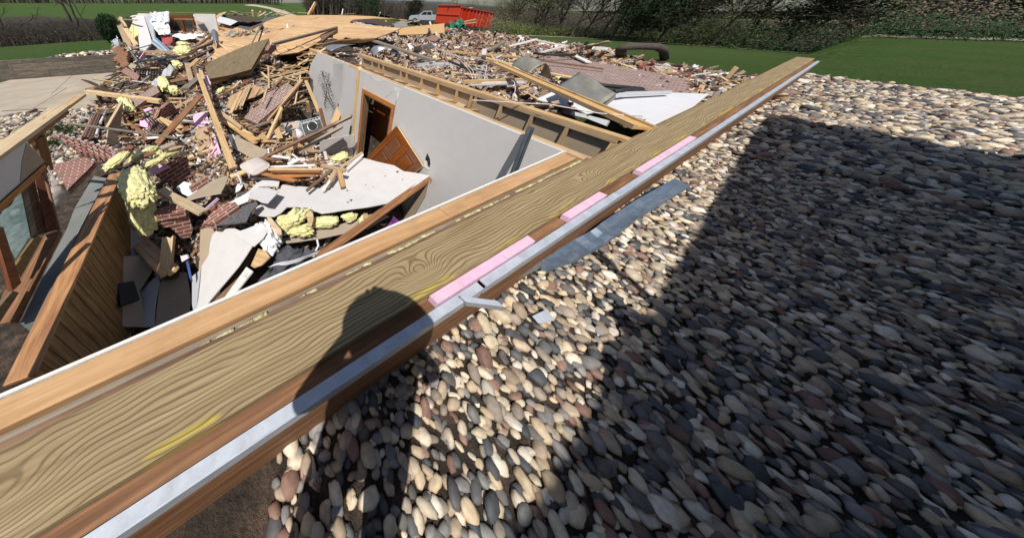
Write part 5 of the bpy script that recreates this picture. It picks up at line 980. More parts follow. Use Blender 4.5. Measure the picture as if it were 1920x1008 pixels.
# appliances
def dryer(poly_top, front, lab, port):
    pass
def appliance(a, b, c, h, lab, drum, name='clothes_dryer'):
    a, b, c = pt(*a), pt(*b), pt(*c); X = b-a; Y = c-a; n = X.cross(Y).normalized(); n = n if n.dot(ORG-a) > 0 else -n
    t = empty(name, a, lab, 'appliance'); part('cabinet', 'applg', t, lambda bm: addbox(bm, a, X, Y, -n*h)); xu, yu = X.normalized(), Y.normalized()
    part('rim', 'metal', t, lambda bm: (addbox(bm, a+n*.002, X, yu*.02, n*.008), addbox(bm, a+Y-yu*.02+n*.002, X, yu*.02, n*.008), addbox(bm, a+n*.002+yu*.021, Y-yu*.042, xu*.02, n*.008), addbox(bm, a+X-xu*.02+n*.002+yu*.021, Y-yu*.042, xu*.02, n*.008)))
    if drum:
        part('gutted_back', 'gut', t, lambda bm: addbox(bm, a+X*.05+Y*.2+n*.001, X*.9, Y*.75, n*.01)); cc = a+X*.5+Y*.5
        part('duct_ring', 'metal', t, lambda bm: tube(bm, [cc+(xu*math.cos(k*.3142)+yu*math.sin(k*.3142))*X.length*.24+n*.02 for k in range(21)], .016, 6)); part('duct_hole', 'black', t, lambda bm: tube(bm, [cc+n*.008, cc+n*.016], X.length*.23, 20))
        part('slots', 'black', t, lambda bm: [addbox(bm, a+X*(.06+.15*i)+Y*.06+n*.003, X*.09, Y*.045, n*.01) for i in range(6)])
    else:
        part('rust_patch', 'pine', t, lambda bm: addbox(bm, a+X*.25+Y*.3+n*.001, X*.5, Y*.35, n*.004)); part('white_cap', 'pvc', t, lambda bm: addbox(bm, a+X*.7+Y*.1+n*.002, X*.15, Y*.12, n*.02))
appliance((562, 228, -1.25), (599, 218, -1.2), (572, 258, -1.52), .55, 'grey dryer lying on its front, its round vent hole facing up', True)
appliance((530, 232, -1.42), (562, 226, -1.38), (536, 245, -1.52), .6, 'grey washer cabinet tipped over left of the dryer', False, 'washing_machine')
bm = BM(); tube(bm, [pt(554, 246, -1.4), pt(560, 252, -1.45), pt(566, 258, -1.5)], [.09, .10, .085], 16); finish('drum', bm, 'pvc', None, 'white round drum part between the washer and the stub post', 'appliance part')
# ------------------------------------------------------------------ collapsed roof and the far torn end of the house
rd = empty('collapsed_roof', pt(560, 60, -.5), 'large tan roof sheathing plane lying collapsed across the middle distance', 'roof')
RP = [(400, 105, -.80), (640, 72, -.12), (600, 30, .22)]
slab('sheathing', [(378, 50), (398, 35), (418, 21), (425, 23), (404, 38), (433, 48), (470, 59), (482, 49), (500, 40), (525, 31.5), (560, 29.5), (600, 28.5), (660, 29.5), (700, 31), (742, 36), (700, 35), (663, 37), (655, 42), (662, 45), (700, 49), (752, 53), (741, 58), (729, 63), (706, 71), (688, 73), (665, 74), (648, 70), (640, 76), (624, 72), (626, 55), (604, 63), (597, 80), (574, 92), (560, 98), (530, 102), (512, 104), (505, 85), (500, 76), (458, 88), (440, 100), (420, 105), (402, 112), (396, 107), (404, 96), (397, 86), (408, 72), (412, 66), (396, 58)], RP, .03, ['roof_deck', 'dark_wood', 'brown_wood'], parent=rd, ud=(0, 28))
slab('shingle_patch', [(433, 48), (447, 39.5), (470, 35), (500, 33), (523, 31), (500, 40), (486, 49), (470, 59)], RP, .02, 'shingle', parent=rd); slab('torn_edge', [(418, 27), (450, 31), (480, 35), (495, 34), (486, 38), (466, 43), (446, 38)], [(418, 27, .0), (495, 34, -.1), (466, 43, -.2)], .03, 'dark_wood', parent=rd)
slab('white_sheet', [(402, 40), (413, 31), (447, 40), (432, 48)], [(402, 40, -.42), (447, 40, -.28), (432, 48, -.42)], .02, 'dw_white', 'white board lying on the left corner of the roof sheathing', 'sheet')
slab('roof_panel', [(510, 86), (540, 76), (600, 62), (632, 53), (626, 60), (612, 72), (590, 80), (560, 96), (526, 100)], [(510, 86, -.35), (632, 53, .12), (560, 96, -.42)], .04, ['roof_deck', 'dark_wood', 'brown_wood'], 'second sheet of tan roof sheathing tilted on the near edge of the roof', 'roof sheathing', ud=(0, 3), jag=.03)
slab('roof_panel', [(604, 84), (640, 76), (700, 73), (703, 76), (690, 79), (640, 84), (606, 88)], [(604, 84, -.2), (703, 75, 0.0), (640, 84, -.2)], .04, ['roof_deck', 'dark_wood', 'brown_wood'], 'narrow strip of roof sheathing in front of the grey flashing sheets', 'roof sheathing', jag=.03)
slab('roof_panel', [(600, 66), (630, 52), (634, 55), (618, 66), (604, 78)], [(600, 66, -.05), (632, 53, .12), (604, 78, -.2)], .1, 'brown_wood', 'small brown roof corner tilted up at the left of the hole', 'roof sheathing')
slab('roof_hole', [(664, 38), (694, 34), (720, 40), (742, 47), (735, 50), (700, 47)], [(664, 38, .05), (742, 47, -.05), (700, 34, .05)], .01, 'dark_wood', parent=rd)
pl('fascia_board', 'long white trim strip on the near side of the roof hole', (648, 41, .10), (705, 49, .02), .10, .03, 'white_wood')
slab('gray_tarp', [(733, 50), (742, 43), (752, 39), (763, 41), (764, 50), (745, 52)], [(733, 50, -.1), (763, 41, .1), (745, 52, -.15)], .02, 'duct', 'grey crumpled sheet between the roof and the pickup truck', 'metal sheet', jag=.03)
slab('panel_beam', [(747, 66), (750, 53.5), (790, 48.5), (833, 44.5), (833, 62), (790, 64.5)], [(747, 66, -.35), (833, 62, -.45), (790, 49, -.06)], .04, ['osb', 'paper', 'pine'], 'bright oriented strand board beam standing on edge in front of the dumpster', 'beam')
pl('top_chord', 'pale flange along the top of the strand board beam', (745, 53.2, -.10), (834, 44.2, -.14), .07, .05, 'pale')
TP = [(390, 148, -.72), (471, 130, -.62), (504, 73, .10)]
tpn = empty('tilted_panel', pt(440, 130, -1), 'thick brown floor panel tilted up in front of the roof sheathing', 'floor panel')
slab('top', [(393, 148), (432, 141), (471, 130), (488, 100), (505, 72), (480, 79), (458, 87), (425, 101), (398, 114), (384, 126)], TP, .12, ['slab_wood', 'dark_wood', 'brown_wood'], parent=tpn, ud=(2, 4))
slab('lower_layer', [(395, 152), (471, 135), (506, 77), (484, 88), (430, 112), (390, 132)], [(395, 152, -.82), (471, 135, -.74), (506, 77, -.02)], .14, ['slab_wood', 'dark_wood', 'boards_tan'], parent=tpn)
slab('broken_brick_bit', [(423, 115), (428, 111), (440, 112), (438, 116), (425, 117)], [(423, 115, -.42), (440, 112, -.38), (425, 117, -.42)], .03, 'brick', 'small broken brick lying on the thick brown floor panel', 'brick')
# far room with the windows
FR0, FR1 = pt(246, 29, .15), pt(392, 27, .35); FD = (FR1-FR0); FD.z = 0; FD.normalize(); FN = Vector((-FD.y, FD.x, 0)); FF = Fr(Vector((FR0.x, FR0.y, 0)), FD, FN); FL = (FR1-FR0).length
fwall = empty('far_wall', FF.p(3, 0, -1.3), 'far torn wall of the house with two empty window frames', 'wall')
def fx(px, py): r = ray(px, py); k = (FF.O-ORG).dot(FN)/r.dot(FN); p = ORG+r*k; return (p-FF.O).dot(FD), p.z
def fbox(nm, m, p, q, b0=0, b1=.1, par=None): 
    a0, z1 = fx(*p); a1, z0 = fx(*q); return part(nm, m, par or fwall, lambda bm: FF.box(bm, min(a0, a1), max(a0, a1), b0, b1, min(z0, z1), max(z0, z1)))
fbox('top_plate', 'pine', (256, 22.5), (410, 25)); fbox('drywall', 'dw', (258, 25.5), (316, 66)); fbox('drywall', 'dw', (363, 26), (410, 62))
fbox('header', 'red_door', (317, 27.5), (362, 35.5)); fbox('trim', 'boards_tan', (327, 35), (362, 37.5), -.03, 0)
for i, (x0, x1) in enumerate(((319, 343), (342, 365))):
    w_ = fbox('window', 'red_door', (x0, 38), (x0+2.5, 62), -.02, .1); fbox('frame', 'red_door', (x1-2.5, 38), (x1, 62), -.021, .1, w_); fbox('frame', 'red_door', (x0+2.6, 37.6), (x1-2.6, 39.5), -.02, .1, w_); fbox('frame', 'red_door', (x0+2.6, 59), (x1-2.6, 62), -.02, .1, w_)
fbox('lower_wall', 'dw', (317, 62.5), (362, 68))
rw_ = empty('return_wall', pt(268, 60, -1), 'short torn wall seen edge on beside the leaning studs', 'wall')
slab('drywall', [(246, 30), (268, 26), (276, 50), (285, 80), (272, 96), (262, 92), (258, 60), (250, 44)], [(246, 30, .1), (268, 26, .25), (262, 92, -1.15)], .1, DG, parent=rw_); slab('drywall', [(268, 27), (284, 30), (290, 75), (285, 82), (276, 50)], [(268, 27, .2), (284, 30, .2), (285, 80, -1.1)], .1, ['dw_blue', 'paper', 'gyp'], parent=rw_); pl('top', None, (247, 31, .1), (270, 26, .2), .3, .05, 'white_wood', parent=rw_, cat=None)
crumple('white_tarp', [(281, 24, .25), (317, 22, .3), (317, 42, .02), (281, 41, -.02)], 'cloth_white', 'white corrugated sheet draped over the top of the far wall', 'tarp', amp=.10, n=24, fold=3)
crumple('white_tarp', [(281, 42, -.03), (317, 42, .0), (319, 64, -.7), (299, 66, -.8)], 'cloth_white', 'lower hanging half of the white corrugated sheet, in shade', 'tarp', amp=.10, n=20, fold=3)
crumple('white_tarp', [(308, 63, -.75), (385, 64, -.65), (360, 74, -.95), (340, 74, -.95)], 'cloth_white', 'flat white sheet lying in front of the empty windows', 'tarp', amp=.08, n=20)
blob('insulation_tuft', [((363, 31, .1), (374, 31, .1), .25, .6)], 'insul', 'yellow insulation tuft hanging on the far wall right of the windows', 'insulation', amp=.4); slab('torn_drywall', [(362, 34), (376, 30), (382, 44), (370, 46)], [(362, 34, 0), (382, 44, -.3), (370, 46, -.3)], .05, ['paper', 'dw', 'gyp'], 'torn drywall flap below the yellow tuft on the far wall', 'drywall sheet')
slab('red_toolbox', [(302, 68), (312, 64), (324, 70), (322, 82), (306, 84)], [(302, 68, -.95), (324, 70, -.9), (306, 84, -1.2)], .3, 'red_paint', 'bright red fabric or chest piece behind the blue striped board', 'red object', jag=.02)
bb = empty('blue_pad', pt(300, 85, -1), 'blue and white striped long pad leaning in the far rubble', 'pad')
for i in range(3): slab('stripe', [(283+i*3.2, 77-i*2.2), (286+i*3.2, 74.5-i*2.2), (312+i*3.5, 94), (308+i*3.5, 96)], [(283, 77, -.75), (292, 72, -.7), (312, 95, -1.05)], .12-.02*i, ['blue_pad', 'blue_pad', 'pvc'] if i != 1 else 'pvc', parent=bb)
pl('wide_board', 'broad orange brown stud leaning left of the white far wall end', (219, 35, .1), (244, 92, -1.35), .38, .06, 'pine'); pl('wide_board', 'short pale stud crossing the top of the broad leaning one', (225, 32, .15), (236, 50, -.5), .22, .05, 'pale'); pl('wide_board', 'yellowish stud right of the broad leaning one, top at mid height', (235, 53, -.35), (255, 84, -1.2), .30, .06, 'pale')
pl('header_board', 'short tan lintel board over the leaning studs', (231, 36, .0), (256, 37.5, .05), .22, .05, 'paper'); crumple('plastic_sheet', [(208, 78, -1.0), (220, 71, -.9), (232, 84, -1.2), (216, 92, -1.3)], 'plastic', 'clear plastic sheet heaped at the foot of the leaning studs', 'plastic sheet', amp=.25, n=16)
slab('yellow_paper', [(243, 55), (250, 40), (266, 60), (250, 72)], [(243, 55, -.5), (250, 40, -.2), (250, 72, -.8)], .06, 'insul', 'yellow insulation sheet behind the leaning studs', 'insulation', jag=.05)
slab('torn_corner', [(210, 88), (226, 84), (238, 100), (240, 122), (228, 128), (214, 112)], [(210, 88, -1.25), (238, 100, -1.3), (228, 128, -1.8)], .15, 'brown_wood', 'dark torn wall corner at the end of the timber wall', 'wall piece', jag=.12)
# ------------------------------------------------------------------ individual planks and other long pieces: ends in photo pixels and heights
PL = '''dark wide board with worn end resting over the patio edge|161,150,-1.95|220,176,-1.9|.34,.05,dark_wood,.5
long pale beam with a broken tip reaching over the patio|161,169,-1.75|300,187,-1.6|.16,.12,pale
short prop post under the pale beam|181,176,-1.8|190,192,-2.2|.16,.05,brown_wood,1.2
thin bent grey batten across the brick slabs|128,230,-1.35|332,258,-1.45|.05,.03,gray_wood
long sunlit plank slanting down left from the tall crossing|374,180,-.85|294,269,-1.55|.13,.05,brown_wood,.5
tall pine 2 by 6 with nail holes running down to the cushion|372,138,-.55|436,314,-1.25|.12,.045,pine
pale weathered plank crossing behind the tall pine 2 by 6|376,132,-.6|402,214,-1.15|.10,.04,pale
narrow upright stud at the top of the crossing planks|350,118,-.8|358,150,-1.0|.16,.06,pine
upright brown stud beside the narrow one|364,122,-.8|372,158,-1.1|.12,.06,brown_wood
grey green post stub in the left rubble|348,165,-1.0|372,144,-.9|.22,.08,gray_wood
bright pine plank slanting right below the torn plywood|409,207,-1.2|452,238,-1.35|.10,.04,pine
second pine plank just under the bright one|404,216,-1.35|470,252,-1.45|.09,.04,pale
third long pine plank ending at the tan drywall|420,226,-1.45|478,268,-1.45|.10,.02,boards_tan
strand board strip between the pine planks|414,222,-1.4|480,262,-1.45|.16,.02,osb
grey brown plank running right to the standing pale stud|466,240,-1.35|512,224,-1.25|.10,.04,gray_wood
standing pale stud leaning left of the washer|527,202,-.85|501,258,-1.5|.09,.04,pale
short wide tan board right of the standing pale stud|514,229,-1.2|525,259,-1.5|.14,.03,pine
thin brown splinter behind the short wide tan board|528,203,-.95|524,236,-1.3|.04,.03,brown_wood
orange stub post in front of the drum|551,246,-1.1|553,293,-1.6|.075,.06,pine
lower banded end of the orange stub post|553,262,-1.2|554,292,-1.55|.08,.07,brown_wood
long dark splintered joist from the cushion to the door post|489,296,-1.42|658,216,-.75|.10,.05,brown_wood,.8
pale torn edge lying on the dark splintered joist|566,262,-1.18|656,217,-.72|.05,.02,pale
second brown board parallel below the splintered joist|560,284,-1.45|640,236,-1.05|.13,.03,paper
reddish stud leaning between the dryer and the joist|602,204,-.9|611,238,-1.3|.07,.05,brown_wood
dark red trim piece leaning on the left wall part|661,150,-.55|634,196,-1.05|.07,.04,red_door
black strip parallel to the dark red trim piece|665,158,-.62|640,196,-1.08|.04,.03,stud_steel
strand board offcut with a pointed top leaning on the wall|645,184,-.95|626,230,-1.45|.20,.02,osb
upright splintered pale stud at the torn wall edge|574,150,-.5|598,208,-1.2|.08,.04,pale
upright reddish stud beside the splintered pale one|578,190,-1.0|582,208,-1.3|.09,.05,pine
thin bright stick hanging over the dark hole|563,143,-.55|553,194,-1.1|.035,.03,pale
thin bent stick above the long fallen brick pier|503,124,-.45|504,165,-.9|.05,.04,pine
short crossing stick beside the thin bent one|491,135,-.6|502,146,-.7|.05,.03,pale
long pale plank running up along the right of the fallen brick pier|500,225,-1.35|565,150,-.6|.10,.05,boards_tan
tan plank edge above the fallen brick pier|512,150,-.7|576,132,-.5|.10,.03,pale
flat tan plank with torn end left of the grey wall|510,143,-.72|578,127,-.45|.16,.03,boards_tan
long round grey pole lying on the roof sheathing|511,81,-.05|632,50,.20|.10,.09,gray_wood
leaning grey board, left of the two standing on the roof|498,30,.75|470,84,-.2|.12,.04,gray_wood
dark board, right of the two standing on the roof|493,50,.4|483,80,-.15|.12,.05,dark_wood
orange splintered post sticking up behind the roof|590,4,22.5|577,27,22|.16,.10,pine
second orange splinter beside the post behind the roof|591,8,22.3|582,28,22.3|.08,.06,orange_wood
pale stick upright on the far edge of the rubble, left|473,19,.75|474,30,.35|.12,.06,white_wood
pale stick upright on the far edge of the rubble, right|488,21,.7|484,30,.35|.10,.06,pale
thin white strip at the far edge of the rubble|498,22,.6|486,30,.3|.06,.04,white_wood
upright white stake at the far edge left of the evergreens|643,17,.65|641,27,.3|.08,.05,white_wood
thin upright stake left of the pickup truck|713,23,.5|709,32,.1|.08,.06,white_wood
long tan plank across the left rubble behind the pink foam corner|272,95,-.95|330,96,-.9|.20,.10,boards_tan
long brown truss chord sloping up to the roof, upper|372,84,-.9|400,61,-.3|.20,.08,brown_wood
long brown truss chord sloping up to the roof, lower|352,100,-1.05|402,72,-.6|.25,.08,boards_tan
brown rafter ending at the steel bucket|330,104,-1.05|396,80,-.75|.16,.10,brown_wood
tan rafter lying beside the insulation tufts|340,92,-.95|372,84,-.85|.14,.08,pine
dark long beam under the truss chords|340,120,-1.1|412,84,-.8|.14,.10,dark_wood
thin tan strip across the dark beam|356,126,-1.0|398,102,-.8|.05,.03,boards_tan
short stick on the roof near its left edge|405,76,-.5|428,95,-.75|.08,.04,pale
black iron pipe lying on the left rubble, upper|258,114,-1.2|330,104,-1.05|.12,.10,stud_steel
black iron pipe lying on the left rubble, lower|282,120,-1.3|322,112,-1.15|.10,.08,tar
curved grey strip hanging from the leaning studs|240,90,-1.2|268,128,-1.5|.08,.03,galv
thin dark rod from the plastic sheet to the red piece|240,96,-1.15|288,82,-.9|.05,.04,dark_wood
long weathered plank on the rubble pointing at the studs of the hall|703,76,-.02|812,112,-.22|.18,.05,gray_wood
short grey plank at the left of the long weathered one|665,64,-.05|702,76,-.05|.16,.05,gray_wood
tan board by the hole behind the stud wall|688,108,-.5|760,104,-.5|.14,.04,boards_tan
brown board lying behind the stud wall, first|760,116,-.45|830,113,-.42|.12,.04,pine
brown board lying behind the stud wall, second|800,120,-.42|880,116,-.42|.10,.03,pale
long tan plank crossing the far rubble towards the white frame|830,95,-.30|975,106,-.30|.16,.05,boards_tan
long thin pale plank left of the rusty duct|905,106,-.25|962,120,-.3|.12,.04,pale
black plastic pipe lying over the grey wall panels|842,113,-.05|892,134,-.20|.05,.04,tar
tan plank running up to the lawn at the right|1055,84,-.32|1165,106,-.32|.16,.05,boards_tan
second tan plank behind the first one near the arch|1120,100,-.32|1202,116,-.36|.16,.05,pine
thin pale strip in front of the arch|1160,118,-.35|1202,132,-.36|.08,.04,pale
rusty thin beam across the brick field, upper|1010,112,-.15|1130,128,-.2|.06,.03,brown_wood
pale thin beam across the brick field, lower|1030,136,-.2|1090,148,-.22|.07,.03,pale
white fascia board forming the left leg of the peak|955,86,-.20|1006,73,.05|.14,.04,white_wood
white fascia board forming the right leg of the peak|1006,74,.04|1060,85,-.10|.10,.04,white_wood
long white fascia board in front of the peak|1000,102,-.22|1061,85,-.08|.12,.04,white_wood
short white fascia board lying on the bricks at the right|1074,102,-.18|1104,116,-.22|.14,.03,white_wood
grey white board leaning left of the white peak|916,94,-.25|944,78,-.05|.16,.04,gray_wood
second grey board crossing at the left of the white peak|938,80,-.08|972,98,-.28|.14,.04,gray_wood
tan plank leaning out of the green tarp, upper|872,40,-.15|892,36,-.05|.16,.08,pale
tan plank leaning out of the green tarp, lower|870,44,-.3|893,41,-.2|.14,.08,pine
grey plank in front of the green tarp|834,60,-.5|852,54,-.4|.14,.06,brown_wood
pale stick standing in the rubble left of the hall|745,84,-.1|753,72,.2|.03,.03,white_wood
pale stick standing in the rubble right of the first|780,80,-.1|789,67,.25|.03,.03,white_wood
thin pale lath lying on the white panel|606,356,-1.3|618,340,-1.2|.03,.02,white_wood
bent brown trim stick pointing down left on the white panel|574,357,-1.3|622,318,-1.2|.045,.025,brown_wood
tan lumber piece forming the left leg of the X on the white panel|612,350,-1.28|630,318,-1.15|.07,.035,pine
tan lumber piece forming the right leg of the X on the white panel|644,350,-1.25|636,318,-1.12|.07,.05,boards_tan
tan lumber piece across the top of the X on the white panel|604,309,-1.18|648,318,-1.1|.07,.035,pine
thin yellow batten above the door foot, left|640,312,-1.25|678,286,-1.2|.04,.03,pale
thin yellow batten above the door foot, right|650,316,-1.25|680,290,-1.2|.03,.02,white_wood
orange broken trim board right of the cushion, long|488,323,-1.32|552,338,-1.3|.10,.02,orange_wood
orange broken trim board right of the cushion, curved|520,330,-1.32|604,322,-1.25|.12,.02,orange_wood
brown moulding lying over the orange boards|510,320,-1.24|600,321,-1.2|.05,.03,brown_wood
tan moulding lying over the orange boards|504,316,-1.22|606,316,-1.18|.04,.03,pale
white casing strip behind the mouldings|516,312,-1.24|590,309,-1.2|.05,.02,white_wood
white casing strip with a hooked end|512,292,-1.3|545,296,-1.3|.06,.02,white_wood
small white block beyond the hooked casing strip|541,307,-1.3|560,298,-1.28|.08,.03,white_wood
tan trim under the cushion corner|432,330,-1.42|466,318,-1.35|.10,.03,pale
thin board under the tan drywall corner|486,296,-1.4|526,298,-1.35|.06,.03,brown_wood
brown slanting lath, lowest of the torn plywood laths|432,212,-1.1|452,170,-.85|.09,.02,pine
brown slanting lath in the middle of the torn plywood|440,206,-1.08|462,164,-.8|.07,.02,boards_tan
pale slanting lath on the right of the torn plywood|452,198,-1.02|468,160,-.78|.09,.02,pine
short lath on the far right of the torn plywood|478,178,-.9|487,164,-.8|.03,.02,pine
dark long stick above the torn plywood|410,180,-.95|472,148,-.65|.06,.03,brown_wood
pale splinter above the torn plywood|436,166,-.85|450,152,-.7|.05,.02,pale
thin dark cane leaning from the torn plywood to the wall|492,192,-.95|500,165,-.7|.05,.03,pine
brown stick parallel to the long fallen brick pier|508,168,-.8|532,144,-.6|.04,.03,brown_wood
orange batten at the right end of the strand board I beam|1172,232,-.05|1204,222,-.05|.06,.04,pine'''
for row in PL.split('\n'):
    lab, a, b, r = row.split('|'); a = tuple(float(x) for x in a.split(',')); b = tuple(float(x) for x in b.split(',')); r = r.split(',')
    nm_ = 'pipe' if 'pipe' in lab else 'board' if 'board' in lab else 'stud' if 'stud' in lab else 'batten' if ('stick' in lab or 'batten' in lab or 'lath' in lab) else 'plank'
    pl(nm_, lab, a, b, float(r[0]), float(r[1]), r[2], float(r[3]) if len(r) > 3 else rnd.uniform(-.15, .15), cat={'pipe': 'pipe', 'board': 'board', 'stud': 'stud', 'batten': 'stick', 'plank': 'plank'}[nm_])
# I beam across the right
ib = empty('i_joist', pt(1060, 180, -.2), 'long wooden I joist with strand board web lying across the right rooms', 'joist')
for nm_, off, w_, m in (('web', 0, .14, 'osb'), ('flange', -.085, .035, 'pine'), ('flange', .085, .035, 'pine')):
    p, q = pt(926, 119, -.05), pt(1204, 243, .02); X = q-p; s = X.cross(Z).normalized(); bm = BM(); addbox(bm, p+s*(off-w_/2), X, s*w_, Z*(.03 if nm_ == 'web' else .05), jag=.02); bmesh.ops.recalc_face_normals(bm, faces=bm.faces); finish(nm_, bm, m, ib)
slab('torn_plywood', [(423, 200), (432, 179), (453, 165), (468, 157), (489, 163), (497, 171), (479, 181), (466, 185), (455, 191), (455, 204), (438, 205)], [(423, 200, -1.12), (468, 157, -.82), (455, 204, -1.1)], .02, ['boards_tan', 'dark_wood', 'boards_tan'], 'torn brown plywood piece with laths below the thick brown panel', 'plywood', jag=.015)
# metal ducts
def duct(name, lab, poly, P, t, mt='duct', bendk=.12, **k):
    O, n = plane_of(P); c = [onp(x, y, O, n) for x, y in poly]; bm = BM(); uvl = bm.loops.layers.uv.verify(); g = []; N_ = 12
    for j in range(N_+1):
        row = []
        for i in range(N_+1):
            a, b = i/N_, j/N_; p = c[0].lerp(c[1], a).lerp(c[3].lerp(c[2], a), b); d = bendk*math.sin(a*math.pi)*(.6+.4*math.sin(b*3))+.03*noise.noise(p*3); row.append(bm.verts.new(p+n*d))
        g.append(row)
    for j in range(N_):
        for i in range(N_):
            f = bm.faces.new([g[j][i], g[j][i+1], g[j+1][i+1], g[j+1][i]]); f.smooth = True
            for l, tt in zip(f.loops, [(i, j), (i+1, j), (i+1, j+1), (i, j+1)]): l[uvl].uv = (tt[0]/N_, tt[1]/N_)
    o = finish(name, bm, mt, None, lab, 'sheet metal'); s = o.modifiers.new('t', 'SOLIDIFY'); s.thickness = t; return o
duct('metal_duct', 'rusty grey sheet metal duct piece curled at its right end', [(960, 122), (982, 105), (1024, 118), (992, 138)], [(960, 122, -.15), (1024, 118, .05), (992, 138, -.15)], .01, bendk=.05)
duct('metal_duct', 'curled down end flap of the rusty duct piece', [(1012, 140), (1024, 118), (1030, 122), (1037, 150)], [(1012, 140, -.25), (1024, 118, .05), (1037, 150, -.3)], .01, bendk=.02)
duct('metal_duct', 'large flat grey metal duct box lying on the white panels at the right', [(1042, 167), (1087, 138), (1155, 179), (1122, 202)], [(1042, 167, -.12), (1087, 138, .10), (1122, 202, -.05)], .03, bendk=.0)
slab('folded_sheet', [(1128, 200), (1154, 178), (1155, 184), (1130, 204)], [(1128, 200, -.06), (1154, 178, .05), (1130, 204, -.15)], .01, 'duct', 'folded side edge of the large grey duct box', 'sheet metal')
duct('metal_flashing', 'bluish grey metal sheet at the torn end of the grey wall', [(608, 88), (640, 84), (668, 84), (620, 96)], [(608, 88, -.15), (668, 84, -.05), (620, 96, -.2)], .008, 'galv', .05)
duct('metal_flashing', 'crumpled bluish metal sheet at the start of the stud wall', [(695, 94), (712, 88), (740, 90), (700, 106)], [(695, 94, -.15), (740, 90, -.05), (700, 106, -.3)], .008, 'galv', .15)
duct('metal_flashing', 'twisted grey metal flap standing behind the stud wall', [(776, 84), (790, 84), (790, 98), (775, 96)], [(776, 84, -.1), (790, 84, -.05), (775, 96, -.35)], .008, 'galv', .1); duct('metal_flashing', 'bright folded metal sheet beside the twisted grey flap', [(793, 84), (810, 79), (818, 88), (797, 98)], [(793, 84, -.1), (818, 88, -.05), (797, 98, -.35)], .008, 'metal', .15)
duct('metal_flashing', 'flat bluish metal strip left of the hall studs', [(730, 98), (745, 92), (750, 104), (738, 104)], [(730, 98, -.3), (745, 92, -.2), (738, 104, -.35)], .008, 'galv', .1)
duct('steel_bucket', 'shiny steel chute piece at the left edge of the roof sheathing', [(396, 62), (408, 62), (411, 84), (404, 88)], [(396, 62, -.3), (408, 62, -.3), (404, 88, -.7)], .02, 'galv', .3)
# rooms beyond the stud wall
slab('drywall_sheet', [(775, 124), (800, 120), (840, 120), (862, 124), (868, 138), (858, 146), (838, 144), (820, 138)], [(775, 124, -.4), (862, 124, -.4), (838, 146, -.74)], .02, ['dw', 'paper', 'gyp'], 'grey painted wall panel with a dark blue top band behind the stud wall', 'drywall sheet')
slab('drywall_sheet', [(770, 121), (800, 117), (862, 116), (862, 121), (800, 124), (784, 127)], [(770, 121, -.34), (862, 116, -.30), (800, 126, -.42)], .02, 'dw_blue', 'slate blue band along the top of the grey panels', 'drywall sheet')
slab('drywall_sheet', [(858, 124), (890, 122), (912, 126), (935, 134), (958, 150), (930, 152), (880, 152)], [(858, 124, -.45), (935, 134, -.5), (880, 152, -.85)], .02, ['dw_light', 'paper', 'gyp'], 'pale grey wall panel with white cords across it', 'drywall sheet')
slab('drywall_sheet', [(884, 158), (930, 154), (976, 150), (985, 154), (975, 164), (950, 180), (930, 178)], [(884, 158, -.3), (985, 154, -.35), (930, 180, -.62)], .02, ['dw_white', 'paper', 'gyp'], 'long white and slate panel right behind the stud wall', 'drywall sheet')
pl('panel_band', 'slate blue strip along the long white panel', (884, 159, -.22), (984, 155, -.25), .10, .02, 'dw_blue'); pl('panel_edge', 'white edge strip above the slate blue one', (886, 154.5, -.2), (980, 152, -.22), .03, .03, 'white_wood'); pl('joist', 'brown joist above the long white panel', (870, 151, -.15), (982, 147, -.2), .07, .06, 'pine')
slab('brown_door_panel', [(985, 172), (1010, 186), (1045, 196), (1078, 202), (1070, 216), (1030, 205), (980, 190)], [(985, 172, -.5), (1078, 202, -.4), (1030, 206, -.5)], .04, 'red_door', 'dark reddish door slab lying behind the stud wall', 'door')
slab('drywall_sheet', [(1005, 186), (1040, 170), (1060, 166), (1100, 190), (1130, 208), (1100, 214), (1078, 201), (1040, 195)], [(1005, 186, -.35), (1060, 166, -.25), (1100, 214, -.45)], .02, ['dw_white', 'paper', 'gyp'], 'white panel piece between the dark door slab and the flat duct box', 'drywall sheet')
slab('white_cabinet', [(1072, 208), (1142, 226), (1136, 236), (1100, 222), (1070, 215)], [(1072, 208, -.2), (1142, 226, -.2), (1070, 215, -.25)], .10, 'dw_white', 'white fixture box with a coil of wire behind the stud wall', 'fixture')
slab('drywall_sheet', [(1118, 208), (1150, 180), (1205, 172), (1330, 176), (1300, 200), (1215, 240), (1192, 236), (1160, 222)], [(1118, 208, -.2), (1205, 172, -.2), (1192, 238, -.2)], .02, ['dw_white', 'paper', 'gyp'], 'large bright white drywall sheet at the right end of the house', 'drywall sheet')
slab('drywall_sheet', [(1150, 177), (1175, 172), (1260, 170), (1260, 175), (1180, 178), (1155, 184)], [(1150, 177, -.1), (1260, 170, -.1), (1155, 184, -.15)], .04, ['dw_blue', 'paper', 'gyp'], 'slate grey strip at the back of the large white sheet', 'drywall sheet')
slab('drywall_sheet', [(1110, 156), (1150, 160), (1178, 172), (1150, 174), (1128, 164)], [(1110, 156, -.2), (1178, 172, -.2), (1128, 165, -.25)], .03, 'dw_white', 'white narrow panel between the bricks and the flat duct box', 'drywall sheet')
for i, (a, b, c) in enumerate((((1050, 148), (1110, 158), (1202, 167)), ((1150, 172), (1180, 168), (1204, 168)), ((1000, 100), (1040, 103), (1078, 103)))):
    bm = BM(); tube(bm, [pt(*a, -.12), pt(*b, -.10), pt(*c, -.14)], .035, 8); finish('black_pipe', bm, 'tar', None, ['black drain pipe along the near edge of the brick field', 'short black pipe ending at the right above the white sheet', 'black hose under the white fascia boards'][i], 'pipe')
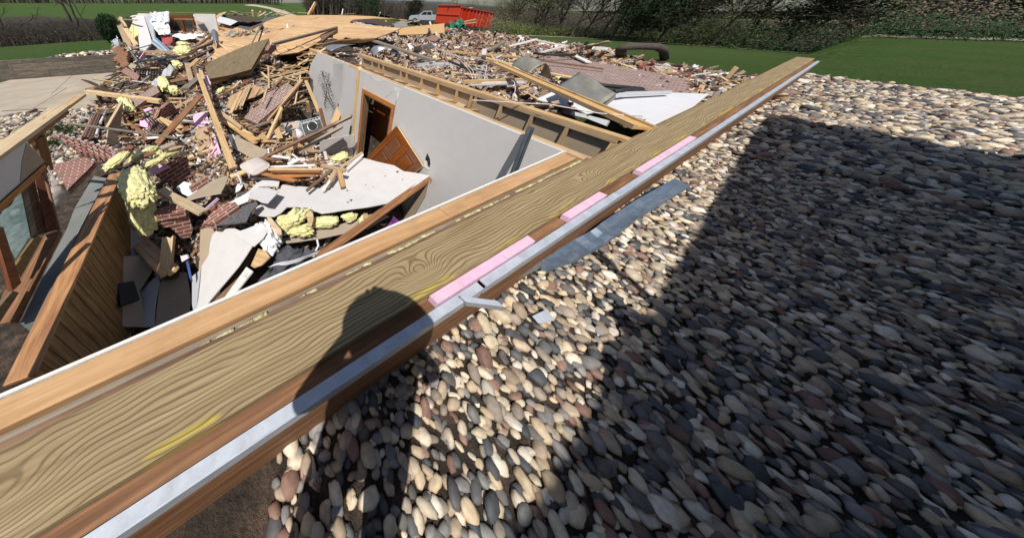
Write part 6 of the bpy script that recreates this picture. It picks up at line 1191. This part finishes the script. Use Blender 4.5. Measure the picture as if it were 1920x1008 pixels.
crumple('tan_tarp', [(1085, 94, -.28), (1100, 84, .0), (1143, 82, .05), (1110, 96, -.2)], 'paper', 'brown curled sheet standing at the far right edge of the rubble', 'sheet', amp=.15, n=12, sag=-.15)
wf = empty('window_frame', pt(1126, 95, -.4), 'white window frame lying at the lawn edge at the right', 'window'); 
for a, b in (((1113, 98, -.35), (1117, 88, .0)), ((1117, 88, .0), (1136, 89, .0)), ((1136, 89, .0), (1132, 98, -.35)), ((1132, 98, -.35), (1113, 98, -.35))): pl('bar', None, a, b, .12, .08, 'white_wood', parent=wf, cat=None)
bm = BM(); tube(bm, [pt(1164, 108, -.4), pt(1164, 92, -.06), pt(1176, 87, .03), pt(1204, 87, .03), pt(1232, 88, .03), pt(1244, 94, -.08), pt(1246, 110, -.4)], [.13, .12, .11, .10, .10, .1, .1], 9); finish('arched_pipe', bm, 'bark', None, 'thick arched brown trunk or pipe at the far right edge', 'trunk')
crumple('green_tarp', [(842, 42, -.5), (868, 37, -.2), (872, 50, -.6), (846, 56, -.8)], 'green_tarp', 'dark green crumpled tarp in front of the red container', 'tarp', amp=.5, n=14, freq=2); slab('white_bucket', [(903, 103), (911, 103), (911, 110), (903, 110)], [(903, 103, -.1), (911, 103, -.1), (903, 110, -.3)], .15, 'pvc', 'small white bucket in front of the long tan plank', 'bucket')
# metal bed frame in the left rubble, with bars
bfr = empty('bed_frame', pt(290, 135, -1.6), 'black metal bed frame with slats half buried in the left rubble', 'bed frame')
for i in range(9): 
    x = 264+i*5.2; pl('slat', None, (x, 130, -1.35), (x-5+i*.3, 148, -1.6), .05, .03, 'black', parent=bfr, cat=None, jag=0)
pl('rail', None, (262, 130, -1.32), (312, 128, -1.3), .06, .04, 'black', parent=bfr, cat=None); pl('rail', None, (256, 148, -1.6), (304, 149, -1.6), .06, .04, 'black', parent=bfr, cat=None)
rk = empty('metal_rack', pt(270, 250, -2), 'thin black wire rack lying over the pink foam in the left rubble', 'rack')
for i in range(5): pl('bar', None, (262+i*9, 212+i*3, -1.45), (300+i*10, 258+i*2, -1.6), .018, .018, 'black', parent=rk, cat=None, jag=0)
slab('foam_sheet', [(262, 226), (280, 222), (288, 232), (276, 240), (262, 236)], [(262, 226, -1.65), (288, 232, -1.6), (262, 236, -1.75)], .04, 'pink', 'pale pink foam chunk under the thin wire rack', 'foam board', jag=.02); slab('foam_sheet', [(268, 206), (280, 201), (286, 204), (272, 210)], [(268, 206, -1.55), (286, 204, -1.5), (272, 210, -1.6)], .04, 'pink', 'small pink foam chip above the thin wire rack', 'foam board', jag=.02)
slab('foam_sheet', [(262, 110), (271, 97), (277, 108), (268, 112)], [(262, 110, -1.2), (271, 97, -1.0), (268, 112, -1.3)], .04, 'pink', 'triangular pink foam piece under the long tan plank', 'foam board'); slab('foam_sheet', [(382, 142), (393, 140), (395, 158), (388, 160)], [(382, 142, -.8), (393, 140, -.75), (388, 160, -.95)], .04, 'pink', 'pink foam strip left of the thick brown panel', 'foam board')
slab('foam_sheet', [(240, 124), (246, 118), (256, 122), (250, 134)], [(240, 124, -1.5), (256, 122, -1.4), (250, 134, -1.6)], .05, 'paper', 'small tan cardboard box piece near the end of the timber wall', 'box'); crumple('plastic_sheet', [(284, 158, -1.45), (320, 122, -1.0), (328, 130, -1.1), (292, 164, -1.5)], 'plastic', 'long grey plastic sheet draped down the left rubble', 'plastic sheet', amp=.1, n=16)
for lab, l in (('yellow tuft in the far left rubble, upper of the three by the truss', [((338, 82, -.8), (350, 84, -.85), .22, .5)]), ('yellow tuft in the far left rubble, middle of the three by the truss', [((336, 90, -.9), (352, 92, -.95), .22, .5)]), ('yellow tuft in the far left rubble, lowest and roundest of the three', [((334, 98, -.95), (350, 99, -.95), .24, .6)]), ('yellow insulation tuft in front of the grey plastic sheet', [((304, 148, -1.25), (310, 166, -1.4), .16, .7)]), ('small yellow insulation tuft right of the grey plastic sheet', [((324, 166, -1.25), (328, 172, -1.3), .14, .7)]), ('yellow tuft at the upper end of the grey plastic sheet', [((328, 118, -1.0), (336, 124, -1.05), .15, .7)]), ('drooping yellow batt beside the upright tan wall panel', [((228, 186, -1.6), (246, 206, -1.8), .15, .5)]), ('yellow tuft at the foot of the thick brown panel', [((412, 170, -.98), (418, 168, -.95), .10, .6)]), ('bright yellow tuft by the door foot', [((628, 299, -1.25), (646, 292, -1.2), .09, .6)]), ('pale yellow tuft beside the flat duct box', [((1046, 146, -.2), (1056, 148, -.2), .06, .5)])):
    blob('insulation_tuft', l, 'insul', lab, 'insulation', amp=.4, freq=2.6)
# wires
def wire(lab, pts_, r=.007, m='pvc', nm_='cable'):
    bm = BM(); P_ = [pt(*p) for p in pts_]; Q = []
    for i in range(len(P_)-1):
        for k in range(6): t = k/6; p = P_[i].lerp(P_[i+1], t); p += Vector((noise.noise(p*3), noise.noise(p*3+Vector((5, 0, 0))), 0))*.02; Q.append(p)
    Q.append(P_[-1]); tube(bm, Q, r, 5); finish(nm_, bm, m, None, lab, 'cable')
wire('long white cable stretched low across the hall studs to the right edge', [(884, 188, .03), (960, 192, .03), (1030, 196, .05), (1120, 212, .05), (1204, 218, .05)]); wire('white cable hanging down over the long white panel', [(958, 150, -.1), (966, 156, -.05), (966, 170, -.1), (962, 184, .0)])
wire('white cable bundle crossing the grey panels, left strand', [(830, 96, -.1), (862, 112, -.1), (880, 132, -.15), (886, 148, -.2)]); wire('white cable bundle crossing the grey panels, right strand', [(838, 96, -.1), (870, 114, -.1), (886, 132, -.15), (892, 148, -.2)])
wire('white cable sagging over the pale grey panel', [(890, 132, -.15), (920, 142, -.1), (958, 140, -.1)]); wire('thin white cable from the metal flap across the rubble', [(815, 90, -.05), (850, 104, -.1), (900, 112, -.1), (960, 124, -.1)]); wire('white cable hanging at the pale panel corner', [(912, 122, -.1), (911, 134, -.2), (908, 150, -.3)])
wire('white flexible pipe bent over the dark boards left of the small white panel', [(440, 326, -1.25), (448, 330, -1.22), (452, 340, -1.3), (451, 346, -1.35)], .018); wire('white bent pipe under the brown backed drywall', [(594, 448, -1.55), (597, 460, -1.6), (592, 470, -1.65)], .016); wire('tangled grey wire below the door post', [(640, 280, -1.4), (652, 274, -1.3), (662, 286, -1.4), (648, 292, -1.45)], .006, 'gray_wood')
# ------------------------------------------------------------------ scattered debris
rs = random.Random(77)
def inpoly(x, y, P):
    c = False; n = len(P)
    for i in range(n):
        x0, y0 = P[i]; x1, y1 = P[(i+1) % n]
        if (y0 > y) != (y1 > y) and x < (x1-x0)*(y-y0)/(y1-y0)+x0: c = not c
    return c
def rpoly(P):
    xs = [p[0] for p in P]; ys = [p[1] for p in P]
    while True:
        x, y = rs.uniform(min(xs), max(xs)), rs.uniform(min(ys), max(ys))
        if inpoly(x, y, P): return x, y
LM = [('washer cabinet', 545, 240), ('grey dryer', 582, 235), ('beige cushion', 482, 312), ('long tan drywall offcut', 470, 275), ('wall corner post', 666, 210), ('black wall ornament', 613, 165), ('crossed lumber X', 625, 330), ('orange trim boards', 550, 328), ('long fallen brick pier', 505, 195), ('torn brown plywood', 460, 185), ('thick brown panel', 450, 115), ('small brick chunk by the roof', 512, 93), ('round grey pole', 570, 66), ('steel chute piece', 404, 75), ('three stacked yellow tufts', 342, 92), ('blue striped pad', 297, 85), ('red object', 312, 74), ('leaning studs', 235, 65), ('clear plastic heap', 218, 82), ('black bed frame', 288, 138), ('long grey plastic sheet', 306, 144), ('patio edge', 200, 190), ('pale beam end', 240, 176), ('dusty brick slab', 265, 182), ('zigzag brick slab', 308, 212), ('thin wire rack', 285, 237), ('upright tan wall panel', 217, 230), ('white pipes', 188, 232), ('tall pine 2 by 6', 400, 210), ('long slanting brown plank', 335, 215), ('orange plywood box', 380, 262), ('printed pink foam', 405, 305), ('left yellow batt', 240, 290), ('far end of the stud wall', 690, 105), ('strand board beam', 790, 55), ('square of clean brickwork', 812, 70), ('long weathered plank', 757, 94), ('grey wall panels', 820, 132), ('pale grey panel', 905, 138), ('long white panel', 930, 162), ('white bucket', 907, 106), ('tip of the white peak', 1006, 76), ('left foot of the white peak', 955, 88), ('rusty duct', 993, 122), ('flat duct box', 1102, 170), ('middle of the brick field', 1090, 132), ('arched trunk', 1180, 98), ('white window frame', 1125, 94), ('dark door slab', 1035, 192), ('red container', 880, 56), ('roof hole', 690, 42), ('stakes behind the roof', 480, 28), ('pickup truck', 790, 40), ('dark shingle sheet', 440, 400), ('hanging yellow batt', 262, 385), ('blue strap', 352, 505), ('tall white sheet', 420, 480), ('white blown insulation', 500, 445), ('purple cloth', 738, 420), ('bright white sheet', 1200, 195), ('racked brick wall', 165, 285), ('empty windows', 342, 55), ('white fascia on the bricks', 1090, 108), ('folded bright metal', 806, 88), ('foot of the red door', 680, 292), ('dark joist', 575, 262), ('bent stick by the pier', 503, 145), ('white hooked casing', 528, 293), ('brick corner chunk', 325, 400), ('sunlit board end', 312, 475), ('tan plank by the lawn', 1110, 96), ('orange stub post', 552, 275)]
def where_(p):
    x, y = pix(p); n, lx, ly = min(LM, key=lambda l: (l[1]-x)**2+(1.6*(l[2]-y))**2); dx, dy = x-lx, y-ly
    if math.hypot(dx, dy) < 9: return 'touching the '+n
    far = 'well ' if math.hypot(dx, dy) > 34 else 'just '
    if abs(dx) > 1.4*abs(dy): return far+('right of the ' if dx > 0 else 'left of the ')+n
    if abs(dy) > 1.4*abs(dx): return far+('below the ' if dy > 0 else 'above the ')+n
    return far+('lower ' if dy > 0 else 'upper ')+('right' if dx > 0 else 'left')+' of the '+n
STK = []
def sticks(P, n, L, W, up, tones, where, group, ang=None, tilt=.18, t=(.012, .035), nm_='broken_stick', big=False, word='broken stick'):
    for i in range(n):
        x, y = rpoly(P); m, tn = tones[rs.randrange(len(tones))]; p = on(x, y, 0); hgt = rs.uniform(*up); p = p-(p-ORG).normalized()*hgt*1.2
        l2 = rs.uniform(*L)/2; a = rs.uniform(0, math.pi) if ang is None else R(ang[0]+rs.gauss(0, ang[1])); d = Vector((math.cos(a), math.sin(a), rs.gauss(0, tilt))).normalized()*l2; w_ = rs.uniform(*W)
        sz = ('long ' if l2*2 > .6*L[1] else 'short ')+('broad ' if w_ > .55*(W[0]+W[1]) else 'thin ')
        lab = sz+tn+' '+word+' '+where_(p); STK.append((l2*(w_+.02)/(p-ORG).length**2*(9 if big else 1), nm_, lab, p-d, p+d, w_, rs.uniform(*t), m, rs.gauss(0, .35), 'pieces '+where_(p), 'stick' if not big else 'board', big))
def flush_sticks():
    STK.sort(key=lambda q: -q[0]); bigs = [q for q in STK if q[-1]]; sm_ = [q for q in STK if not q[-1]]
    for q in bigs+sm_[:290]: pl(q[1], q[2], q[3], q[4], q[5], q[6], q[7], q[8], q[9], q[10], jag=.05)
    bm = BM(); ms = []
    for q in sm_[290:]:
        if q[7] not in ms: ms.append(q[7])
        X = q[4]-q[3]; d = X.normalized(); s_ = d.cross(Z).normalized(); s2 = s_*math.cos(q[8])+s_.cross(d)*math.sin(q[8]); addbox(bm, q[3], X, s2*q[5], s2.cross(d)*q[6], mi=ms.index(q[7]), jag=.05)
    if sm_[290:]: bmesh.ops.recalc_face_normals(bm, faces=bm.faces); finish('wood_splinters', bm, ms, None, 'countless small wood splinters strewn over the whole rubble', 'splinters', kind='stuff')
T1 = [('pine', 'tan'), ('pale', 'pale yellow'), ('brown_wood', 'reddish brown'), ('boards_tan', 'brown tan')]; T2 = [('pine', 'tan'), ('gray_wood', 'weathered grey'), ('dark_wood', 'dark'), ('white_wood', 'white painted')]
LATH = [(500, 112), (530, 96), (560, 88), (606, 80), (604, 100), (582, 120), (577, 150), (540, 150), (505, 160), (498, 130)]
sticks(LATH, 85, (.35, 1.3), (.02, .07), (.0, .5), T1+[('pale', 'pale yellow')], 'in the splintered heap left of the grey wall', 'splinters left of the grey wall', ang=(38, 26), tilt=.2)
sticks([(500, 112), (560, 88), (600, 84), (574, 130), (520, 140)], 9, (.5, 1.1), (.12, .26), (.05, .45), [('boards_tan', 'brown tan'), ('roof_deck', 'yellowish')], 'in the splintered heap left of the grey wall', 'flat pieces left of the grey wall', ang=(30, 25), big=True, word='board piece', nm_='board_piece')
MID = [(440, 215), (500, 225), (560, 262), (640, 285), (640, 300), (560, 318), (500, 312), (460, 262)]
sticks(MID, 100, (.2, .8), (.02, .06), (.0, .22), T1+T2, 'in the clutter around the washer and cushion', 'sticks around the washer', tilt=.15)
sticks([(500, 160), (580, 150), (575, 200), (500, 230), (470, 200)], 26, (.3, .9), (.02, .06), (0, .3), T1, 'around the long fallen brick pier', 'sticks around the fallen brick pier', ang=(50, 30), tilt=.25)
sticks([(480, 305), (620, 300), (600, 335), (500, 342)], 26, (.25, .9), (.02, .06), (.02, .25), [('orange_wood', 'orange'), ('brown_wood', 'reddish brown'), ('white_wood', 'white painted'), ('pale', 'pale yellow')], 'in the trim heap above the white panel', 'sticks in the trim heap', ang=(8, 22), tilt=.1)
LEFTP = [(232, 108), (345, 84), (400, 110), (390, 210), (350, 275), (250, 270), (215, 215), (175, 195), (215, 150)]
sticks(LEFTP, 150, (.25, 1.2), (.03, .10), (0, .3), T1+T2, 'in the brick rubble between the patio and the crossing planks', 'sticks in the left rubble', tilt=.2)
sticks([(240, 60), (400, 55), (410, 110), (330, 120), (240, 110)], 34, (.5, 1.8), (.05, .16), (0, .3), T1+T2, 'in the far rubble before the empty windows', 'sticks before the empty windows', tilt=.15)
sticks([(300, 90), (400, 66), (395, 108), (340, 124)], 16, (1.0, 2.4), (.08, .2), (.1, .6), [('brown_wood', 'reddish brown'), ('boards_tan', 'brown tan'), ('pine', 'tan')], 'in the truss heap at the left edge of the roof', 'truss pieces left of the roof', ang=(35, 14), big=True, word='truss piece', nm_='truss_piece')
FAR = [(700, 70), (760, 70), (840, 64), (900, 60), (1000, 78), (1100, 96), (1200, 122), (1320, 150), (1200, 160), (1040, 112), (960, 120), (860, 116), (760, 108), (700, 84)]
sticks(FAR, 95, (.3, 1.5), (.04, .12), (0, .15), T1+T2+[('white_wood', 'white painted'), ('pale', 'pale yellow')], 'in the flattened rubble behind the stud wall', 'sticks in the far right rubble', ang=(-12, 35), tilt=.05)
sticks([(1000, 110), (1200, 135), (1300, 160), (1200, 172), (1060, 150)], 30, (.4, 1.6), (.03, .08), (.12, .2), [('brown_wood', 'reddish brown'), ('white_wood', 'white painted'), ('boards_tan', 'brown tan')], 'on the fallen brick wall', 'sticks on the fallen brick wall', ang=(-14, 12), tilt=.02)
sticks([(640, 27), (790, 40), (760, 45), (640, 30)], 16, (.8, 2.6), (.1, .25), (0, .2), T1, 'along the far edge of the roof sheathing', 'sticks beyond the roof', ang=(5, 25), tilt=.1); sticks([(420, 24), (570, 24), (570, 30), (430, 30)], 26, (.8, 2.4), (.08, .2), (0, .35), T1+T2, 'along the back edge of the roof by the lawn', 'sticks at the back of the roof', ang=(0, 25), tilt=.15)
sticks([(880, 165), (985, 160), (1020, 186), (985, 205), (930, 195)], 22, (.3, .9), (.03, .08), (0, .3), T1, 'in the pile behind the stud wall beside the dark door slab', 'sticks beside the door slab', tilt=.2)
sticks([(700, 86), (900, 100), (985, 130), (860, 150), (780, 120)], 36, (.4, 1.6), (.03, .1), (.1, .4), T1+T2, 'over the broken rooms behind the stud wall', 'sticks over the broken rooms', ang=(-14, 30), tilt=.08)
# flat scraps of drywall, shingle, sheathing
def scraps(P, n, S, up, tones, where, group, nm_='drywall_scrap', cat='scrap'):
    for i in range(n):
        x, y = rpoly(P); m, tn = tones[rs.randrange(len(tones))]; p = on(x, y, 0)-(on(x, y, 0)-ORG).normalized()*rs.uniform(*up); s = rs.uniform(*S); a = rs.uniform(0, 6.28); nrm = Vector((rs.gauss(0, .3), rs.gauss(0, .3), 1)).normalized(); e1 = nrm.orthogonal().normalized(); e2 = nrm.cross(e1); bm = BM(); uvl = bm.loops.layers.uv.verify(); k = rs.randint(4, 6)
        V0 = []; 
        for j in range(k): b = a+j*2*math.pi/k+rs.uniform(-.25, .25); rr = s*rs.uniform(.6, 1.15); V0.append(p+e1*math.cos(b)*rr*1.3+e2*math.sin(b)*rr*.8)
        f = [bm.verts.new(v) for v in V0]; g = [bm.verts.new(v-nrm*.013) for v in V0]; fs = [bm.faces.new(f), bm.faces.new(g[::-1])]
        for j in range(k): q = (j+1) % k; fs.append(bm.faces.new([f[q], f[j], g[j], g[q]]))
        for fc in fs:
            for l in fc.loops: l[uvl].uv = ((l.vert.co-p).dot(e1), (l.vert.co-p).dot(e2))
        bmesh.ops.recalc_face_normals(bm, faces=bm.faces); finish(nm_, bm, m, None, '%s%s %s' % ('small ' if s < (S[0]+S[1])/2 else 'larger ', tn, where_(p)), cat, 'pieces '+where_(p))
S1 = [('gyp', 'white drywall scrap'), ('dw', 'grey drywall scrap'), ('paper', 'tan paper backed scrap'), ('shingle', 'dark shingle scrap')]
sticks([(700, 74), (830, 68), (930, 72), (1010, 92), (1190, 124), (1300, 150), (1190, 160), (1040, 116), (960, 124), (860, 118), (740, 108)], 62, (.9, 2.4), (.06, .20), (.02, .25), [('pine', 'tan'), ('boards_tan', 'brown tan'), ('gray_wood', 'weathered grey'), ('white_wood', 'white painted'), ('dark_wood', 'dark'), ('pale', 'pale yellow')], '', '', ang=(-22, 28), tilt=.04, big=True, word='board', nm_='lumber_piece')
sticks([(190, 160), (240, 110), (380, 110), (400, 190), (350, 270), (260, 265)], 52, (.6, 1.7), (.07, .20), (.05, .55), [('pine', 'tan'), ('boards_tan', 'brown tan'), ('brown_wood', 'reddish brown'), ('dark_wood', 'dark'), ('gray_wood', 'weathered grey')], '', '', tilt=.22, big=True, word='board', nm_='lumber_piece')
sticks([(470, 225), (560, 230), (640, 260), (640, 290), (560, 300), (470, 290)], 26, (.4, 1.1), (.06, .14), (.05, .3), [('pine', 'tan'), ('boards_tan', 'brown tan'), ('brown_wood', 'reddish brown')], '', '', tilt=.3, big=True, word='board', nm_='lumber_piece')
scraps(MID, 34, (.05, .16), (0, .2), S1+[('dw_light', 'pale drywall scrap')], 'in the clutter around the washer and cushion', 'scraps around the washer'); scraps(LEFTP, 34, (.07, .22), (0, .2), S1+[('pink', 'pink foam scrap')], 'in the brick rubble between the patio and the crossing planks', 'scraps in the left rubble')
scraps(FAR, 60, (.05, .16), (.0, .15), S1+[('gyp', 'white drywall scrap'), ('boards_tan', 'tan sheathing scrap'), ('galv', 'grey metal scrap')], 'in the flattened rubble behind the stud wall', 'scraps in the far right rubble'); scraps([(440, 350), (500, 340), (480, 400), (440, 440), (400, 420)], 16, (.04, .1), (.1, .3), S1, 'around the dark shingle sheet', 'scraps around the shingles')
scraps([(220, 440), (345, 400), (360, 560), (300, 590), (230, 560)], 20, (.05, .15), (.05, .3), [('paper', 'brown paper scrap'), ('dw_blue', 'grey drywall scrap'), ('brick', 'brick coloured scrap'), ('dark_wood', 'dark wood scrap')], 'in the shaded pit under the hanging batt', 'scraps in the pit'); scraps([(500, 470), (640, 440), (700, 420), (560, 500)], 14, (.04, .09), (.1, .4), S1, 'in the dark gap behind the foreground plate', 'scraps behind the plate')
scraps([(240, 60), (400, 55), (410, 110), (330, 120), (240, 110)], 22, (.12, .35), (0, .3), S1+[('tar', 'black sheet scrap')], 'in the far rubble before the empty windows', 'scraps before the empty windows'); scraps([(700, 88), (900, 102), (985, 130), (860, 150), (780, 120)], 26, (.1, .3), (.1, .4), S1+[('galv', 'grey metal scrap')], 'over the broken rooms behind the stud wall', 'scraps over the broken rooms')
# whole bricks
def bricks(P, n, up, where, group, sc=1.0):
    for i in range(n):
        x, y = rpoly(P); p = on(x, y, 0); p = p-(p-ORG).normalized()*rs.uniform(*up); a = rs.uniform(0, 3.14); d = Vector((math.cos(a), math.sin(a), rs.gauss(0, .35))).normalized(); s = d.cross(Vector((rs.gauss(0, .4), rs.gauss(0, .4), 1))).normalized(); u = s.cross(d); bm = BM(); L = .2*sc*rs.choice((1, 1, .55)); addbox(bm, p, d*L, s*.095*sc, u*.06*sc, jag=.006, cols=2); bmesh.ops.recalc_face_normals(bm, faces=bm.faces)
        mo = rs.random() > .75; finish('brick', bm, 'mortar' if mo else 'brick_loose', None, ('mortar covered ' if mo else 'dusty red ')+('half ' if L < .15*sc else 'whole ')+'brick '+('tilted ' if abs(d.z) > .3 else 'flat ')+where_(p), 'brick', 'bricks '+where_(p))
flat('brick_loose', (.25, .09, .065), .9, nz=.3, sc=12, bumps=.4, dirt=(.42, .36, .32), dl=.52); MATS['brick_loose'].use_fake_user = False
bricks(LEFTP, 120, (0, .12), 'in the rubble between the patio and the crossing planks', 'bricks in the left rubble', 1.05); bricks([(150, 255), (215, 270), (225, 315), (190, 320), (150, 290)], 22, (0, .15), 'under the left yellow batt', 'bricks by the racked wall'); bricks(FAR, 90, (0, .06), 'in the flattened rubble behind the stud wall', 'bricks in the far right rubble', 1.0); bricks([(845, 52), (910, 58), (900, 70), (830, 62)], 30, (0, .2), 'piled in front of the red container', 'bricks before the container', 1.6)
bricks([(384, 405), (440, 380), (430, 400), (395, 420)], 9, (.3, .4), 'on the dark shingle sheet', 'bricks on the shingles', .8)
# crumbs nobody could count
def crumbs(name, n, rr_, az, pal, size, lab, seed, clump=0):
    g = np.random.default_rng(seed); k = 1/g.uniform(1/rr_[1], 1/rr_[0], n*3); a = np.radians(g.uniform(*az, n*3)); X = k*np.sin(a); Y = k*np.cos(a); Mz = Mh(X, Y); ok = (Mz > T(X, Y)+.02) & ~((((X-C0.x)*NW.x+(Y-C0.y)*NW.y) > -.02) & (((X-C0.x)*NW.x+(Y-C0.y)*NW.y) < .95) & (((X-C0.x)*NV.x+(Y-C0.y)*NV.y) < 5.6)); X, Y, Mz, k = X[ok][:n], Y[ok][:n], Mz[ok][:n], k[ok][:n]; m = len(X)
    s = size*(k/8)**.5*np.exp(g.normal(0, .4, m)).clip(.4, 1.8); el = np.exp(g.normal(.75, .55, m)).clip(.8, 5.5); dims = np.stack([s*el, s*g.uniform(.4, .9, m), s*g.uniform(.12, .5, m)], -1); pal = np.array(pal); cols = pal[g.integers(0, len(pal), m)]*g.uniform(.7, 1.2, (m, 1))
    return loose_mesh(name, CUBE, np.stack([X, Y, Mz+s*.3], -1), dims, cols, 'chips', g, tilt=.45, smooth=False, jit=.25, kind='stuff', label=lab, category='rubble')
BRK, TAN, WHT, GRY, DRK, PLE = (.24, .09, .065), (.46, .31, .17), (.66, .64, .60), (.33, .31, .29), (.07, .05, .04), (.58, .47, .31)
crumbs('rubble_crumbs', 9000, (3.2, 24), (-45, -8), [BRK, TAN, TAN, GRY, DRK, DRK, PLE, (.26, .15, .1), (.2, .13, .08), WHT], .034, 'crushed brick, mortar and wood crumbs over the left debris pile', 1)
crumbs('rubble_crumbs', 5000, (3.0, 10), (-30, 6), [TAN, TAN, WHT, GRY, DRK, PLE, BRK], .028, 'splinters and plaster crumbs over the middle of the room', 2)
crumbs('rubble_crumbs', 26000, (5.2, 25), (8, 72), [BRK, TAN, TAN, WHT, GRY, DRK, DRK, (.46, .36, .24), (.36, .25, .2), (.30, .17, .13)], .030, 'mixed brick, plaster and wood crumbs over the flattened right side', 3)
crumbs('rubble_crumbs', 3500, (14, 30), (-32, 26), [BRK, TAN, WHT, GRY, PLE], .05, 'small crumbs along the far edge of the collapsed roof', 4)
flush_sticks()
